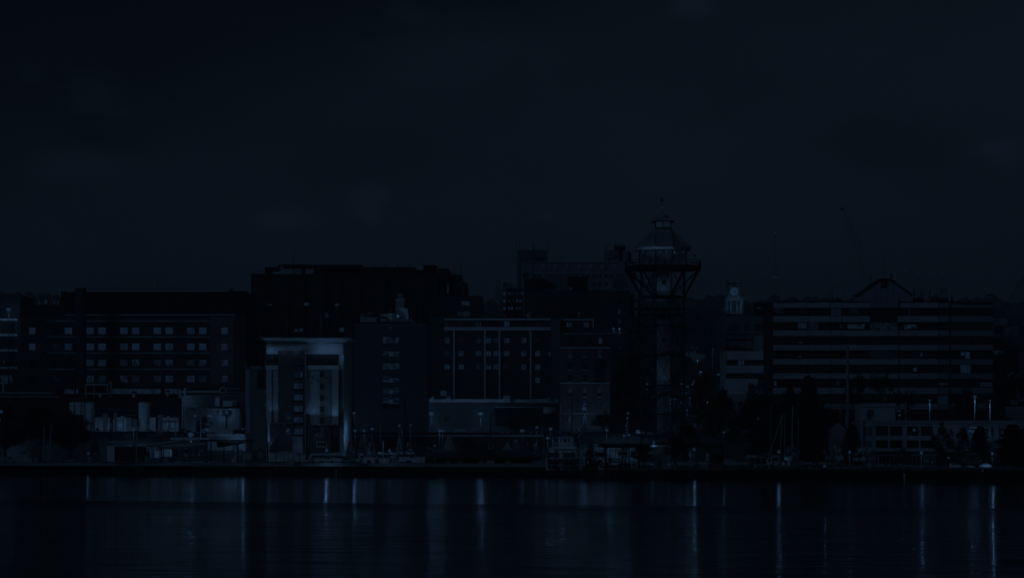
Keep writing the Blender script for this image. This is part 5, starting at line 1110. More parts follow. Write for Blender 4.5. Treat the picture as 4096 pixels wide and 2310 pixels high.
# ---------------------------------------------------------------- waterside restaurant on the right
Yq = 590
t = bld('waterside_restaurant', 'two-storey pale waterside building with square dark windows and glazed base', 'S', 3455, 1681, 4200, Yq, 22, mat('restaurant_render', (.30, .30, .33), .85, .12, .3), ybase=1880)
fpart(t, 'roof_parapet', SPD, 'S', [(3487, 1680, 4200, 1697)], Yq, .3, 2); fpart(t, 'string_course', OFFW, 'S', [(3455, 1699, 4200, 1702)], Yq, .4, 0); fpart(t, 'skirt_band', mat('skirt', (.36, .36, .38), .85, .1, .4), 'S', [(3455, 1791, 3735, 1804)], Yq, .35, 0)
fpart(t, 'upper_block', mat('restaurant_upper_render', (.36, .36, .38), .85, .1, .4), 'S', [(3446, 1613, 3582, 1681)], Yq+2, 0, 12)
fpart(t, 'upper_coping', OFFW, 'S', [(3443, 1612, 3583, 1616), (3444, 1621, 3582, 1625)], Yq+2, .5, .5); fpart(t, 'corner_pipe', CONC, 'S', [(3442, 1625, 3447, 1790)], Yq, .9, 0); fpart(t, 'side_hood', OFFW, 'S', [(3582, 1639, 3601, 1647)], Yq+3, .6, 2)
win(t, 'D7', 1564, 503, 1614, 576, Yq+2, LITF)
XW = ((1657, 1798, 'D7'), (142, 285, 'D8'), (357, 495, 'D8'), (532, 670, 'D8'))
for k, (y0, y1) in enumerate(((710, 818), (887, 975))):
    for (x0, x1, fr) in XW: win(t, fr, x0, y0, x1, y1, Yq, GLASS if k else GLASS2, 3, 1, fm=BLACK, th=.06, proud=.1)
fpart(t, 'side_glazing', LITD, 'D7', [(1512, 712, 1590, 820), (1512, 887, 1590, 975)], Yq, .05, 0); q = MB()
for k in range(7): q.fr('D7', 1512+k*13, 712, 1517+k*13, 820, Yq, .12, 0); q.fr('D7', 1512+k*13, 887, 1517+k*13, 975, Yq, .12, 0)
t.part('side_mullion', q, DARKW)
for (x0, y0, x1, y1, mt, nx_) in ((1015, 722, 1060, 820, LITF, 2), (1130, 735, 1225, 790, LITD, 3), (1240, 735, 1375, 820, LITF, 4), (1385, 712, 1412, 825, OFFW, 1), (1420, 735, 1440, 815, GLASS, 1), (1515, 735, 1650, 815, LITF, 3), (1655, 720, 1760, 812, LITD, 3), (1770, 720, 1800, 815, OFFW, 1), (1805, 735, 1900, 810, GLASS, 2),
                                (900, 900, 990, 985, LITD, 3), (1130, 900, 1240, 985, LITD, 3), (1290, 900, 1440, 985, LITF, 3), (1515, 905, 1560, 985, OFFW, 1), (1570, 905, 1760, 985, LITF, 4), (1780, 905, 1860, 985, LITD, 2)):
    win(t, 'D8', x0, y0, x1, y1, Yq, mt, nx_, 1, fm=CONC, th=.06)
fpart(t, 'pilaster', SPD, 'D8', [(1448, 715, 1512, 1200), (1062, 715, 1128, 900)], Yq, .5, 0); fpart(t, 'awning', OFFW, 'D8', [(1130, 712, 1400, 730)], Yq, 1.0, 0)
fpart(t, 'ground_wall', DARKW, 'D7', [(1600, 1025, 1840, 1200)], Yq, .2, 0); fpart(t, 'ground_wall', DARKW, 'D8', [(0, 1025, 1990, 1250)], Yq, .2, 0)
q = MB(); q.fr('D7', 1600, 1025, 1840, 1200, Yq-2.2, -.05, 2); q = MB()
wo = win(t, 'D7', 1640, 1088, 1826, 1198, Yq-2.0, GLASS, 4, 1, fm=OFFW, th=.09, name='veranda_glazing'); wo = win(t, 'D8', -8, 1088, 710, 1198, Yq-2.0, GLASS, 15, 1, fm=OFFW, th=.09, name='veranda_glazing')
fpart(t, 'veranda_roof', CONCD, 'S', [(3492, 1815, 3745, 1822)], Yq-2.2, .5, 2); fpart(t, 'veranda_wall', CONCD, 'S', [(3492, 1860, 3742, 1873)], Yq-2.0, .2, 1.5)
for (fr, x, y) in (('D8', 37, 1180), ('D8', 116, 1180), ('D8', 272, 1180), ('D7', 1732, 1180)): p = W(fr, x, y, Yq-2.4); q = MB(); q.ball(p, .13, 8, 5); t.part('bollard_lamp', q, LAMPD, smooth=True); t.light(p-Vector((0, .2, 0)), 15, .1)
for i, (x, y, s_, pw) in enumerate(((447, 752, .28, 60), (768, 762, .2, 80), (837, 752, .2, 60), (812, 916, .26, 90), (880, 1105, .24, 90), (1147, 762, .33, 140), (1187, 770, .33, 140), (1187, 920, .3, 120), (1225, 910, .2, 60), (1568, 772, .36, 160), (1595, 790, .2, 50), (1100, 1110, .2, 60), (1565, 1100, .2, 60))):
    p = W('D8', x, y, Yq-1.2); q = MB(); q.ball(p, s_, 10, 6); t.part('wall_lamp', q, LAMP if s_ > .25 else LAMPD, smooth=True); q = MB(); q.beam(p, p+Vector((0, 1.1, 0)), .06); t.part('lamp_bracket', q, STEEL); t.light(p-Vector((0, .5, .1)), pw)
# low wall and hedge line behind
t = bld('back_street_wall', 'low pale wall of the street behind the waterside building', 'D8', 1620, 455, 1990, 640, 3, mat('wall_render', (.24, .24, .27), .9, .15, .3)); fpart(t, 'coping', CONC, 'D8', [(1618, 500, 1990, 510), (1618, 540, 1990, 548)], 640, .3, 0)
win(t, 'D8', 1665, 385, 1740, 425, 642, LITF, 4, 1, fm=CONC)
win(t, 'D8', 1515, 590, 1585, 618, 639.9, LITD, 3, 1)
# small gabled houses on the hill at the right edge
for (pts, lab) in ((((1660, 100), (1745, 20), (1835, 100)), 'small gabled house nearer the right edge, above the round trees'), (((1510, 60), (1545, 15), (1580, 60)), 'tiny gabled house on the hill, beside a larger one')):
    a, b, c = [W('D8', x, y, 760) for x, y in pts]; tt = TH('gabled_house', lab, 'house', ((a.x+c.x)/2, 764, 9)); q = MB(); q.prism([(a.x, 9), (c.x, 9), (c.x, c.z), (b.x, b.z), (a.x, a.z)], 760, 770); tt.part('wall', q, CONC)
    q = MB(); q.beam(a+Vector((-.5, -.2, -.3)), b+Vector((0, -.2, .2)), .5, .3); q.beam(b+Vector((0, -.2, .2)), c+Vector((.5, -.2, -.3)), .5, .3); tt.part('roof', q, STEEL); tt.Y = 760
    q = MB(); q.fr('D8', (pts[0][0]+pts[2][0])/2-14, pts[0][1]-45, (pts[0][0]+pts[2][0])/2+14, pts[0][1]-5, 760, .1, 0); tt.part('window', q, GLASS)
# ---------------------------------------------------------------- trees
LS = [1.0]
def leaf(m, p, s, rnd):
    s = s*LS[0]
    u = Vector((rnd.gauss(0, 1), rnd.gauss(0, 1), rnd.gauss(0, .7))).normalized(); v = u.cross(Vector((rnd.gauss(0, 1), rnd.gauss(0, 1), rnd.gauss(0, 1)))).normalized()
    m.add([p-u*s, p+v*s*.55, p+u*s, p-v*s*.55], [(0, 1, 2, 3)])
def proto_tree(kind, seed):
    """unit height tree: (trunk MB, crown MB)"""
    rnd = random.Random(seed); T = MB(); C = MB()
    if kind in ('broad', 'sparse', 'round'):
        base = {'broad': .22, 'sparse': .2, 'round': .16}[kind]; n = {'broad': 30, 'sparse': 24, 'round': 34}[kind]
        T.bar((0, 0, 0), (rnd.uniform(-.02, .02), 0, .45), .035, .02, 8); T.bar((0, 0, .45), (rnd.uniform(-.04, .04), 0, .85), .02, .006, 6)
        for k in range(n):
            a = rnd.uniform(0, 2*math.pi); z = rnd.uniform(base+.1, .93); env = math.sin(math.pi*min(1, max(0, (z-base)/(1-base)))**.75)*.47+.05
            r = env*rnd.uniform(.35, .95); c = Vector((r*math.cos(a), r*math.sin(a), z)); s0 = Vector((0, 0, max(.2, z-.22*rnd.uniform(.6, 1.3))))
            T.bar(s0, c, .010, .003, 4); cr_ = rnd.uniform(.07, .13)
            for _ in range({'broad': 190, 'sparse': 130, 'round': 200}[kind]):
                d = Vector((rnd.gauss(0, 1), rnd.gauss(0, 1), rnd.gauss(0, .75))); leaf(C, c+d*cr_*.55, rnd.uniform(.010, .024), rnd)
    elif kind == 'conifer':
        T.bar((0, 0, 0), (0, 0, .98), .022, .004, 6)
        for k in range(26):
            z = .1+.88*k/26; R = (1-z)**.7*.34+.015; nb = 12
            for j in range(nb):
                a = 2*math.pi*(j+rnd.random()*.6)/nb+k; rr = R*rnd.uniform(.5, 1.22); tip = Vector((rr*math.cos(a), rr*math.sin(a), z-.10*rr/.3+.01)); s0 = Vector((0, 0, z+.02))
                T.bar(s0, tip, .004, .002, 3)
                for q in range(20): p = s0.lerp(tip, rnd.uniform(.25, 1)); leaf(C, p+Vector((rnd.gauss(0, .012), rnd.gauss(0, .012), rnd.gauss(0, .008))), rnd.uniform(.014, .030), rnd)
    elif kind == 'column':
        T.bar((0, 0, 0), (0, 0, .9), .02, .005, 6)
        for k in range(900):
            z = rnd.uniform(.04, 1); R = .13*math.sin(math.pi*min(1, z*.9+.08))**.6*(1.15-z*.6); a = rnd.uniform(0, 2*math.pi); r = R*rnd.uniform(.5, 1.05); leaf(C, Vector((r*math.cos(a), r*math.sin(a), z)), rnd.uniform(.012, .025), rnd)
    elif kind == 'bush':
        T.bar((0, 0, 0), (0, 0, .5), .03, .01, 5)
        for k in range(1400):
            a = rnd.uniform(0, 2*math.pi); t_ = rnd.random(); R = .95*math.sqrt(1-t_*t_)*rnd.uniform(.7, 1.05)+.03*math.sin(a*5); leaf(C, Vector((R*math.cos(a), R*math.sin(a), max(.02, t_*rnd.uniform(.75, 1.0)))), rnd.uniform(.03, .06), rnd)
    return T, C
PROT = {}
def tree_at(kind, variant, name, label, loc, h, wid, lm_, cat='tree', group=None):
    key = (kind, variant, lm_.name)
    if key not in PROT:
        LS[0] = 1.0 if lm_ is LEAFD else 1.5
        T, C = proto_tree(kind, variant*13+5)
        r = thing(name, label, cat, loc, 0, group); T.build('trunk', BARK, r); C.build('crown', lm_, r); PROT[key] = r
        r.scale = (wid, wid, h); r.rotation_euler[2] = variant*1.3; return r
    r = copy_tree(PROT[key], loc, random.uniform(0, 6), (wid, wid, h), label); r.name = name; r['category'] = cat
    if group: r['group'] = group
    elif 'group' in r: del r['group']
    return r
def tree(kind, u0, u1, vtop, Y, label, lm_=LEAF, z0=None, name=None, group=None, v=None, wf=1.12):
    a, b = W('S', u0, vtop, Y), W('S', u1, vtop, Y); x = (a.x+b.x)/2; z = ground_z(x, Y) if z0 is None else z0
    base_w = {'broad': 1.0, 'sparse': 1.0, 'round': 1.0, 'conifer': .46, 'column': .27, 'bush': 1.9}[kind]
    nm_ = name or {'conifer': 'conifer_tree', 'column': 'cypress_tree', 'bush': 'bush'}.get(kind, 'broadleaf_tree')
    return tree_at(kind, v if v is not None else random.randrange(3), nm_, label, (x, Y, z), a.z-z, (b.x-a.x)/base_w*wf, lm_, 'bush' if kind == 'bush' else 'tree', group)
PZ = 1.95
TREES = [
 ('broad', -90, 130, 1612, 628, 'huge black tree at the left edge of the quay', LEAFD, 2.7), ('broad', 60, 262, 1618, 634, 'huge dark tree, the middle one of the left-edge trees', LEAFD, 2.7), ('broad', 190, 372, 1640, 638, 'dark tree with its branches reaching the white silos', LEAFD, 2.7),
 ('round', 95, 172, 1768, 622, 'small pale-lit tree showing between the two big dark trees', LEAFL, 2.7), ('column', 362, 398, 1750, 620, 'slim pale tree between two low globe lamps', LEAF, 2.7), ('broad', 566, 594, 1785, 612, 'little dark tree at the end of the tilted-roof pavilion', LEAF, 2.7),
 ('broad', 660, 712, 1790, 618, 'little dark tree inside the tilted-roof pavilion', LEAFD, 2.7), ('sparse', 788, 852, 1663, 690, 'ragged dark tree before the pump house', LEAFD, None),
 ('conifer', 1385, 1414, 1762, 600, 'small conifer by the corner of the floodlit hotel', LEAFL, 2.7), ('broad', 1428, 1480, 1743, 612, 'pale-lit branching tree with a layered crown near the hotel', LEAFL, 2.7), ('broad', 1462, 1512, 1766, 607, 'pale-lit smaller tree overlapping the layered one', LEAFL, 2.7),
 ('conifer', 1584, 1616, 1750, 604, 'slim pale-lit conifer behind the leaning black pole', LEAFL, 2.7), ('round', 1616, 1656, 1767, 606, 'cone-crowned pale-lit tree beside the leaning black pole', LEAFL, 2.7), ('sparse', 1662, 1698, 1770, 608, 'dim feathery tree above the gabled boat shelter', LEAF, 2.7),
 ('conifer', 1772, 1822, 1744, 610, 'bright pale-lit conifer behind the ribbed shed roof', LEAFL, 2.7), ('broad', 1838, 1912, 1748, 612, 'broad pale tree behind the middle of the ribbed shed roof', LEAF, 2.7), ('broad', 1912, 1962, 1774, 608, 'low pale tree next to a small black board behind the shed', LEAF, 2.7),
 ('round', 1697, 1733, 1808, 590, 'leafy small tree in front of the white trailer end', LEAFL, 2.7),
 ('sparse', 2032, 2088, 1655, 672, 'tall thin pale tree before the dark hall door', LEAF, None), ('round', 2012, 2048, 1766, 606, 'pale-lit tree beside the chimney-like stump behind the shed', LEAFL, 2.7), ('round', 2044, 2082, 1757, 607, 'bright bushy crown topping a dark stump behind the shed', LEAFL, 2.7),
 ('round', 2098, 2132, 1768, 604, 'dim round tree right of a tall lamp pole', LEAF, 2.7), ('sparse', 2131, 2162, 1772, 602, 'pale-lit small tree beside a dim round one', LEAFL, 2.7),
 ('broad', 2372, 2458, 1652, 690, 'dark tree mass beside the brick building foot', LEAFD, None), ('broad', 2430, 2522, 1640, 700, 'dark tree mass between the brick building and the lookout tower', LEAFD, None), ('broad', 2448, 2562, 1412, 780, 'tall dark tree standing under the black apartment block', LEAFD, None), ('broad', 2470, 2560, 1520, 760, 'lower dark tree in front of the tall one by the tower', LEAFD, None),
 ('round', 2346, 2384, 1765, 575, 'bright pale-lit round tree next to the riverboat', LEAFL, PZ),
 ('broad', 2524, 2626, 1776, 546, 'black leafy tree in front of the tower, on the riverboat side', LEAFD, PZ), ('broad', 2652, 2756, 1742, 545, 'taller black leafy tree in front of the tower', LEAFD, PZ), ('round', 2834, 2906, 1812, 548, 'low dark tree over the black hedge on the pier', LEAFD, PZ),
 ('broad', 2862, 2992, 1362, 735, 'dark tree growing up before the clock tower block', LEAFD, None), ('broad', 2758, 2872, 1496, 735, 'ragged dark tree reaching over the lit street', LEAFD, None), ('broad', 2884, 2984, 1508, 705, 'dark tree beside the pole with crossarms', LEAFD, None),
 ('broad', 2976, 3092, 1498, 690, 'greyish tree lit by a lamp, left of the banded block', LEAF, None), ('broad', 2776, 2902, 1592, 668, 'dark tree behind the street lamp at the walkway end', LEAFD, None), ('broad', 2868, 3016, 1600, 660, 'biggest dark tree right of the walkway', LEAFD, None), ('broad', 2966, 3120, 1572, 655, 'dark tree behind the sailboat masts', LEAFD, None),
 ('broad', 2820, 2960, 1545, 640, 'dark broad tree filling the gap before the crossarm pole', LEAFD, 2.7), ('broad', 3040, 3180, 1600, 640, 'dark broad tree hiding the foot of the banded block', LEAFD, 2.7), ('broad', 3260, 3370, 1640, 640, 'dark broad tree beside the striped gabled shed', LEAFD, 2.7),
 ('broad', 3090, 3215, 1566, 648, 'dark ragged tree below the shorter black conifer', LEAFD, 2.7), ('broad', 3180, 3335, 1582, 646, 'dark ragged tree spreading below the tall black conifer', LEAFD, 2.7), ('broad', 2700, 2800, 1690, 600, 'dark tree crown behind the walkway railing by the tower', LEAFD, 2.7),
 ('conifer', 3128, 3194, 1528, 650, 'black conifer, the shorter of a pair before the banded block', LEAFD, None), ('conifer', 3176, 3290, 1494, 640, 'tall black conifer before the banded block', LEAFD, 2.7), ('broad', 3230, 3340, 1600, 645, 'dark tree tucked against the tall conifer', LEAFD, 2.7),
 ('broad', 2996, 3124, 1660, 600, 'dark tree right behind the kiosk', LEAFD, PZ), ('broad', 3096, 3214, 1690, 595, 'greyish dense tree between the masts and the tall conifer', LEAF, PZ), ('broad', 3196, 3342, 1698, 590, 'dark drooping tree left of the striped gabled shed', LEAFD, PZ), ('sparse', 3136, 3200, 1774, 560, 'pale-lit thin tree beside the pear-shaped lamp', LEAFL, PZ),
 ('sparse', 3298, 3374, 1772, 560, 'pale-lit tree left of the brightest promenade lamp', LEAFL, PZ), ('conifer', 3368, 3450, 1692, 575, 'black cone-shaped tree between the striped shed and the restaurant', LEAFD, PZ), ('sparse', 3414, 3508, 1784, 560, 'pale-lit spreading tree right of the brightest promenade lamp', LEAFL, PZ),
 ('sparse', 3352, 3500, 1478, 622, 'airy black tree by the tall steel mast, against the pale bands', LEAFD, 2.7), ('sparse', 3440, 3625, 1484, 626, 'wide airy black tree above the restaurant upper block', LEAFD, 2.7), ('sparse', 3560, 3702, 1556, 622, 'lower airy tree right of the restaurant upper block', LEAFD, 2.7),
 ('round', 3806, 3932, 1550, 620, 'round black tree with a jagged crown behind a bright pole lamp', LEAFD, 2.7), ('round', 3920, 4040, 1566, 622, 'round black tree at the right-hand pole lamp', LEAFD, 2.7), ('broad', 3978, 4140, 1500, 690, 'pale dim tree at the right edge above the street wall', LEAF, None),
 ('broad', 3720, 3822, 1682, 560, 'dark street tree covering the restaurant windows, first of three', LEAFD, PZ), ('broad', 3818, 3884, 1704, 560, 'narrow dark street tree between two lit restaurant windows', LEAFD, PZ), ('conifer', 3878, 3962, 1700, 561, 'pointed dark street tree before the restaurant', LEAFD, PZ), ('conifer', 3978, 4124, 1694, 558, 'big pointed tree at the right edge of the pier', LEAFD, PZ),
 ('sparse', 3574, 3646, 1788, 556, 'little pale tree before the glazed veranda', LEAF, PZ), ('sparse', 3698, 3748, 1812, 556, 'low pale-lit tree at the end of the glazed veranda', LEAFL, PZ), ('sparse', 3846, 3940, 1806, 556, 'pale-lit low branches under the dark street trees', LEAFL, PZ),
]
for kd, u0, u1, v, Y, lab, lm_, z0 in TREES: tree(kd, u0, u1, v, Y, lab, lm_, z0)
for i, (fr, x, y0, y1, lab) in enumerate((('E2', 1500, 700, 960, 'slim black cypress by the pavilion end, first of three close together'), ('E2', 1553, 705, 960, 'slim black cypress by the pavilion end, middle of three'), ('E2', 1625, 725, 960, 'slim black cypress by the pavilion end, last of three'), ('E2', 1905, 690, 950, 'slim black cypress left of the tall leaning pole'), ('E2', 2258, 700, 950, 'slim black cypress right of the tall leaning pole'),
                                          ('E3', 60, 765, 960, 'slim cypress before the white hotel planter, left end'), ('E3', 205, 710, 950, 'slim cypress standing by a lit rosette fountain'), ('E3', 385, 740, 970, 'slim cypress right of the rosette fountain'), ('E3', 585, 730, 900, 'slim cypress beside the lit hotel doors'))):
    u, v = px(fr, x, y0); tree('column', u-3.2, u+3.2, v, 604, lab, LEAFD, 2.7, group='slim cypresses before the hotel')
for i, (u0, u1, v, Y, lab, z0) in enumerate(((2383, 2442, 1847, 546, 'low black hedge bush before the gabled white hut', PZ), (2847, 2910, 1852, 545, 'wide domed black bush on the pier', PZ), (3183, 3274, 1853, 545, 'long low black bush under the drooping tree', PZ), (2777, 2798, 1847, 546, 'small round black bush among white railings', PZ), (2475, 2500, 1846, 544, 'dark bush beside the small raised kiosk', PZ), (1236, 1258, 1826, 600, 'small black bush by the crooked sculpture', 2.7))):
    tree('bush', u0, u1, v, Y, lab, LEAFD, z0)
scrub(21, 'S', 370, 760, 1726, 668, 'hedge', 'dark rough hedge along the bank below the white silos', 1.6, .9)
scrub(22, 'S', 1415, 2190, 1748, 655, 'undergrowth', 'dark overgrown bank behind the marina huts', 1.8, 1.0, LEAF, 12)
scrub(23, 'S', 2180, 2420, 1752, 655, 'scrub', 'dark scrub on the bank behind the riverboat', 1.6, 1.0, LEAF, 12)
scrub(24, 'S', 3020, 3460, 1700, 640, 'thicket', 'black thicket filling the gap under the trees left of the restaurant', 2.4, 1.3, depth=14)

# ---------------------------------------------------------------- lamps
def lamp(kind, fr, x, y, Y, size, power, lab, z0=None, group=None, dy=-1.0, lm_=None):
    power *= 4.0 if kind == 'globe' else 1.0
    if kind == 'mast': size *= .74
    p = W(fr, x, y, Y); gz = ground_z(p.x, Y) if z0 is None else z0
    t = TH({'globe': 'globe_lamp', 'mast': 'floodlight_mast', 'pole': 'street_lamp'}[kind], lab, 'lamp', (p.x, Y, gz), group)
    q = MB()
    if kind == 'globe':
        q.lathe(p, [(size*.28, -size*.95), (size*.8, -size*.62), (size, -.1*size), (size*.85, size*.4), (size*.4, size*.95), (.04, size*1.4)], 14); t.part('globe', q, lm_ or LAMP, smooth=True)
        q = MB(); q.bar((p.x, Y, gz), (p.x, Y, p.z-size*.9), .07, .05); q.lathe((p.x, Y, gz), [(.18, 0), (.16, .25), (.07, .4)], 10); q.lathe((p.x, Y, p.z-size*.95), [(.08, -.15), (size*.35, 0)], 10); t.part('post', q, STEEL)
    elif kind == 'mast':
        q.bar((p.x, Y, gz), (p.x, Y, p.z-size*.3), .16, .10, 8); t.part('pole', q, GREYM if (fr == 'D8') else STEEL)
        q = MB(); q.ball(p, size, 14, 9, .8); t.part('lamp_head', q, lm_ or LAMP, smooth=True)
        q = MB(); q.lathe(p, [(size*.5, size*.78), (size*.55, size*.95), (.1, size*1.1)], 12); t.part('hood', q, STEEL)
    else:
        q.bar((p.x, Y+.3, gz), (p.x, Y+.3, p.z), .10, .06, 7); q.beam((p.x, Y+.3, p.z), (p.x, Y-.2, p.z+.12), .07); t.part('pole', q, mat('dull_pole_metal', .08, .6, .2, 1))
        q = MB(); q.ball(p, size, 12, 7, .75); t.part('lamp_head', q, lm_ or LAMP, smooth=True)
    if power:
        t.light(p+Vector((0, dy-size, 0)), power*(.22 if kind == 'mast' else .18), .2)
        if kind == 'mast': t.light(p+Vector((0, size+.6, 0)), power*1.1, .2)
        t.light(p+Vector((0, -1.3, -size)), power*2.0, .2, 'SPOT', p+Vector((0, -.3, -10)), 162)
    return t
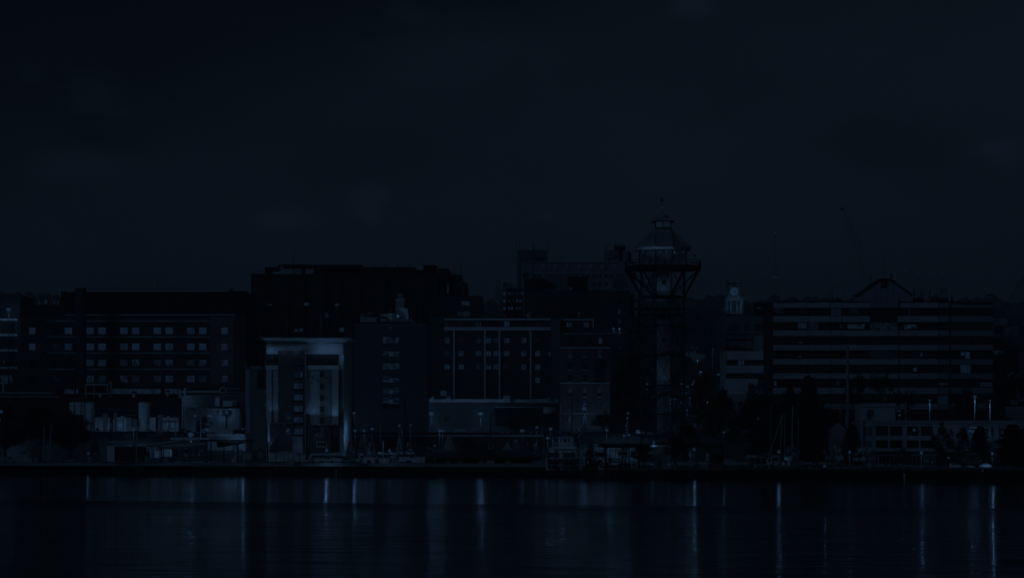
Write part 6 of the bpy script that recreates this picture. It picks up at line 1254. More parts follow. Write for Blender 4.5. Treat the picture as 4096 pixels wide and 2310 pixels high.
LAMPS = [
 ('mast', 'R1', 62, 250, 752, .85, 5000, 'bright floodlight on the black office block roof'), ('mast', 'S', 2, 1647, 650, .8, 4000, 'floodlight half out of the scene over the left-edge trees'),
 ('mast', 'D2', 120, 820, 655, .62, 2500, 'bright pole lamp between the silo and the short tank'), ('mast', 'D2', 810, 408, 700, .62, 2500, 'bright lamp high by the steam pipes'), ('pole', 'D2', 970, 630, 692, .42, 900, 'lamp in front of the pale pump house'),
 ('mast', 'D2', 1130, 820, 684, .66, 2500, 'bright lamp over the store building'), ('mast', 'D2', 910, 890, 630, .95, 6000, 'brightest lamp, above the two tilted pavilion roofs'), ('pole', 'D2', 600, 650, 672, .36, 900, 'lamp above the lit silo yard wall, right of the big silo'),
 ('pole', 'D1', 1695, 575, 672, .34, 800, 'lamp above the lit silo yard wall, left of the big silo'), ('globe', 'D1', 1222, 1080, 622, .26, 250, 'low globe lamp left of the slim pale tree', 2.7), ('globe', 'D1', 1352, 1080, 622, .30, 300, 'low globe lamp right of the slim pale tree', 2.7),
 ('globe', 'D2', 1640, 1095, 585, .36, 500, 'pear-shaped lamp under the long dark canopy', 2.7), ('pole', 'D2', 1060, 1108, 600, .15, 90, 'tiny lamp behind the pavilion posts', 2.7), ('pole', 'D2', 930, 1166, 596, .12, 60, 'tiny low lamp beside the pavilion tree', 2.7),
 ('mast', 'D3', 1443, 592, 748, .60, 2600, 'bright pole lamp at the hotel corner, the upper one'), ('mast', 'D3', 1455, 836, 642, .50, 1500, 'pole lamp at the hotel corner, the lower one'), ('pole', 'D3', 1578, 836, 600, .34, 700, 'dim lamp between two starry lamps near the hotel'), ('mast', 'D3', 1688, 806, 600, .50, 1100, 'bright lamp on the bank right of the hotel'),
 ('pole', 'D3', 1607, 760, 668, .13, 80, 'small twin lamp on the upper road, left one of the pair'), ('pole', 'D3', 1637, 760, 668, .13, 80, 'small twin lamp on the upper road, right one of the pair'), ('globe', 'D3', 1060, 1105, 590, .36, 500, 'pear-shaped lamp before the hotel porch', 2.7), ('globe', 'D3', 1130, 1240, 584, .3, 250, 'faint low lamp by the white car', 2.7, None, -.5, LITD),
 ('pole', 'D4', 405, 765, 600, .30, 700, 'lamp with an aerial beside it before the slate block'), ('pole', 'D4', 562, 757, 600, .24, 500, 'small lamp right of the tapered pale pole'), ('mast', 'D4', 850, 600, 722, .95, 7000, 'very bright floodlight at the left end of the ribbed hall'), ('mast', 'D4', 1530, 600, 722, 1.0, 7000, 'very bright floodlight at the middle of the ribbed hall'),
 ('mast', 'D4', 960, 833, 602, .42, 900, 'left head of a paired lamp on a tall pole'), ('mast', 'D4', 1003, 833, 602, .46, 1200, 'right head of a paired lamp on a tall pole'), ('globe', 'D4', 270, 1112, 585, .36, 120, 'pear-shaped lamp over the marina huts', 2.7), ('pole', 'D4', 897, 1042, 612, .26, 500, 'small bright lamp at the end of the gabled boat shelter', 2.7),
 ('mast', 'D5', 375, 836, 602, .58, 1300, 'bright lamp on a tall pale pole behind the ribbed shed'), ('pole', 'D5', 580, 790, 606, .36, 700, 'dim lamp right of the tall pale pole lamp'), ('mast', 'D5', 768, 810, 640, .55, 2000, 'starry lamp above the riverboat, the higher one'), ('mast', 'D5', 728, 935, 625, .58, 1800, 'broad lamp left of the riverboat top deck'),
 ('mast', 'D5', 1235, 530, 704, .80, 5000, 'very bright floodlight in front of the brick building'), ('pole', 'D5', 1162, 820, 650, .24, 300, 'small lamp right of the riverboat funnel'), ('mast', 'D5', 1545, 826, 655, .52, 2000, 'starry lamp on a short pole left of the lookout tower'), ('mast', 'D5', 1785, 900, 650, .44, 900, 'lamp low at the left foot of the tower'),
 ('globe', 'D5', 1602, 1097, 575, .26, 300, 'lamp between dark pillars under the walkway', PZ), ('mast', 'D6', 105, 565, 660, .40, 900, 'upper lamp of the column of lamps left of the tower'), ('pole', 'D6', 93, 632, 655, .26, 400, 'second lamp down in the column left of the tower'), ('mast', 'D6', 83, 728, 650, .34, 700, 'third lamp down in the column left of the tower'),
 ('mast', 'D6', 120, 852, 645, .5, 1100, 'wide low lamp at the left foot of the tower'), ('pole', 'D6', 360, 182, 760, .36, 700, 'lamp seen through the left bay of the tower'), ('globe', 'D6', 445, 955, 550, .32, 14, 'lamp on the raised walkway in front of the lift lobby', 6.6), ('mast', 'D6', 665, 388, 720, .5, 1500, 'bright street lamp seen through the right bay of the tower'),
 ('pole', 'D6', 720, 380, 730, .28, 300, 'street lamp beside a brighter one, left, in the tower bay'), ('pole', 'D6', 762, 382, 740, .28, 300, 'street lamp beside a brighter one, right, in the tower bay'), ('pole', 'D6', 806, 425, 760, .26, 300, 'street lamp at the right tower leg'), ('mast', 'D6', 665, 526, 690, .32, 600, 'low street lamp inside the tower bay'), ('mast', 'D6', 883, 527, 690, .36, 800, 'street lamp just right of the tower leg'),
 ('mast', 'D6', 810, 180, 800, .44, 700, 'lamp at mid height on the right tower leg'), ('mast', 'D6', 892, 215, 820, .52, 900, 'wide glowing lamp right of the tower'), ('pole', 'D6', 865, 302, 800, .3, 400, 'dimmer lamp below the wide glowing one'), ('pole', 'D6', 955, 185, 900, .4, 500, 'lamp in the ragged tree over the street'),
 ('globe', 'D6', 980, 1043, 553, .30, 450, 'starry lamp under the right end of the walkway', PZ), ('pole', 'D6', 1370, 818, 553, .26, 500, 'slender lamp at the far right end of the walkway', PZ), ('globe', 'D6', 423, 1242, 545, .17, 90, 'small globe light at the lift lobby wall', PZ), ('globe', 'D6', 642, 1245, 544, .17, 90, 'small globe light under the taller black tree', PZ), ('globe', 'D6', 188, 1248, 544, .15, 60, 'small globe light inside the open frame booth', PZ),
 ('globe', 'D6', 1422, 1294, 541, .17, 90, 'small light on the pier edge left of the kiosk', 1.9), ('globe', 'E6', 425, 1272, 541, .14, 60, 'small light on the pier edge by the gabled white hut', 1.9), ('globe', 'E6', 655, 145, 655, .2, 0, '') ,
 ('mast', 'D7', 312, 198, 685, .46, 1500, 'lamp glowing beside the left end of the banded block'), ('globe', 'D7', 427, 1028, 560, .33, 500, 'pear-shaped lamp right of the kiosk', PZ), ('mast', 'D7', 1322, 1032, 556, .42, 1300, 'brightest promenade lamp, left of the restaurant', PZ), ('pole', 'D7', 168, 608, 650, .26, 400, 'dim lamp lost in the dark trees'), ('globe', 'D7', 1003, 1210, 546, .32, 150, 'wide dim light low under the drooping tree', PZ, None, -.5, LITC),
 ('globe', 'D8', 535, 1045, 552, .33, 450, 'pear-shaped lamp before the glazed veranda', PZ), ('globe', 'D8', 1430, 1050, 552, .33, 500, 'pear-shaped lamp at the right part of the pier', PZ), ('mast', 'D8', 1210, 335, 600, .52, 2600, 'brightest pole lamp above the restaurant roof, against a round tree'), ('mast', 'D8', 640, 378, 600, .34, 1100, 'slim pole lamp right of the airy trees'), ('mast', 'D8', 1403, 383, 602, .36, 1100, 'slim pole lamp right of the brightest one above the restaurant'),
 ('pole', 'D8', 260, 567, 625, .30, 300, 'dim lamp beside the restaurant upper block, the higher one'), ('pole', 'D8', 373, 602, 625, .24, 250, 'dim lamp beside the restaurant upper block, the lower one'), ('pole', 'R7', 120, 803, 730, .38, 700, 'hazy lamp left of the banded deck building, near the crossarm pole'), ('pole', 'R7', 12, 785, 850, .36, 500, 'hazy street lamp above the lit street'), ('pole', 'R7', 14, 862, 760, .26, 400, 'street lamp on a long arm in the ragged tree'),
 ('pole', 'R7', 83, 641, 745, .22, 150, 'small lamp on top of a pale pole beside the palm-like crown'), ('pole', 'R7', 237, 840, 720, .24, 200, 'lamp on a pale pole by the deck building'),
]
for l_ in LAMPS:
    if l_[6] == 0: continue
    lamp(*l_)
far_ = [(940,1105,.8),(1040,1100,.7),(1090,1110,.7),(1068,1145,.6),(945,1148,.5),(1020,1163,.5),(955,1180,.45),(975,1183,.45),(1030,1183,.5),(958,1213,.5),(996,1216,.4),(1022,1212,.55),(938,1230,.4),(1042,1225,.6),(943,1255,.45),(1048,1250,.6),(1065,1265,.5),(942,1285,.6),(1015,1283,.6),(1035,1330,.5),(1035,1370,.6),(1052,1400,.3),(902,1398,.5),(1110,1393,.4),(1135,1425,.5),(1155,1395,.7),(860,1252,.2),(878,1252,.25),(905,1305,.4)]
f0 = None
rnd = random.Random(4)
for i, (x, y, s_) in enumerate(far_):
    s_ *= .62; u, v = px('T2', x, y); Y = 900+(1750-v)*1.6+rnd.uniform(-40, 40)
    p = W('T2', x, y, Y); gz = min(ground_z(p.x, Y), p.z-4)
    if f0 is None:
        f0 = thing('distant_street_lamp', 'tiny distant lamp of the street that climbs away right of the tower', 'street lamp', p, 0, 'distant lamps up the climbing street')
        q = MB(); q.ball((0, 0, 0), 1, 10, 6); q.build('lamp_head', LAMPD, f0, smooth=True); q = MB(); q.bar((0, .3, -12), (0, .3, 0), .1, .07, 5); q.build('pole', STEEL, f0); f0.scale = (s_, s_, s_)
    else: copy_tree(f0, p, 0, (s_, s_, s_))
# extra lamps added to brighten the dark climbing street
for (u, Y, pw) in ((2760, 720, 700), (2830, 760, 800), (2770, 820, 900), (2815, 900, 1100), (2775, 1000, 1400), (2800, 1120, 1800), (2790, 1300, 2200), (2795, 1500, 2500)):
    x = (u-CU)/F*Y; z = ground_z(x, Y)+9; q = MB(); tt = TH('street_lamp', 'small added lamp brightening the climbing street beyond the tower', 'street lamp', (x, Y, z-9), 'added lamps over the climbing street')
    q.ball((x, Y, z), .3, 8, 5); tt.part('lamp_head', q, LAMPD, smooth=True); q = MB(); q.bar((x, Y, z-9), (x, Y, z-.3), .07, .05, 5); tt.part('pole', q, STEEL); tt.light((x, Y-.6, z-.5), pw*5, .1, 'SPOT', (x, Y+5, z-8), 150)

# ---------------------------------------------------------------- silo yard
def silo(fr, x0, x1, y0, y1, Y, lab, m=WHITE, dome=.06, name='silo', cat='silo'):
    a, b = W(fr, x0, y0, Y), W(fr, x1, y1, Y); r = (b.x-a.x)/2; h = a.z-b.z; c = Vector(((a.x+b.x)/2, Y, b.z)); t = TH(name, lab, cat, c)
    q = MB(); q.lathe(c, [(r, 0), (r, h*(1-dome)), (r*.93, h*(1-dome*.6)), (r*.1, h)], 24); t.part('shell', q, m, smooth=False)
    for z_ in (h*(1-dome)-.1, h*.42): q = MB(); q.lathe(c, [(r+.05, z_), (r+.05, z_+.1)], 24); t.part('hoop', q, CONC)
    return t
silo('D1', 1190, 1310, 362, 762, 668, 'tall white silo at the edge of the dark trees', OFFW); t = silo('D2', 187, 341, 430, 842, 666, 'tall white silo marked with a gas name', WHITE)
fc = bpy.data.curves.new('lettering', 'FONT'); fc.body = 'Argon'; fc.size = .42; fc.extrude = .01; fc.align_x = 'CENTER'; tmp = bpy.data.objects.new('tmp', fc); COL.objects.link(tmp)
me_ = bpy.data.meshes.new_from_object(tmp); bpy.data.objects.remove(tmp); fo = bpy.data.objects.new('lettering', me_); COL.objects.link(fo)
p = W('D2', 260, 503, 666); a = W('D2', 341, 0, 666); fo.parent = t.o; fo.location = Vector((p.x, 666-(a.x-p.x)-.08, p.z))-t.loc; fo.rotation_euler = (math.pi/2, 0, 0); me_.materials.clear(); me_.materials.append(BLACK)
silo('D2', 12, 100, 648, 842, 667, 'short white tank beside the tall lettered silo', OFFW)
t = TH('cooling_unit', 'tall glazed cooling frame before the hospital podium', 'cooling frame', W('D1', 1050, 545, 668)); q = MB(); q.fr('D1', 958, 372, 1160, 545, 668, 0, 4); t.part('panel', q, OFFW); q = MB()
for x in (955, 1032, 1122, 1160): q.fr('D1', x-3, 358, x+3, 545, 668, .15, 0)
for y in (362, 425, 490, 543): q.fr('D1', 955, y-2, 1162, y+2, 668, .15, 0)
t.part('frame', q, BLACK)
for (fr, x0, x1, y0, y1, n, lab) in (('D1', 1420, 1487, 532, 775, 4, 'bank of four vaporiser tubes right of the first silo'), ('D1', 1575, 1618, 518, 765, 3, 'slim bank of three vaporiser tubes'), ('D2', 108, 165, 665, 800, 4, 'short bank of vaporiser tubes beside the lettered silo'), ('D2', 459, 528, 612, 862, 4, 'bank of four vaporiser tubes right of the lettered silo'), ('D1', 1160, 1186, 372, 760, 2, 'twin thin pipes clamped to the first silo')):
    p = W(fr, (x0+x1)/2, y1, 664); t = TH('vaporiser_bank', lab, 'vaporiser', p)
    for k in range(n):
        x = x0+(x1-x0)*(k+.5)/n; q = MB(); q.bar(W(fr, x, y1, 664), W(fr, x, y0, 664), (x1-x0)/n*.46*FR[fr][2]/F*664, n=8); t.part('tube', q, CONC)
t = TH('yard_wall', 'lit white yard wall with arched bays behind the silos', 'wall', W('S', 560, 1722, 674)); q = MB()
for (a, b) in ((378, 440), (452, 508), (596, 622), (652, 714)): q.fr('S', a, 1668, b, 1724, 674, 0, .4)
t.part('wall', q, WHITE); q = MB()
for cx in (405, 480, 668, 692):
    c = W('S', cx, 1692, 673.9)
    for k in range(8): a0, a1 = math.pi*k/8, math.pi*(k+1)/8; q.beam(c+Vector((.7*math.cos(a0), 0, .9*math.sin(a0))), c+Vector((.7*math.cos(a1), 0, .9*math.sin(a1))), .12)
    q.beam(c+Vector((-.7, 0, -1.8)), c+Vector((-.7, 0, 0)), .12); q.beam(c+Vector((.7, 0, -1.8)), c+Vector((.7, 0, 0)), .12)
t.part('arch', q, CONCD); q = MB(); q.fr('S', 652, 1683, 714, 1686, 673.5, .4, 0); t.part('hood', q, STEEL)
for u in (395, 470, 610, 684):
    t.light(W('S', u, 1688, 671), 260, .3)
q = MB()
rnd = random.Random(9); yd = TH('pipework', 'tangle of pale pipes and valves at the foot of the silos', 'pipework', W('S', 560, 1724, 662))
for k in range(44):
    q = MB(); u = rnd.uniform(375, 720); v = rnd.uniform(1706, 1726); p = W('S', u, v, 662); d = Vector((rnd.choice((-1, 1, 0))*rnd.uniform(.3, 1.5), 0, 0)) if rnd.random() < .5 else Vector((0, 0, rnd.uniform(.4, 1.5))); q.bar(p, p+d, .07); yd.part('pipe', q, OFFW)
q = MB()
for u in range(375, 730, 9): p = W('S', u, 1727, 660); q.beam(p, p+Vector((0, 0, 1.5)), .05)
a, b = W('S', 375, 1727, 660), W('S', 730, 1727, 660); q.beam(a+Vector((0, 0, 1.5)), b+Vector((0, 0, 1.5)), .05); yd.part('fence', q, GREYM)
# bank walls, paths
t = TH('retaining_wall', 'low pale retaining wall along the upper road behind the marina', 'wall', W('S', 1900, 1744, 664)); q = MB(); q.fr('S', 1420, 1739, 2175, 1746, 664, 0, .6); t.part('wall', q, CONC); q = MB(); q.fr('S', 1420, 1737, 2175, 1739.5, 664, .15, .8); t.part('coping', q, CONC)
t = TH('road_fence', 'thin post fence standing on the upper road edge', 'fence', W('S', 2050, 1738, 666)); q = MB()
for u in range(1900, 2200, 22): p = W('S', u, 1738, 666); q.beam(p, p+Vector((0, 0, 1.2)), .07)
q.beam(W('S', 1900, 1738, 666)+Vector((0, 0, 1.15)), W('S', 2198, 1738, 666)+Vector((0, 0, 1.15)), .05); t.part('rail', q, GREYM); q = MB(); q.fr('S', 2029, 1724, 2035, 1731, 666, .1, 0); q.fr('S', 2121, 1726, 2126, 1732, 666, .1, 0); t.part('notice', q, OFFW)
struct(MB().add([(-130, 669, 9.02), (130, 669, 9.02), (130, 684, 9.5), (-130, 684, 9.5)], [(0, 1, 2, 3)]).build('road', ASPH))
t = TH('promenade_wall', 'low dark wall behind the left-edge trees', 'wall', W('S', 420, 1776, 640)); q = MB(); q.fr('S', 325, 1764, 372, 1769, 640, 0, .3); q.fr('S', 425, 1764, 545, 1768, 640, 0, .3); t.part('wall', q, CONC); q = MB(); q.fr('S', 333, 1752, 341, 1802, 641, 0, .3); t.part('gatepost', q, CONC)
t = TH('silo_tank', 'small upright pale tank under a white cap on the upper road', 'tank', W('D4', 1070, 690, 676)); q = MB(); c = W('D4', 1070, 700, 676); q.lathe(c, [(.6, 0), (.6, 1.0), (.4, 1.25)], 16); t.part('shell', q, OFFW); q = MB(); q.fr('D4', 1046, 618, 1100, 640, 675.5, .5, 1); t.part('cap', q, WHITE)
# ---------------------------------------------------------------- promenade pavilions
def post(q, fr, x, y0, y1, Y, w=.16): a, b = W(fr, x, y0, Y), W(fr, x, y1, Y); q.beam(b, a, w, w)
def canopy(name, lab, pts, Y, depth, posts, m, postm=STEEL, th=.0):
    g = [W('E1', x, y, Y) for x, y in pts]; t = TH(name, lab, 'pavilion', ((g[0].x+g[-1].x)/2, Y+depth/2, 2.7))
    q = MB(); q.prism([(p.x, p.z) for p in g], Y, Y+depth); t.part('roof', q, m)
    for x, y0 in posts:
        for Yd in (Y+.5, Y+depth-.5):
            a = W('E1', x, y0, Y+.5); q = MB(); q.beam((a.x, Yd, 2.7), (a.x, Yd, a.z), .16, .16); t.part('post', q, postm)
    return t
t = canopy('pavilion', 'open pavilion with a long tilted pale roof, the rear one', [(190, 648), (1445, 480), (1450, 530), (195, 712)], 604, 5, [(290, 690), (455, 670), (700, 640), (1010, 600), (1460, 530)], CONC)
t = canopy('pavilion', 'open pavilion with a shallow butterfly roof, the front one', [(620, 690), (1500, 590), (2240, 585), (2245, 655), (1345, 748), (640, 748)], 592, 5, [(655, 745), (720, 745), (1110, 745), (1680, 730), (2240, 650)], CONC)
a, b = W('E2', 0, 322, 598), W('E2', 1495, 322, 598); t = TH('long_canopy', 'long flat dark canopy on thin posts before the white workshop', 'pavilion', ((a.x+b.x)/2, 600, 2.7))
q = MB(); a0 = W('E1', 2080, 480, 598); q.box(a0.x, b.x, 597, 604, W('E2', 0, 382, 598).z, a.z); t.part('roof', q, STEEL)
q = MB(); c0, c1, c2 = W('E2', 250, 590, 599), W('E2', 1430, 395, 599), W('E2', 250, 395, 599); q.prism([(c0.x, c0.z), (c2.x, c2.z), (c1.x, c1.z)], 598.5, 603); t.part('soffit', q, BLACK)
for x in (35, 480, 800, 960, 1410): q = MB(); p = W('E2', x, 400, 598); q.beam((p.x, 598, 2.7), (p.x, 598, p.z), .22, .22); t.part('post', q, STEEL)
# kiosks and things under them
def hut(name, lab, fr, x0, x1, y0, y1, Y, m, gable=None, depth=3.0, cat='hut', roofm=STEEL, openings=(), z0=None):
    a, b = W(fr, x0, y0, Y), W(fr, x1, y1, Y); t = TH(name, lab, cat, ((a.x+b.x)/2, Y+depth/2, b.z)); q = MB(); q.box(a.x, b.x, Y, Y+depth, b.z, a.z); t.part('wall', q, m)
    if gable is not None:
        g = W(fr, (x0+x1)/2, gable, Y); q = MB(); q.prism([(a.x, a.z), (b.x, a.z), (g.x, g.z)], Y+.02, Y+depth-.02); t.part('gable', q, m)
        q = MB(); q.beam((a.x-.2, Y+depth/2, a.z-.08), (g.x, Y+depth/2, g.z+.06), depth+.4, .10) if False else None
        for s0, s1 in (((a.x-.25, a.z-.12), (g.x, g.z+.06)), ((g.x, g.z+.06), (b.x+.25, a.z-.12))):
            q.add([(s0[0], Y-.2, s0[1]), (s1[0], Y-.2, s1[1]), (s1[0], Y+depth+.2, s1[1]), (s0[0], Y+depth+.2, s0[1]), (s0[0], Y-.2, s0[1]+.12), (s1[0], Y-.2, s1[1]+.12), (s1[0], Y+depth+.2, s1[1]+.12), (s0[0], Y+depth+.2, s0[1]+.12)], [(0, 3, 2, 1), (4, 5, 6, 7), (0, 1, 5, 4), (2, 3, 7, 6), (1, 2, 6, 5), (3, 0, 4, 7)])
        t.part('roof', q, roofm)
    else:
        q = MB(); q.box(a.x-.15, b.x+.15, Y-.15, Y+depth+.1, a.z+.003, a.z+.14); t.part('roof', q, roofm)
    for (ox0, oy0, ox1, oy1, om) in openings: win(t, fr, ox0, oy0, ox1, oy1, Y, om, 1, 1, fm=STEEL, th=.05)
    return t
hut('garage_hut', 'dark slab-sided garage hut with a white end wall', 'D1', 1585, 1955, 988, 1190, 604, DARKW, None, 5, openings=((1612, 1060, 1688, 1120, GLASS),))
t = hut('white_annex', 'plain bright white annex at the end of the dark garage hut', 'D1', 1480, 1583, 982, 1190, 603.5, WHITE, None, 5, 'hut', WHITE)
q = MB(); q.fr('D1', 1483, 1070, 1486, 1085, 603.5, .1, 0); t.part('door_light', q, LIT)
for (x, y0, y1) in ((1560, 958, 985), (1597, 950, 985), (1652, 950, 985), (1695, 945, 985), (1725, 940, 985)):
    p0, p1 = W('D1', x, y1, 606), W('D1', x, y0, 606); tt = TH('chimney_pot', 'short pale flue on the garage hut roof', 'flue', p0, 'flues on the garage hut'); q = MB(); q.bar(p0, p1, .14); tt.part('pipe', q, CONC); q = MB(); q.lathe(p1, [(.2, 0), (.2, .1)], 8); tt.part('cap', q, CONC)
for i, (fr, x0, y0, x1, y1, Y, m_, lab) in enumerate((('E1', 360, 740, 560, 1110, 606, OFFW, 'lit white kiosk at the left under the tilted pavilion roof'), ('E1', 500, 880, 690, 1110, 600, WHITE, 'bright white counter kiosk under the tilted pavilion roof'), ('E1', 730, 830, 990, 1080, 601, OFFW, 'white stall in the middle of the pavilion'), ('E1', 1015, 830, 1100, 1080, 600, WHITE, 'narrow white stall between two pavilion posts'), ('E1', 1510, 790, 1660, 1060, 600, OFFW, 'pale kiosk with a double dark window'), ('E1', 1860, 880, 2010, 1040, 598, OFFW, 'white tent panel under the front pavilion'), ('E1', 2150, 910, 2430, 1030, 598, OFFW, 'wide white awning stall at the pavilion end'), ('E2', 820, 500, 915, 930, 600, OFFW, 'tall lit doorway booth under the long dark canopy'), ('E2', 1160, 800, 1420, 990, 597, CONC, 'low pale counter under the long dark canopy'), ('E2', 740, 950, 900, 1090, 590, CONCD, 'grey box crate by the pavilion on the quay'))):
    t = hut('kiosk' if i != 9 else 'crate', lab, fr, x0, x1, y0, y1, Y, m_, None, 2.0, 'kiosk' if i != 9 else 'crate', CONC)
    if 'double' in lab: win(t, 'E1', 1527, 842, 1580, 925, Y, GLASS); win(t, 'E1', 1590, 842, 1645, 925, Y, GLASS)
    if i in (0, 1, 2, 3, 7): t.light(W(fr, (x0+x1)/2, y0+60, Y-2), 160, .2)
hut('gabled_kiosk', 'little gabled kiosk between cypresses right of the long canopy', 'E2', 1640, 1790, 735, 960, 602, CONCD, 640, 2.5, 'kiosk', STEEL)
hut('white_planter', 'long white planter wall before the floodlit hotel', 'E2', 2310, 2640, 745, 900, 603, OFFW, None, 1.2, 'planter', OFFW)
hut('planter', 'grey box planter before the hotel stair windows', 'E3', 235, 400, 995, 1130, 590, CONCD, None, 1.2, 'planter', CONC)
# rosette fountain
c = W('E3', 295, 830, 601); t = TH('fountain', 'small pale round fountain frame among the cypresses', 'fountain', (c.x, 601, 2.7)); q = MB()
for r in (.9, .55): 
    for k in range(16): a0, a1 = 2*math.pi*k/16, 2*math.pi*(k+1)/16; q.bar(c+Vector((r*math.cos(a0), 0, r*math.sin(a0))), c+Vector((r*math.cos(a1), 0, r*math.sin(a1))), .06, n=4)
for k in range(6): a0 = math.pi*k/6; q.bar(c-Vector((.9*math.cos(a0), 0, .9*math.sin(a0))), c+Vector((.9*math.cos(a0), 0, .9*math.sin(a0))), .04, n=4)
t.part('rosette', q, OFFW); q = MB(); q.lathe((c.x, 601, 2.7), [(1.0, 0), (1.1, .5), (.9, .5), (.2, .3)], 16); t.part('basin', q, CONC)
# crooked sculpture
t = TH('sculpture', 'crooked dark bird-like sculpture standing before the hotel', 'sculpture', W('E3', 850, 1130, 588)); P = lambda x, y: W('E3', x, y, 588); q = MB()
for (a, b, r0, r1) in (((820, 1000), (880, 860), .22, .3), ((880, 860), (920, 720), .3, .25), ((920, 720), (860, 640), .25, .15), ((860, 640), (800, 545), .15, .05), ((860, 900), (770, 940), .15, .06), ((900, 760), (780, 870), .12, .05), ((840, 650), (750, 620), .1, .03)): q.bar(P(*a), P(*b), r0, r1, 7)
t.part('body', q, STEEL); q = MB()
for x in (800, 850, 775): q.bar(P(x, 1130), P(x+20, 960), .05, .05)
t.part('leg', q, CONCD)
# quay railing, posts
q = MB(); t = TH('quay_railing', 'thin pale railing along the edge of the old quay', 'railing', (*qpt(900, lambda u: qline(u)+1.2), 2.7))
A, B = Vector((*qpt(320, lambda u: qline(u)+1.2), 2.7)), Vector((*qpt(1440, lambda u: qline(u)+1.2), 2.7))
for h in (.45, .95): q.beam(A+Vector((0, 0, h)), B+Vector((0, 0, h)), .05)
t.part('rail', q, GREYM)
for k in range(34): p = A.lerp(B, k/33); q = MB(); q.beam(p, p+Vector((0, 0, 1.0)), .08); t.part('railing_post', q, CONC)
for (u0, v0, u1, v1, r, m_, lab) in ((178, 1708, 174, 1843, .16, GREYM, 'tall bare pole on the quay before the big trees, left of its twin'), (205, 1695, 199, 1843, .17, GREYM, 'tall bare pole on the quay before the big trees, right of its twin'), (187, 1824, 193, 1843, .08, CONC, 'short slanted stake leaning left on the quay'), (243, 1824, 238, 1843, .08, CONC, 'short slanted stake leaning right on the quay'),
    (546, 1728, 545, 1845, .15, GREYM, 'tall pole rising past the garage hut'), (1066, 1679, 1071, 1851, .15, STEEL, 'long leaning dark pole at the left side of the hotel'), (1606, 1716, 1622, 1855, .26, STEEL, 'thick leaning black pole over the white trailer'), (1522, 1689, 1522, 1782, .12, GREYM, 'straight pale pole before the slate block'), (1620, 1602, 1626, 1738, .26, CONCD, 'tapered pale pole before the slate block base'),
    (1533, 1763, 1533, 1856, .16, CONC, 'pale post in the middle of the marina huts'), (1454, 1738, 1454, 1812, .09, STEEL, 'thin black pole near the layered tree'), (1876, 1702, 1874, 1760, .07, STEEL, 'thin black pole behind the shed, first of two'), (1887, 1702, 1886, 1760, .07, STEEL, 'thin black pole behind the shed, second of two'), (1948, 1680, 1948, 1780, .09, STEEL, 'thin black pole before the dark hall door'), (1963, 1650, 1962, 1775, .16, STEEL, 'thick black pole before the dark hall door'),
    (2161, 1738, 2161, 1815, .07, STEEL, 'thin pole left of the riverboat'), (2176, 1740, 2176, 1830, .09, GREYM, 'hooked thin pole closest to the riverboat'), (2286, 1590, 2286, 1745, .1, STEEL, 'tall curved lamp post before the brick building'), (2169, 1697, 2168, 1735, .12, GREYM, 'short pale post behind the riverboat'), (2410, 1622, 2409, 1660, .1, GREYM, 'short post with a crossbar by the brick building corner'),
    (702, 1661, 703, 1758, .12, GREYM, 'pale pole with a round board before the silo yard'), (804, 1662, 803, 1755, .14, CONC, 'pale pole right of the brightest lamp'), (753, 1672, 753, 1738, .07, GREYM, 'thin pole behind the brightest lamp'), (1867, 1500, 1867, 1540, .05, GREYM, 'short thin rod on the framed block'), (388, 1723, 388, 1766, .08, CONC, 'thin pale pole rising from the slim tree'), (663, 1768, 663, 1772, .1, CONC, 'stub post on the tilted roof'),
    (2851, 1404, 2851, 1490, .14, CONC, 'pale pole under the palm-like crown'), (3391, 1376, 3389, 1713, .42, GREYM, 'very tall steel mast in front of the banded block'), (962, 1640, 965, 1728, .12, GREYM, 'curved pale lamp standard before the stair block')):
    Y = 600 if v1 > 1800 and u0 < 2200 else (640 if v1 > 1740 else 668)
    if u0 == 1867 or u0 == 663: continue
    if u0 == 3391: Y = 618
    if u0 == 2851: Y = 745
    p0, p1 = W('S', u1, v1, Y), W('S', u0, v0, Y); gz = ground_z(p0.x, Y) if Y > 620 else 2.7
    t = TH('pole', lab, 'pole', (p0.x, Y, min(p0.z, max(gz, p0.z-3)))); q = MB(); q.bar(p0, p1, r, r*.7, 8); t.part('shaft', q, m_); q = MB()
    if u0 in (2286, 962): q.bar(p1, p1+Vector((-.5, 0, .35)), .08); q.bar(p1+Vector((-.5, 0, .35)), p1+Vector((-1.3, 0, .1)), .07); t.part('arm', q, m_)
    elif u0 == 2176: q.bar(p1, p1+Vector((-.6, 0, -.2)), .05); t.part('arm', q, m_)
    elif u0 == 702: q.disc(W('S', 702, 1714, Y-.2), .42, .05, 16); t.part('round_board', q, CONC)
    elif u0 == 2410: q.beam(p1-Vector((.3, 0, 0)), p1+Vector((.4, 0, 0)), .12); t.part('crossbar', q, CONC)
    else: q.lathe(p1, [(r*.9, 0), (r*.9, .08)], 8); t.part('cap', q, m_)
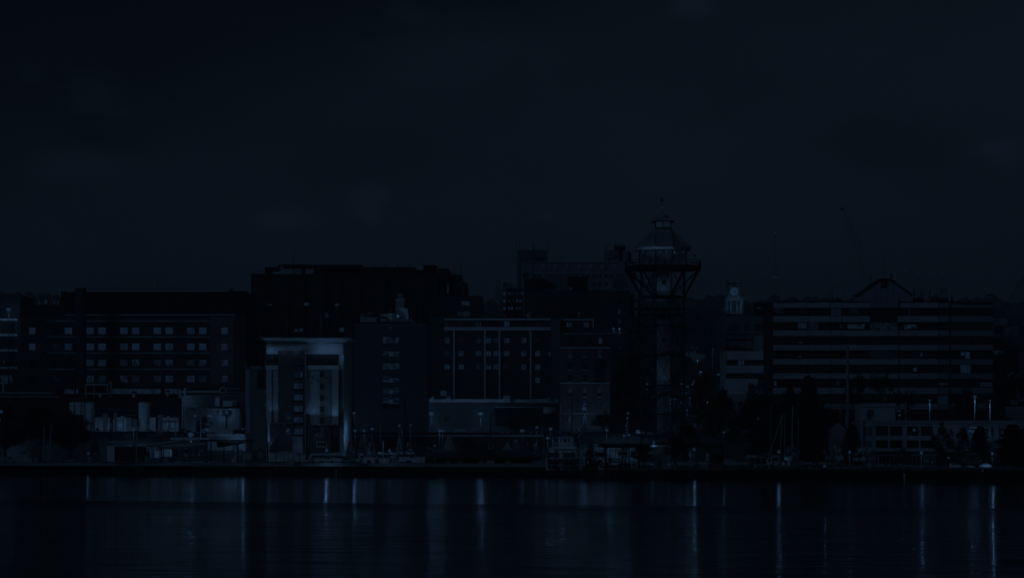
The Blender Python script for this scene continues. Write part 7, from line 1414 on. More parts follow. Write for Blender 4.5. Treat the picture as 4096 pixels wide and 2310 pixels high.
# utility pole with crossarms and wires
t = TH('utility_pole', 'utility pole with three crossarms and wires before the dark trees', 'utility pole', W('S', 2887, 1622, 650)); q = MB(); q.bar(W('S', 2884, 1622, 650), W('S', 2886, 1395, 650), .16, .12, 8); t.part('shaft', q, CONCD)
for v in (1538, 1563, 1588): q = MB(); q.beam(W('S', 2878, v, 650), W('S', 2893, v, 650), .14); t.part('crossarm', q, CONCD)
q = MB()
for (a, b) in (((2480, 1590), (2880, 1563)), ((2893, 1538), (3100, 1560)), ((2893, 1563), (3240, 1600)), ((2480, 1605), (2878, 1588)), ((2813, 1545), (2878, 1538))):
    A, B = W('S', *a, 650), W('S', *b, 650)
    pr = A
    for k in range(1, 9): s = A.lerp(B, k/8)-Vector((0, 0, 1.0*math.sin(math.pi*k/8))); q.bar(pr, s, .03, n=4); pr = s
t.part('wire', q, GREYM)
t = TH('power_line', 'pair of faint sagging wires across the left half above the silos', 'wires', W('S', 400, 1626, 660)); 
for (a, b) in (((265, 1619), (900, 1640)), ((380, 1650), (900, 1645)), ((1480, 1648), (1800, 1640)), ((1480, 1662), (1790, 1650))):
    A, B = W('S', *a, 660), W('S', *b, 660); q = MB(); pr = A
    for k in range(1, 9): s = A.lerp(B, k/8)-Vector((0, 0, .8*math.sin(math.pi*k/8))); q.bar(pr, s, .03, n=4); pr = s
    t.part('wire', q, GREYM)
# signal arm with sign
t = TH('signal_gantry', 'black street signal arm carrying a white turn-arrow sign', 'signal arm', W('S', 2815, 1745, 640)); q = MB(); q.beam(W('S', 2719, 1699, 640), W('S', 2815, 1701, 640), .2); q.beam(W('S', 2822, 1755, 640), W('S', 2822, 1640, 640), .25); t.part('arm', q, STEEL)
q = MB(); q.fr('S', 2771, 1693, 2783, 1708, 639.8, .05, 0); sg = t.part('sign', q, OFFW); q = MB(); P = lambda x, y: W('D6', x, y, 639.7); q.beam(P(972, 738), P(974, 722), .12, .04); q.beam(P(974, 722), P(988, 716), .12, .04); q.prism([(P(986, 709).x, P(986, 709).z), (P(994, 717).x, P(994, 717).z), (P(985, 724).x, P(985, 724).z)], 639.6, 639.7); t.part('arrow', q, BLACK, None, sg)
q = MB(); q.box(W('S', 2812, 0, 640).x, W('S', 2818, 0, 640).x, 639.5, 640, W('S', 0, 1712, 640).z, W('S', 0, 1697, 640).z); t.part('signal_head', q, BLACK)

# ---------------------------------------------------------------- vehicles
def car(lab, fr, xc, yb, length_src, Y, kind, body, z0=None, rz=0, name='parked_car', cat='car', group=None):
    L_ = length_src/F*Y; p = W(fr, xc, yb, Y); z = p.z if z0 is None else z0; t = thing(name, lab, cat, (p.x, Y, z), rz, group)
    wd = .4*L_; h = .32*L_
    prof = {'sedan': [(-.5, .10), (-.5, .22), (-.46, .26), (-.30, .29), (-.18, .42), (.14, .43), (.30, .30), (.46, .26), (.5, .20), (.5, .10)], 'van': [(-.5, .08), (-.5, .46), (-.46, .5), (.22, .5), (.36, .32), (.48, .27), (.5, .2), (.5, .08)], 'suv': [(-.5, .10), (-.5, .40), (-.46, .46), (.12, .46), (.26, .32), (.46, .28), (.5, .22), (.5, .10)]}[kind]
    q = MB(); q.prism([(x*L_, zz*L_) for x, zz in prof], -wd/2, wd/2); q.build('body', body, t)
    q = MB(); gl = {'sedan': [(-.26, .30), (-.17, .40), (.12, .41), (.24, .30)], 'van': [(-.1, .32), (-.1, .46), (.20, .46), (.31, .32)], 'suv': [(-.42, .30), (-.42, .42), (.10, .42), (.21, .31)]}[kind]
    for sgn in (-1, 1): q = MB(); q.prism([(x*L_, zz*L_) for x, zz in gl], sgn*wd/2-.01*sgn, sgn*(wd/2+.012)); q.build("side_window", GLASS, t)

    for x in (-.32, .32):
        for sgn in (-1, 1):
            q = MB(); c = Vector((x*L_, sgn*wd*.44, .09*L_)); q.bar(c-Vector((0, .04*L_, 0)), c+Vector((0, .04*L_, 0)), .095*L_, n=14); wh = q.build('wheel', BLACK, t); q = MB(); q.bar(c-Vector((0, .045*L_, 0)), c+Vector((0, .045*L_, 0)), .05*L_, n=10); q.build('rim', GREYM, wh)
    for sgn in (-1, 1): q = MB(); q.box(.485*L_, .503*L_, sgn*wd*.32-.04*L_, sgn*wd*.32+.04*L_, .2*L_, .24*L_); q.build('headlight', PALEM, t)
    return t
car('white low car with dark side windows near the hotel on the quay', 'S', 1308, 1853, 62, 581, 'sedan', WHITE, 2.7, math.pi)
car('dark-windowed pale car beside the white low one on the quay', 'S', 1388, 1854, 50, 582, 'suv', CONCD, 2.7)
car('light pickup-like truck at the left end of the quay', 'S', 38, 1843, 42, 622, 'van', CONC, 2.7, 0, 'parked_truck', 'truck')
car('low reddish-grey car under the trees at the left quay', 'S', 278, 1845, 36, 622, 'sedan', CONCD, 2.7)
for (u, v, ln, kd, m_, lab) in ((1524, 1818, 24, 'van', WHITE, 'white van parked behind the pale post'), (1608, 1818, 26, 'suv', OFFW, 'white car partly behind the leaning black pole'), (1640, 1818, 34, 'suv', WHITE, 'white car with a big dark window behind the trailer'), (1572, 1820, 26, 'van', OFFW, 'pale van beside the pear-shaped lamp'), (1444, 1822, 26, 'sedan', OFFW, 'pale car behind the first hut'), (1482, 1816, 22, 'sedan', WHITE, 'white car between the two pale-lit trees'), (1546, 1818, 22, 'sedan', OFFW, 'low white car left of the pear-shaped lamp')):
    car(lab, 'S', u, v, ln, 602, kd, m_, None)
for (u, v, ln, kd, m_, lab, Y) in ((982, 1727, 32, 'van', WHITE, 'white box truck on the upper road left of the hotel', 664), (1022, 1727, 28, 'van', OFFW, 'pale truck behind the white box one on the upper road', 666), (1890, 1722, 30, 'sedan', OFFW, 'pale car passing on the upper road under the floodlight', 674), (1925, 1722, 26, 'sedan', CONC, 'grey car following on the upper road', 674), (2012, 1733, 20, 'sedan', CONC, 'small car on the upper road before the hall door', 674),
                             (3822, 1872, 44, 'suv', WHITE, 'white car under the first dark street tree', 553), (3940, 1870, 44, 'sedan', OFFW, 'pale car under the pointed street tree', 553), (3880, 1871, 34, 'sedan', CONC, 'grey car between two others under the street trees', 553), (2461, 1862, 42, 'sedan', WHITE, 'bright-lit white car at the pier edge left of the tower', 548), (2560, 1735, 34, 'van', OFFW, 'pale van seen through the left tower legs', 655), (2600, 1738, 30, 'sedan', CONC, 'car seen through the left tower legs', 650)):
    car(lab, 'S', u, v, ln, Y, kd, m_, None)
# marina huts, trailer, boats
t = hut('cabin_hut', 'white hut with a double window and a raised roof hatch', 'E4', 262, 630, 845, 1082, 590, WHITE, None, 2.6, 'hut', STEEL, ((400, 958, 442, 1042, GLASS), (455, 958, 498, 1042, GLASS))); q = MB(); q.fr('E4', 365, 790, 545, 845, 591, 0, 1.5); t.part('roof_box', q, OFFW); q = MB(); q.fr('E4', 350, 775, 560, 790, 591, .1, 1.6); t.part('roof_box_cap', q, STEEL)
t = hut('white_locker', 'plain white locker cabin with a black roof strip', 'E4', 772, 1128, 880, 1085, 590, WHITE, None, 2.4, 'hut', BLACK); q = MB(); q.fr('E4', 845, 905, 850, 1075, 590, .04, 0); q.fr('E4', 1030, 905, 1035, 1075, 590, .04, 0); q.fr('E4', 1000, 1010, 1022, 1024, 590, .08, 0); t.part('door_seam', q, STEEL)
t = hut('storage_cages', 'grey slatted storage cages beside the white locker cabin', 'E4', 1160, 1470, 955, 1085, 590, CONCD, None, 1.6, 'cage', CONC); q = MB()
for k in range(9): q.fr('E4', 1165+k*36, 960, 1171+k*36, 1083, 590, .06, 0)
t.part('slat', q, OFFW)
t = TH('trailer', 'long white trailer with an oval badge behind the leaning black pole', 'trailer', W('E4', 1850, 1085, 589)); q = MB(); P = lambda x, y: W('E4', x, y, 589)
q.prism([(P(x, y).x, P(x, y).z) for x, y in ((1425, 830), (2260, 830), (2235, 1045), (2170, 1085), (1860, 1070), (1820, 1045), (1425, 985))], 589, 592); t.part('body', q, WHITE); q = MB(); q.fr('E4', 1410, 808, 2285, 830, 588.8, .2, 3.4); t.part('roof', q, STEEL)
q = MB(); q.fr('E4', 1785, 840, 1875, 888, 589, .05, 0); t.part('vent_window', q, GLASS2); q = MB(); c = W('E4', 2113, 935, 588.9)
for k in range(24): a0, a1 = 2*math.pi*k/24, 2*math.pi*(k+1)/24; q.beam(c+Vector((.38*math.cos(a0), 0, .22*math.sin(a0))), c+Vector((.38*math.cos(a1), 0, .22*math.sin(a1))), .05)
t.part('oval_badge', q, STEEL)
for x in (1585, 2120): q = MB(); c = W('E4', x, 1058, 588.7); q.bar(c-Vector((0, .1, 0)), c+Vector((0, .2, 0)), .27, n=14); wh = t.part('wheel', q, BLACK); q = MB(); q.bar(c-Vector((0, .13, 0)), c, .15, n=12); t.part('rim', q, OFFW, None, wh)
t = TH('tarpaulin_pile', 'black tarpaulin heap under the leaning pole', 'tarpaulin', W('E4', 1710, 1083, 587)); q = MB(); q.prism([(W('E4', x, y, 587).x, W('E4', x, y, 587).z) for x, y in ((1600, 1083), (1640, 975), (1800, 965), (1822, 1083))], 586.6, 587.8); t.part('cover', q, BLACK); q = MB(); q.bar(W('E4', 1610, 1075, 586.5), W('E4', 1815, 1075, 586.5), .04); t.part('rope', q, STEEL)
# gabled boat shelter roof and ribbed shed
t = TH('boat_shelter', 'open gabled boat shelter of dark timber', 'shelter', W('E4', 2250, 1000, 596)); P = lambda x, y: W('E4', x, y, 596); q = MB()
for (a, b) in (((1960, 800), (2330, 600)), ((2330, 600), (2510, 700))):
    A, B = P(*a), P(*b); q.add([(A.x, 595, A.z), (B.x, 595, B.z), (B.x, 601, B.z), (A.x, 601, A.z), (A.x, 595, A.z+.3), (B.x, 595, B.z+.3), (B.x, 601, B.z+.3), (A.x, 601, A.z+.3)], [(0, 3, 2, 1), (4, 5, 6, 7), (0, 1, 5, 4), (2, 3, 7, 6), (1, 2, 6, 5), (3, 0, 4, 7)])
t.part('roof', q, WOOD); q = MB(); q.fr('E4', 2300, 525, 2345, 580, 598, .2, .5); t.part('cupola', q, OFFW)
for x in (2340, 2510): q = MB(); q.beam((P(x, 0).x, 595.5, 2.7), (P(x, 0).x, 595.5, P(0, 700).z), .2, .2); t.part('post', q, WOOD)
t = TH('ribbed_shed', 'long low black shed roof with pale ribs along the quay', 'shed', W('S', 1930, 1857, 592)); P = lambda x, y: W('D4', x, y, 588)
r0, r1, e0, e1 = P(890, 1095), W('D5', 440, 1100, 594), W('D4', 880, 1212, 585), W('D5', 640, 1212, 585)
q = MB(); q.add([(e0.x, 585, e0.z), (e1.x, 585, e1.z), (r1.x, 594, r1.z), (r0.x, 594, r0.z), (e0.x, 603, e0.z), (e1.x, 603, e1.z)], [(0, 1, 2, 3), (3, 2, 5, 4), (1, 5, 2), (0, 3, 4), (0, 4, 5, 1)]); rf = t.part('roof', q, BLACK); q = MB()
for k in range(34):
    f_ = k/33; a = Vector((e0.x+(e1.x-e0.x)*f_, 584.9, e0.z+.04)); b = Vector((r0.x+(r1.x-r0.x)*min(1, f_), 593.9, r0.z+.05)); q.beam(a, b, .13, .06)
t.part('rib', q, mat('shed_rib', .18, .7, .3, 2), None, rf)
for k in range(14): xx = e0.x+(e1.x-e0.x)*k/13; q = MB(); q.beam((xx, 585.6, 2.7), (xx, 585.6, e0.z), .18, .18); t.part('post', q, WOOD)
q = MB(); q.box(e0.x, e1.x, 602, 602.3, 2.7, e0.z); t.part('back_wall', q, BLACK)
rnd = random.Random(31)
for i, (fr, x, lab) in enumerate((('D4', 1080, 'pale covered stack under the ribbed shed'), ('D4', 1240, 'small pale dinghy under the ribbed shed'), ('D4', 1525, 'white stacked chairs under the ribbed shed'), ('D4', 1660, 'bright wheel-like white frame under the ribbed shed'), ('D5', 185, 'pale box under the ribbed shed right half'), ('D5', 540, 'white railing pieces at the shed hip end'), ('D5', 620, 'white canvas bundle at the shed hip end'))):
    p = W(fr, x, 1290, 587); t = TH('boat_gear', lab, 'gear', (p.x, 587, 2.7)); q = MB(); w_ = .5 if i != 3 else .9
    q.frustum([(p.x-w_, 586.5), (p.x+w_, 586.5), (p.x+w_, 587.5), (p.x-w_, 587.5)], 2.7, [(p.x-w_*.6, 586.7), (p.x+w_*.7, 586.7), (p.x+w_*.7, 587.3), (p.x-w_*.6, 587.3)], 2.7+rnd.uniform(.5, .9)); t.part('cover', q, CONC if i != 3 else WHITE)
    q = MB()
    for k in range(4): q.beam((p.x-w_+k*w_*.6, 586.3, 2.7), (p.x-w_+k*w_*.65, 586.3, 3.7), .06)
    t.part('rail', q, OFFW)
t = TH('dark_stump', 'dark square stump under a bright bushy crown', 'stump', W('D5', 290, 1095, 606)); q = MB(); q.fr('D5', 240, 1000, 340, 1095, 606, 0, 1.5); t.part('block', q, WOOD); q = MB(); q.fr('D5', 236, 996, 344, 1003, 606, .1, 1.6); t.part('cap', q, STEEL)
t = TH('notice_board', 'small black framed board behind the ribbed shed', 'board', W('D4', 1672, 1090, 606)); q = MB(); q.fr('D4', 1645, 1020, 1702, 1072, 606, 0, .1); t.part('panel', q, BLACK); q = MB()
for (x0, y0, x1, y1) in ((1638, 1014, 1708, 1020), (1638, 1072, 1708, 1078), (1638, 1020, 1645, 1095), (1702, 1020, 1708, 1095)): q.fr('D4', x0, y0, x1, y1, 606, .06, .1)
t.part('frame', q, CONCD)

# moored and laid-up boats, planters and rails between the huts and the hotel
def small_boat(lab, fr, x0, x1, y0, y1, Y, cab=True):
    a, b = W(fr, x0, y1, Y), W(fr, x1, y0, Y); L_ = b.x-a.x; H_ = b.z-a.z; t = TH('boat', lab, 'boat', ((a.x+b.x)/2, Y, a.z)); q = MB(); yc = Y
    def ringb(x, w, z0, z1): return [(x, yc-w*.5, z0), (x, yc-w, z1), (x, yc+w, z1), (x, yc+w*.5, z0)]
    secs = [ringb(a.x, .35, a.z, a.z+H_*.5), ringb(a.x+L_*.3, .5, a.z, a.z+H_*.45), ringb(a.x+L_*.7, .45, a.z, a.z+H_*.5), ringb(b.x, .04, a.z+H_*.35, a.z+H_*.62)]
    vs = [p for s_ in secs for p in s_]; fs = [(0, 1, 2, 3), (12, 15, 14, 13)]
    for k in range(3):
        for i in range(4): j = (i+1) % 4; fs.append((4*k+i, 4*k+4+i, 4*k+4+j, 4*k+j))
    q.add(vs, fs); t.part('hull', q, WHITE)
    q = MB(); q.frustum([(a.x+L_*.2, yc-.35), (a.x+L_*.62, yc-.35), (a.x+L_*.62, yc+.35), (a.x+L_*.2, yc+.35)], a.z+H_*.46, [(a.x+L_*.26, yc-.28), (a.x+L_*.5, yc-.28), (a.x+L_*.5, yc+.28), (a.x+L_*.26, yc+.28)], b.z); t.part('cabin', q, OFFW)
    q = MB(); q.box(a.x+L_*.28, a.x+L_*.5, yc-.36, yc-.30, a.z+H_*.62, a.z+H_*.82); t.part('window', q, GLASS)
small_boat('white motor boat on the quay left of the double-window hut', 'E4', 40, 245, 820, 1000, 594); small_boat('white boat bow showing right of the double-window hut', 'E4', 560, 780, 790, 920, 597); small_boat('small white boat between the locker cabin and the trailer', 'E4', 1130, 1330, 745, 900, 598)
small_boat('long white boat under the flower-topped planter by the hotel', 'E3', 1830, 2560, 955, 1040, 590)
t = TH('planter', 'long dark planter with round shrubs on top, right of the hotel', 'planter', W('E3', 2100, 965, 600)); q = MB(); q.fr('E3', 1828, 935, 2400, 965, 600, 0, 1); t.part('trough', q, STEEL)
for k in range(7): q = MB(); q.ball(W('E3', 1860+k*84, 915, 600.5), .27, 9, 6); q.v = [(p[0]+random.gauss(0, .03), p[1], p[2]+random.gauss(0, .03)) for p in q.v]; t.part('shrub', q, LEAFD)
t = TH('bus_shelter', 'low glazed shelter with a pale roof before the hotel porch', 'shelter', W('E3', 1250, 970, 606)); q = MB(); q.fr('E3', 1000, 850, 1820, 862, 606, .3, 1.5); t.part('roof', q, CONC); q = MB(); q.fr('E3', 1010, 862, 1810, 965, 607, 0, .2); t.part('wall', q, CONCD)
t = TH('quay_railing', 'thin dark railing along the edge of the right-hand pier', 'railing', (*qpt(3200, lambda u: pline(u)+1.4), 2.0)); A, B = Vector((*qpt(2640, lambda u: pline(u)+1.4), 2.0)), Vector((*qpt(4150, lambda u: pline(u)+1.4), 2.05)); q = MB()
for h in (.35, .8): q.beam(A+Vector((0, 0, h)), B+Vector((0, 0, h)), .04)
t.part('rail', q, CONCD)
for k in range(46): p = A.lerp(B, k/45); q = MB(); q.beam(p, p+Vector((0, 0, .85)), .06); t.part('railing_post', q, CONCD)
for i, (u, lab) in enumerate(((3238, 'grey bollard on the pier under the drooping tree'), (3352, 'grey bollard on the pier left of the brightest promenade lamp'), (3480, 'grey bollard on the pier before the restaurant corner'), (3660, 'grey bollard on the pier before the glazed veranda'), (3860, 'grey bollard on the pier before the parked cars'), (2700, 'grey bollard on the pier before the tower trees'))):
    Y = pline(u)+.7; x = (u-CU)/F*Y; t = TH('bollard', lab, 'bollard', (x, Y, 1.95), 'bollards on the pier'); q = MB(); q.lathe((x, Y, 1.95), [(.2, 0), (.16, .35), (.26, .45), (.24, .6), (.08, .66)], 10); t.part('post', q, CONCD); q = MB(); q.lathe((x, Y, 1.95), [(.3, 0), (.3, .05)], 10); t.part('base_plate', q, STEEL)
# ---------------------------------------------------------------- riverboat
Yv = 566; P = lambda x, y, Y=Yv: W('E5', x, y, Y)
t = TH('riverboat', 'white three-deck riverboat moored stern-on with twin black paddle wheels', 'boat', (P(640, 0).x, Yv+8, 0))
q = MB(); q.prism([(P(x, y).x, P(x, y).z) for x, y in ((100, 1250), (1100, 1250), (1110, 1300), (1085, 1420), (140, 1420), (115, 1330))], Yv-2, Yv+22); t.part('hull', q, BLACK)
q = MB(); a, b = P(185, 935), P(1185, 1240); q.box(a.x, b.x, Yv+2, Yv+20, b.z, a.z); t.part('lower_deck', q, WHITE)
q = MB(); a, b = P(170, 925), P(1190, 940); q.box(a.x, b.x, Yv+.5, Yv+21, b.z, a.z); t.part('deck_floor', q, OFFW)
q = MB(); a, b = P(285, 640), P(1015, 925); q.box(a.x, b.x, Yv+3, Yv+19, b.z, a.z); t.part('middle_deck', q, WHITE)
q = MB(); a, b = P(278, 606), P(1030, 640); q.box(a.x, b.x, Yv+1.5, Yv+20, b.z, a.z); t.part('deck_floor', q, OFFW)
q = MB(); a, b = P(535, 325), P(910, 606); q.box(a.x, b.x, Yv+4, Yv+16, b.z, a.z); t.part('pilot_deck', q, WHITE)
q = MB(); a, b = P(348, 308), P(918, 325); q.box(a.x, b.x, Yv+2, Yv+17, b.z, a.z); t.part('roof', q, OFFW)
for x in (355, 540, 630, 745, 830, 912): q = MB(); p = P(x, 600, Yv+2.2); q.beam(p, P(x, 325, Yv+2.2), .16); t.part('deck_post', q, WHITE)
q = MB()
for y in (478, 598): q.beam(P(360, y, Yv+1.8), P(1015, y, Yv+1.8), .07)
for k in range(34): q.beam(P(362+k*19.5, 598, Yv+1.8), P(362+k*19.5, 478, Yv+1.8), .035)
t.part('top_railing', q, OFFW)
def archwin(x0, x1, y0, y1, Y, m):
    a, b = P(x0, y0, Y), P(x1, y1, Y); cx = (a.x+b.x)/2; r = (b.x-a.x)/2; zc_ = a.z-r
    pts = [(b.x, b.z)]+[(cx+r*math.cos(math.pi*k/8), zc_+r*math.sin(math.pi*k/8)) for k in range(9)]+[(a.x, b.z)]
    q = MB(); q.prism(pts, Y-.06, Y); fo_ = t.part('arched_window', q, STEEL); q = MB(); s = .86; q.prism([(cx+(x-cx)*s, b.z+.08+(z-b.z)*s) for x, z in pts], Y-.09, Y-.05); t.part('pane', q, m, None, fo_)
archwin(410, 495, 688, 800, Yv+3, GLASS2); archwin(580, 656, 690, 800, Yv+3, LITD); archwin(735, 828, 690, 800, Yv+3, LITC); archwin(655, 745, 365, 470, Yv+4, GLASS2)
for (x0, x1, y0, y1) in ((572, 592, 355, 465), (780, 822, 355, 465)): q = MB(); a, b = P(x0, y0, Yv+4), P(x1, y1, Yv+4); q.box(a.x, b.x, Yv+3.95, Yv+4, b.z, a.z); t.part('cabin_window', q, GLASS)
q = MB(); a, b = P(858, 715, Yv+3), P(886, 738, Yv+3); q.box(a.x, b.x, Yv+2.95, Yv+3, b.z, a.z); t.part('porthole', q, BLACK)
q = MB(); a, b = P(580, 830, Yv+3), P(640, 925, Yv+3); q.box(a.x, b.x, Yv+2.9, Yv+3, b.z, a.z); t.part('door', q, OFFW)
q = MB(); q.bar(P(1000, 600, Yv+9), P(1000, 235, Yv+9), .45, n=14); t.part('funnel', q, BLACK); q = MB(); q.lathe(P(1000, 235, Yv+9), [(.45, -.1), (.65, .1), (.65, .2)], 14); t.part('funnel_crown', q, GREYM)
q = MB(); q.fr('E5', 355, 245, 540, 305, Yv+8, 0, 3); q.fr('E5', 430, 215, 530, 245, Yv+8, 0, 2); t.part('pilot_house', q, DARKW)
q = MB(); q.bar(P(480, 175, Yv+8), P(570, 180, Yv+8), .12); q.bar(P(570, 180, Yv+8), P(575, 240, Yv+8), .12); q.bar(P(460, 230, Yv+8), P(460, 120, Yv+8), .06); q.bar(P(770, 305, Yv+8), P(770, 240, Yv+8), .1); q.ball(P(600, 262, Yv+8), .16, 8, 5); q.ball(P(675, 268, Yv+8), .2, 8, 5); q.ball(P(772, 255, Yv+8), .2, 8, 5); t.part('roof_gear', q, CONC)
q = MB(); q.beam(P(1030, 350, Yv+6), P(1190, 190, Yv+6), .12); q.beam(P(925, 455, Yv+6), P(1140, 195, Yv+6), .1); q.fr('E5', 1030, 160, 1200, 185, Yv+6, .1, .8); t.part('davit', q, CONC)
q = MB(); a, b = P(1035, 940, Yv+1), P(1160, 1250, Yv+1); q.box(a.x, b.x, Yv+1, Yv+2, b.z, a.z); q.beam(P(1040, 800, Yv+1), P(985, 1240, Yv+1), .12); q.beam(P(1160, 800, Yv+1), P(1160, 950, Yv+1), .1); q.beam(P(165, 1200, Yv+1), P(185, 800, Yv+1), .12); t.part('gangway', q, OFFW)
for (x0, x1, va, vb) in ((200, 535, 265, 472), (650, 980, 710, 917)):
    q = MB()
    for x in (va, vb): q.beam(P(x, 1250, Yv-.2), P(x, 850, Yv-.2), .22, .3)
    w_ = t.part('paddle_wheel', q, BLACK); c = P((x0+x1)/2, 1060, Yv)
    hx = (P(x1, 0).x-P(x0, 0).x)/2; q = MB(); R = 1.9
    for k in range(10):
        a_ = 2*math.pi*k/10+.3; cy, cz_ = c.y+R*math.cos(a_)*.75, c.z+R*math.sin(a_); q.box(c.x-hx, c.x+hx, cy-.06, cy+.06, cz_-.28, cz_+.28)
    t.part('paddle_board', q, WOOD, None, w_); q = MB(); q.bar((c.x-hx, c.y, c.z), (c.x+hx, c.y, c.z), .16)
    for sx_ in (-.55, .55):
        for k in range(10): a_ = 2*math.pi*k/10+.3; q.beam((c.x+sx_*hx, c.y, c.z), (c.x+sx_*hx, c.y+R*math.cos(a_)*.75, c.z+R*math.sin(a_)), .09)
    t.part('spoke', q, BLACK, None, w_)
t.light(P(640, 700, Yv-3), 350, .3); t.light(P(640, 420, Yv-1), 150, .3)
q = MB(); q.ball(P(800, 712, Yv+2), .18, 8, 5); t.part('deck_lamp', q, LAMP); q = MB(); q.ball(P(508, 1085, Yv+1), .14, 8, 5); t.part('deck_lamp', q, LAMPD)
# mooring dock block beside it
# ---------------------------------------------------------------- pier huts and clutter
hut('dark_hut', 'small dark gabled hut with a tiny lit window next to the riverboat', 'E6', 20, 240, 1040, 1310, 546, DARKW, 975, 2.5, 'hut', CONCD, ((60, 1092, 108, 1165, LITC),))
t = hut('gabled_hut', 'white gabled hut with two small dark windows on the pier', 'E6', 250, 600, 1040, 1250, 548, WHITE, 952, 3, 'hut', CONCD, ((405, 1065, 440, 1130, GLASS), (462, 1062, 500, 1120, GLASS)))
t = hut('houseboat', 'white rounded houseboat top behind the gabled hut', 'E6', 385, 605, 850, 960, 556, OFFW, None, 4, 'boat', STEEL); q = MB(); c = W('E6', 495, 850, 556); q.bar((c.x, 556, c.z-.6), (c.x, 560, c.z-.6), 1.3, n=18); t.part('barrel_roof', q, OFFW); q = MB(); q.fr('E6', 300, 805, 375, 960, 556, 0, 2); t.part('cabin', q, OFFW)
t = TH('raised_kiosk', 'two-tier kiosk with a sloped pale roof between dark walkway piers', 'kiosk', W('E6', 1150, 1200, 549)); Pk = lambda x, y: W('E6', x, y, 549)
q = MB(); q.frustum(rect(Pk(985, 0).x, Pk(1305, 0).x, 548, 552.5), Pk(0, 830).z, rect(Pk(1040, 0).x, Pk(1220, 0).x, 549.5, 551), Pk(0, 728).z); t.part('roof', q, CONC)
q = MB(); q.fr('E6', 1010, 830, 1290, 955, 549, -.6, 3); t.part('upper_wall', q, CONCD); win(t, 'E6', 1030, 845, 1145, 905, 549.6, GLASS2, 2, 1, fm=OFFW); win(t, 'E6', 1165, 845, 1255, 905, 549.6, GLASS2, 2, 1, fm=OFFW); q = MB(); q.fr('E6', 1000, 918, 1290, 935, 549, -.3, .5); t.part('ledge', q, OFFW)
q = MB(); q.fr('E6', 1000, 1000, 1290, 1160, 549, 0, 2); t.part('lower_wall', q, CONCD); win(t, 'E6', 1095, 1060, 1155, 1130, 549, GLASS, 1, 1, fm=OFFW); win(t, 'E6', 1185, 1060, 1250, 1130, 549, GLASS, 1, 1, fm=OFFW)
t = TH('open_booth', 'open white-framed booth at the pier edge', 'booth', W('E6', 1500, 1330, 542.5)); q = MB(); Pk = lambda x, y: W('E6', x, y, 542.5)
for x in (1422, 1590): q.beam(Pk(x, 1330), Pk(x, 1090), .16)
q.beam(Pk(1422, 1255), Pk(1490, 1255), .12); q.beam(Pk(1425, 1150), Pk(1590, 1160), .12); q.beam(Pk(1425, 1265), Pk(1485, 1330), .08); t.part('frame', q, OFFW); q = MB(); q.fr('E6', 1435, 1130, 1590, 1250, 542.6, -.6, .1); t.part('back', q, DARKW)
t = TH('black_crate', 'black flat-topped barge box at the pier edge left of the booth', 'box', W('E6', 1240, 1330, 543)); q = MB(); q.fr('E6', 1050, 1160, 1405, 1325, 543, 0, 3); t.part('box', q, BLACK); q = MB(); q.fr('E6', 1045, 1152, 1410, 1162, 543, .1, 3.1); t.part('lid', q, STEEL)
# boats at the pier between the dark pillars
for i, (x, w_, lab) in enumerate(((760, 60, 'white upright boat bow between the dark pillars, left one'), (850, 45, 'white upright boat bow in the middle of three'), (935, 50, 'white upright boat bow between the dark pillars, right one'))):
    a = W('E6', x, 1040, 556); t = TH('boat', lab, 'boat', (a.x, 556, 1.95), 'laid-up boats between the pillars'); s_ = w_*.13078/F*556
    q = MB(); q.frustum([(a.x-s_*.4, 555), (a.x+s_*.4, 555), (a.x+s_*.4, 559), (a.x-s_*.4, 559)], 1.95, [(a.x-s_, 554), (a.x+s_, 554), (a.x+s_, 560), (a.x-s_, 560)], 3.9); t.part('hull', q, WHITE); q = MB(); q.bar((a.x, 557, 3.9), (a.x, 557, 8.4), .06); t.part('mast', q, CONC)
# lounge rails, trailer, ramp right of the tower
t = TH('picnic_benches', 'pale slatted bench set under the tower trees', 'bench', W('E7', 900, 1180, 546)); q = MB()
for k in range(6): q.fr('E7', 790+k*32, 940+(k % 3)*25, 800+k*32, 1175, 546, .1, .1)
q.fr('E7', 780, 1020, 985, 1035, 546, .12, .5); t.part('frame', q, CONC); q = MB(); q.beam(W('E7', 850, 990, 546), W('E7', 900, 930, 546), .12); q.beam(W('E7', 900, 930, 546), W('E7', 945, 1040, 546), .12); t.part('brace', q, CONC)
t = TH('gate_railing', 'white criss-cross gate railing right of the tower trees', 'gate', W('E7', 1300, 1180, 546)); q = MB(); q.fr('E7', 1130, 1070, 1450, 1082, 546, .05, .05)
for x in (1135, 1200, 1290, 1360): q.fr('E7', x-5, 1070, x+5, 1180, 546, .05, .05)
q.beam(W('E7', 1220, 1175, 546), W('E7', 1300, 1040, 546), .1); q.beam(W('E7', 1300, 1040, 546), W('E7', 1350, 1175, 546), .1); t.part('bars', q, OFFW); q = MB(); q.fr('E7', 1315, 790, 1395, 1010, 547, 0, .5); t.part('pillar', q, CONC)
t = TH('box_trailer', 'low pale box with a sloping ramp near the pier light', 'trailer', W('E7', 1980, 1190, 545)); q = MB(); q.fr('E7', 1825, 980, 2150, 1130, 545, 0, 2.5); t.part('box', q, CONCD); q = MB(); Pk = lambda x, y: W('E7', x, y, 544.8)
q.beam(Pk(1850, 975), Pk(2180, 955), .08); q.beam(Pk(2180, 955), Pk(2400, 1090), .08); q.beam(Pk(2460, 1180), Pk(2460, 910), .1); q.beam(Pk(2520, 1190), Pk(2520, 930), .1); q.beam(Pk(2460, 910), Pk(2520, 935), .08); q.beam(Pk(1970, 1130), Pk(2490, 1130), .08)
for x in (2000, 2090, 2180, 2270): q.beam(Pk(x, 1190), Pk(x, 1130), .07)
t.part('ramp_railing', q, CONC)
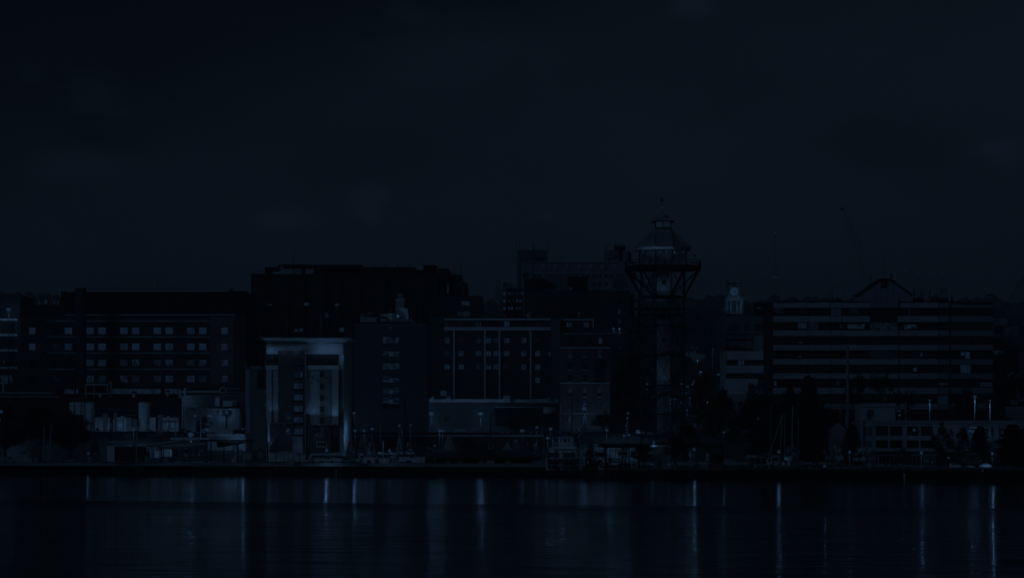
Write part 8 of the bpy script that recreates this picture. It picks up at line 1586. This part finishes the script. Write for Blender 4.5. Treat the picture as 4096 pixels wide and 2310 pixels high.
# kiosk with emblem board
t = TH('ticket_kiosk', 'low dark ticket kiosk with two white boards on the pier', 'kiosk', W('D7', 235, 1228, 550)); q = MB(); q.fr('D7', 48, 1105, 420, 1228, 550, -1.0, 4); t.part('wall', q, DARKW); q = MB(); q.fr('D7', 45, 1068, 428, 1104, 550, .2, 5); rf = t.part('roof', q, CONCD); q = MB(); q.fr('D7', 150, 1072, 325, 1092, 550, .24, 0); t.part('fascia_board', q, STEEL, None, rf)
for x in (55, 120, 205, 415): q = MB(); q.fr('D7', x-4, 1104, x+4, 1228, 550, .1, .1); t.part('post', q, CONCD)
q = MB(); q.fr('D7', 270, 1112, 345, 1186, 549.8, .1, 0); bd = t.part('board', q, OFFW); q = MB(); q.disc(W('D7', 307, 1135, 549.6), .28, .05, 14); t.part('round_emblem', q, STEEL, None, bd); q = MB(); q.fr('D7', 360, 1142, 416, 1206, 549.8, .1, 0); t.part('board', q, CONC)
q = MB(); q.fr('D7', 112, 1190, 310, 1197, 549, .2, .3); q.fr('D7', 128, 1197, 136, 1228, 549, .1, .1); q.fr('D7', 298, 1197, 306, 1228, 549, .1, .1); t2 = TH('bench', 'white bench in front of the ticket kiosk', 'bench', W('D7', 210, 1228, 549)); t2.part('seat', q, OFFW)
q = MB(); q.beam(W('D7', 215, 1052, 551), W('D7', 300, 1052, 551), .12); t.part('roof_pipe', q, CONC)
for (x, lab) in ((485, 'white folding chair right of the kiosk lamp, first of two'), (553, 'white folding chair right of the kiosk lamp, second of two')):
    p = W('D7', x, 1230, 548); t = TH('chair', lab, 'chair', p); q = MB(); q.box(p.x-.3, p.x+.3, 547.7, 548.3, p.z+.45, p.z+.52); t.part('seat', q, WHITE); q = MB(); q.box(p.x-.3, p.x+.3, 548.25, 548.35, p.z+.5, p.z+1.1); t.part('backrest', q, WHITE)
    for sx_ in (-.26, .26): q = MB(); q.beam((p.x+sx_, 547.8, p.z), (p.x+sx_, 548.3, p.z+.5), .06); t.part('leg', q, WHITE)
# sailboats behind, masts showing
for i, (u0, v0, u1, v1, r, lab) in enumerate(((3129, 1650, 3122, 1770, .10, 'sailboat mast with a long slanting stay, first in the row'), (3141, 1648, 3138, 1725, .10, 'sailboat mast close beside the one with the stay'), (3170, 1623, 3168, 1717, .13, 'tallest sailboat mast among the dark trees'), (3193, 1678, 3191, 1715, .08, 'short mast right of the tallest one'), (3084, 1615, 3083, 1685, .09, 'dim mast left of the slanting stay'))):
    p1, p0 = W('S', u0, v0, 582), W('S', u1, v1, 582); t = TH('sailboat', lab, 'sailboat', (p0.x, 582, 1.0), 'sailboats laid up behind the pier'); base = Vector((p0.x-(p1.x-p0.x)*.3, 582, 3.2))
    q = MB(); q.bar(base, p1, r, r*.8); m_ = t.part('mast', q, CONC); q = MB(); q.beam(p1-Vector((.35, 0, .6)), p1+Vector((.35, 0, -.6)), .05); t.part('spreader', q, CONC, None, m_)
    q = MB(); q.frustum([(p0.x-.5, 578), (p0.x+.5, 578), (p0.x+.4, 586), (p0.x-.4, 586)], 1.9, [(p0.x-1.0, 577), (p0.x+1.0, 577), (p0.x+.7, 587), (p0.x-.7, 587)], 3.2); t.part('hull', q, CONCD)
    if i == 0: q = MB(); q.bar(W('S', 3126, 1668, 581), W('S', 3078, 1817, 575), .07); t.part('stay', q, OFFW)
# striped gabled shed
t = TH('striped_shed', 'pale board-striped shed with a steep gable among dark trees', 'shed', W('D7', 1180, 980, 600)); Pk = lambda x, y: W('D7', x, y, 600)
q = MB(); q.box(Pk(1095, 0).x, Pk(1275, 0).x, 600, 606, 2.7, Pk(0, 755).z); t.part('wall', q, CONC)
q = MB(); q.prism([(Pk(1090, 755).x, Pk(0, 755).z), (Pk(1282, 755).x, Pk(0, 755).z), (Pk(1188, 665).x, Pk(0, 665).z)], 599.8, 606.2); t.part('gable_roof', q, CONC); q = MB()
for k in range(9): x = 1100+k*21; q.fr('D7', x, 772, x+3, 970, 600, .05, 0)
t.part('batten', q, CONCD); q = MB(); q.fr('D7', 1060, 775, 1096, 900, 601, 0, 3); t.part('side_wing', q, CONCD)

# ---------------------------------------------------------------- things in the water
def piling(fr, x, y0, y1, Y, lab):
    a = W(fr, x, y0, Y); t = TH('mooring_pile', lab, 'pile', (a.x, Y, -.5)); q = MB(); q.bar((a.x, Y, -1), (a.x, Y, a.z-.25), .16, n=10); t.part('post', q, CONCD); q = MB(); q.lathe((a.x, Y, a.z-.28), [(.22, 0), (.2, .22), (.03, .3)], 10); t.part('cap', q, OFFW)
piling('D3', 1195, 1375, 1453, 578, 'pale-capped mooring pile in the water before the hotel'); piling('D8', 323, 1305, 1400, 493, 'pale-capped mooring pile in the water before the restaurant')
p = W('D8', 1312, 1268, 480); t = TH('buoy', 'dark channel buoy with a dim lamp at the right', 'buoy', (p.x, 480, 0)); q = MB(); q.lathe((p.x, 480, 0), [(.95, -.5), (1.05, .15), (1.0, .75), (.55, .95)], 16); t.part('float', q, STEEL); q = MB()
for k in range(4): a_ = math.pi/4+k*math.pi/2; q.beam((p.x+.5*math.cos(a_), 480+.5*math.sin(a_), .9), (p.x+.14*math.cos(a_), 480+.14*math.sin(a_), p.z-.15), .08)
t.part('cage', q, STEEL); q = MB(); q.ball(p, .14, 10, 6); t.part('lamp', q, LAMPD, smooth=True)

# ---------------------------------------------------------------- people
def person(lab, fr, x, yb, Y, h, m, pose=0):
    p = W(fr, x, yb, Y); rt = thing('person', lab, 'person', (p.x, Y, p.z)); me = bpy.data.meshes.new('body')
    J = {'pel': (0, 0, .53), 'sp': (0, .01, .68), 'ch': (0, .01, .78), 'nk': (0, 0, .86), 'hd': (0, -.01, .92), 'ht': (0, -.01, .975), 'ls': (-.10, 0, .80), 'le': (-.135, 0, .64), 'lh': (-.13, -.05, .50), 'rs': (.10, 0, .80), 're': (.14, 0, .64), 'rh': (.12, -.07, .52),
         'lp': (-.05, 0, .50), 'lk': (-.065, -.02+.03*pose, .28), 'lf': (-.07-.05*pose, .0, .04), 'lt': (-.075-.05*pose, -.07, .015), 'rp': (.05, 0, .50), 'rk': (.07, -.01, .28), 'rf': (.08+.03*pose, .02, .04), 'rt': (.085+.03*pose, -.06, .015)}
    R = {'pel': .075, 'sp': .068, 'ch': .08, 'nk': .03, 'hd': .052, 'ht': .035, 'ls': .038, 'le': .028, 'lh': .018, 'rs': .038, 're': .028, 'rh': .018, 'lp': .055, 'lk': .038, 'lf': .025, 'lt': .018, 'rp': .055, 'rk': .038, 'rf': .025, 'rt': .018}
    E = [('pel', 'sp'), ('sp', 'ch'), ('ch', 'nk'), ('nk', 'hd'), ('hd', 'ht'), ('ch', 'ls'), ('ls', 'le'), ('le', 'lh'), ('ch', 'rs'), ('rs', 're'), ('re', 'rh'), ('pel', 'lp'), ('lp', 'lk'), ('lk', 'lf'), ('lf', 'lt'), ('pel', 'rp'), ('rp', 'rk'), ('rk', 'rf'), ('rf', 'rt')]
    ks = list(J); me.from_pydata([tuple(c*h for c in J[k]) for k in ks], [(ks.index(a), ks.index(b)) for a, b in E], []); o = bpy.data.objects.new('body', me); COL.objects.link(o); o.parent = rt
    o.modifiers.new('s', 'SKIN'); sv = me.skin_vertices[0].data
    for i, k in enumerate(ks): sv[i].radius = (R[k]*h, R[k]*h*.8); sv[i].use_root = (k == 'pel')
    o.modifiers.new('u', 'SUBSURF').levels = 1; o.modifiers['u'].render_levels = 1; me.materials.append(m)
    q = MB(); q.ball((0, .01*h, .945*h), .058*h, 10, 6, 1.0); q.build('hair', BLACK, rt, smooth=True)
    return rt
CLO = mat('dark_clothes', .02, .9, .3, 3)
person('dark-clothed person walking along the quay left of the white annex', 'E8', 2255, 603, 612, 1.05, CLO, 1); person('dark-clothed person standing in the lit doorway under the long canopy', 'E2', 862, 935, 597, 1.25, CLO, 0)
# ---------------------------------------------------------------- night air over the bay
hm = bpy.data.materials.new('night_haze'); hm.use_nodes = True; nt = hm.node_tree; nt.nodes.clear()
ov = nt.nodes.new('ShaderNodeOutputMaterial'); pv = nt.nodes.new('ShaderNodeVolumePrincipled')
pv.inputs['Color'].default_value = (.8, .85, .95, 1); pv.inputs['Density'].default_value = 3.0e-4; pv.inputs['Anisotropy'].default_value = .2
nt.links.new(pv.outputs[0], ov.inputs['Volume'])
m = MB(); m.box(-2600, 2600, -450, 6100, -4, 245); hz = m.build('haze', hm); tag(hz, 'thin night haze over the bay and the town', 'haze', kind='stuff')
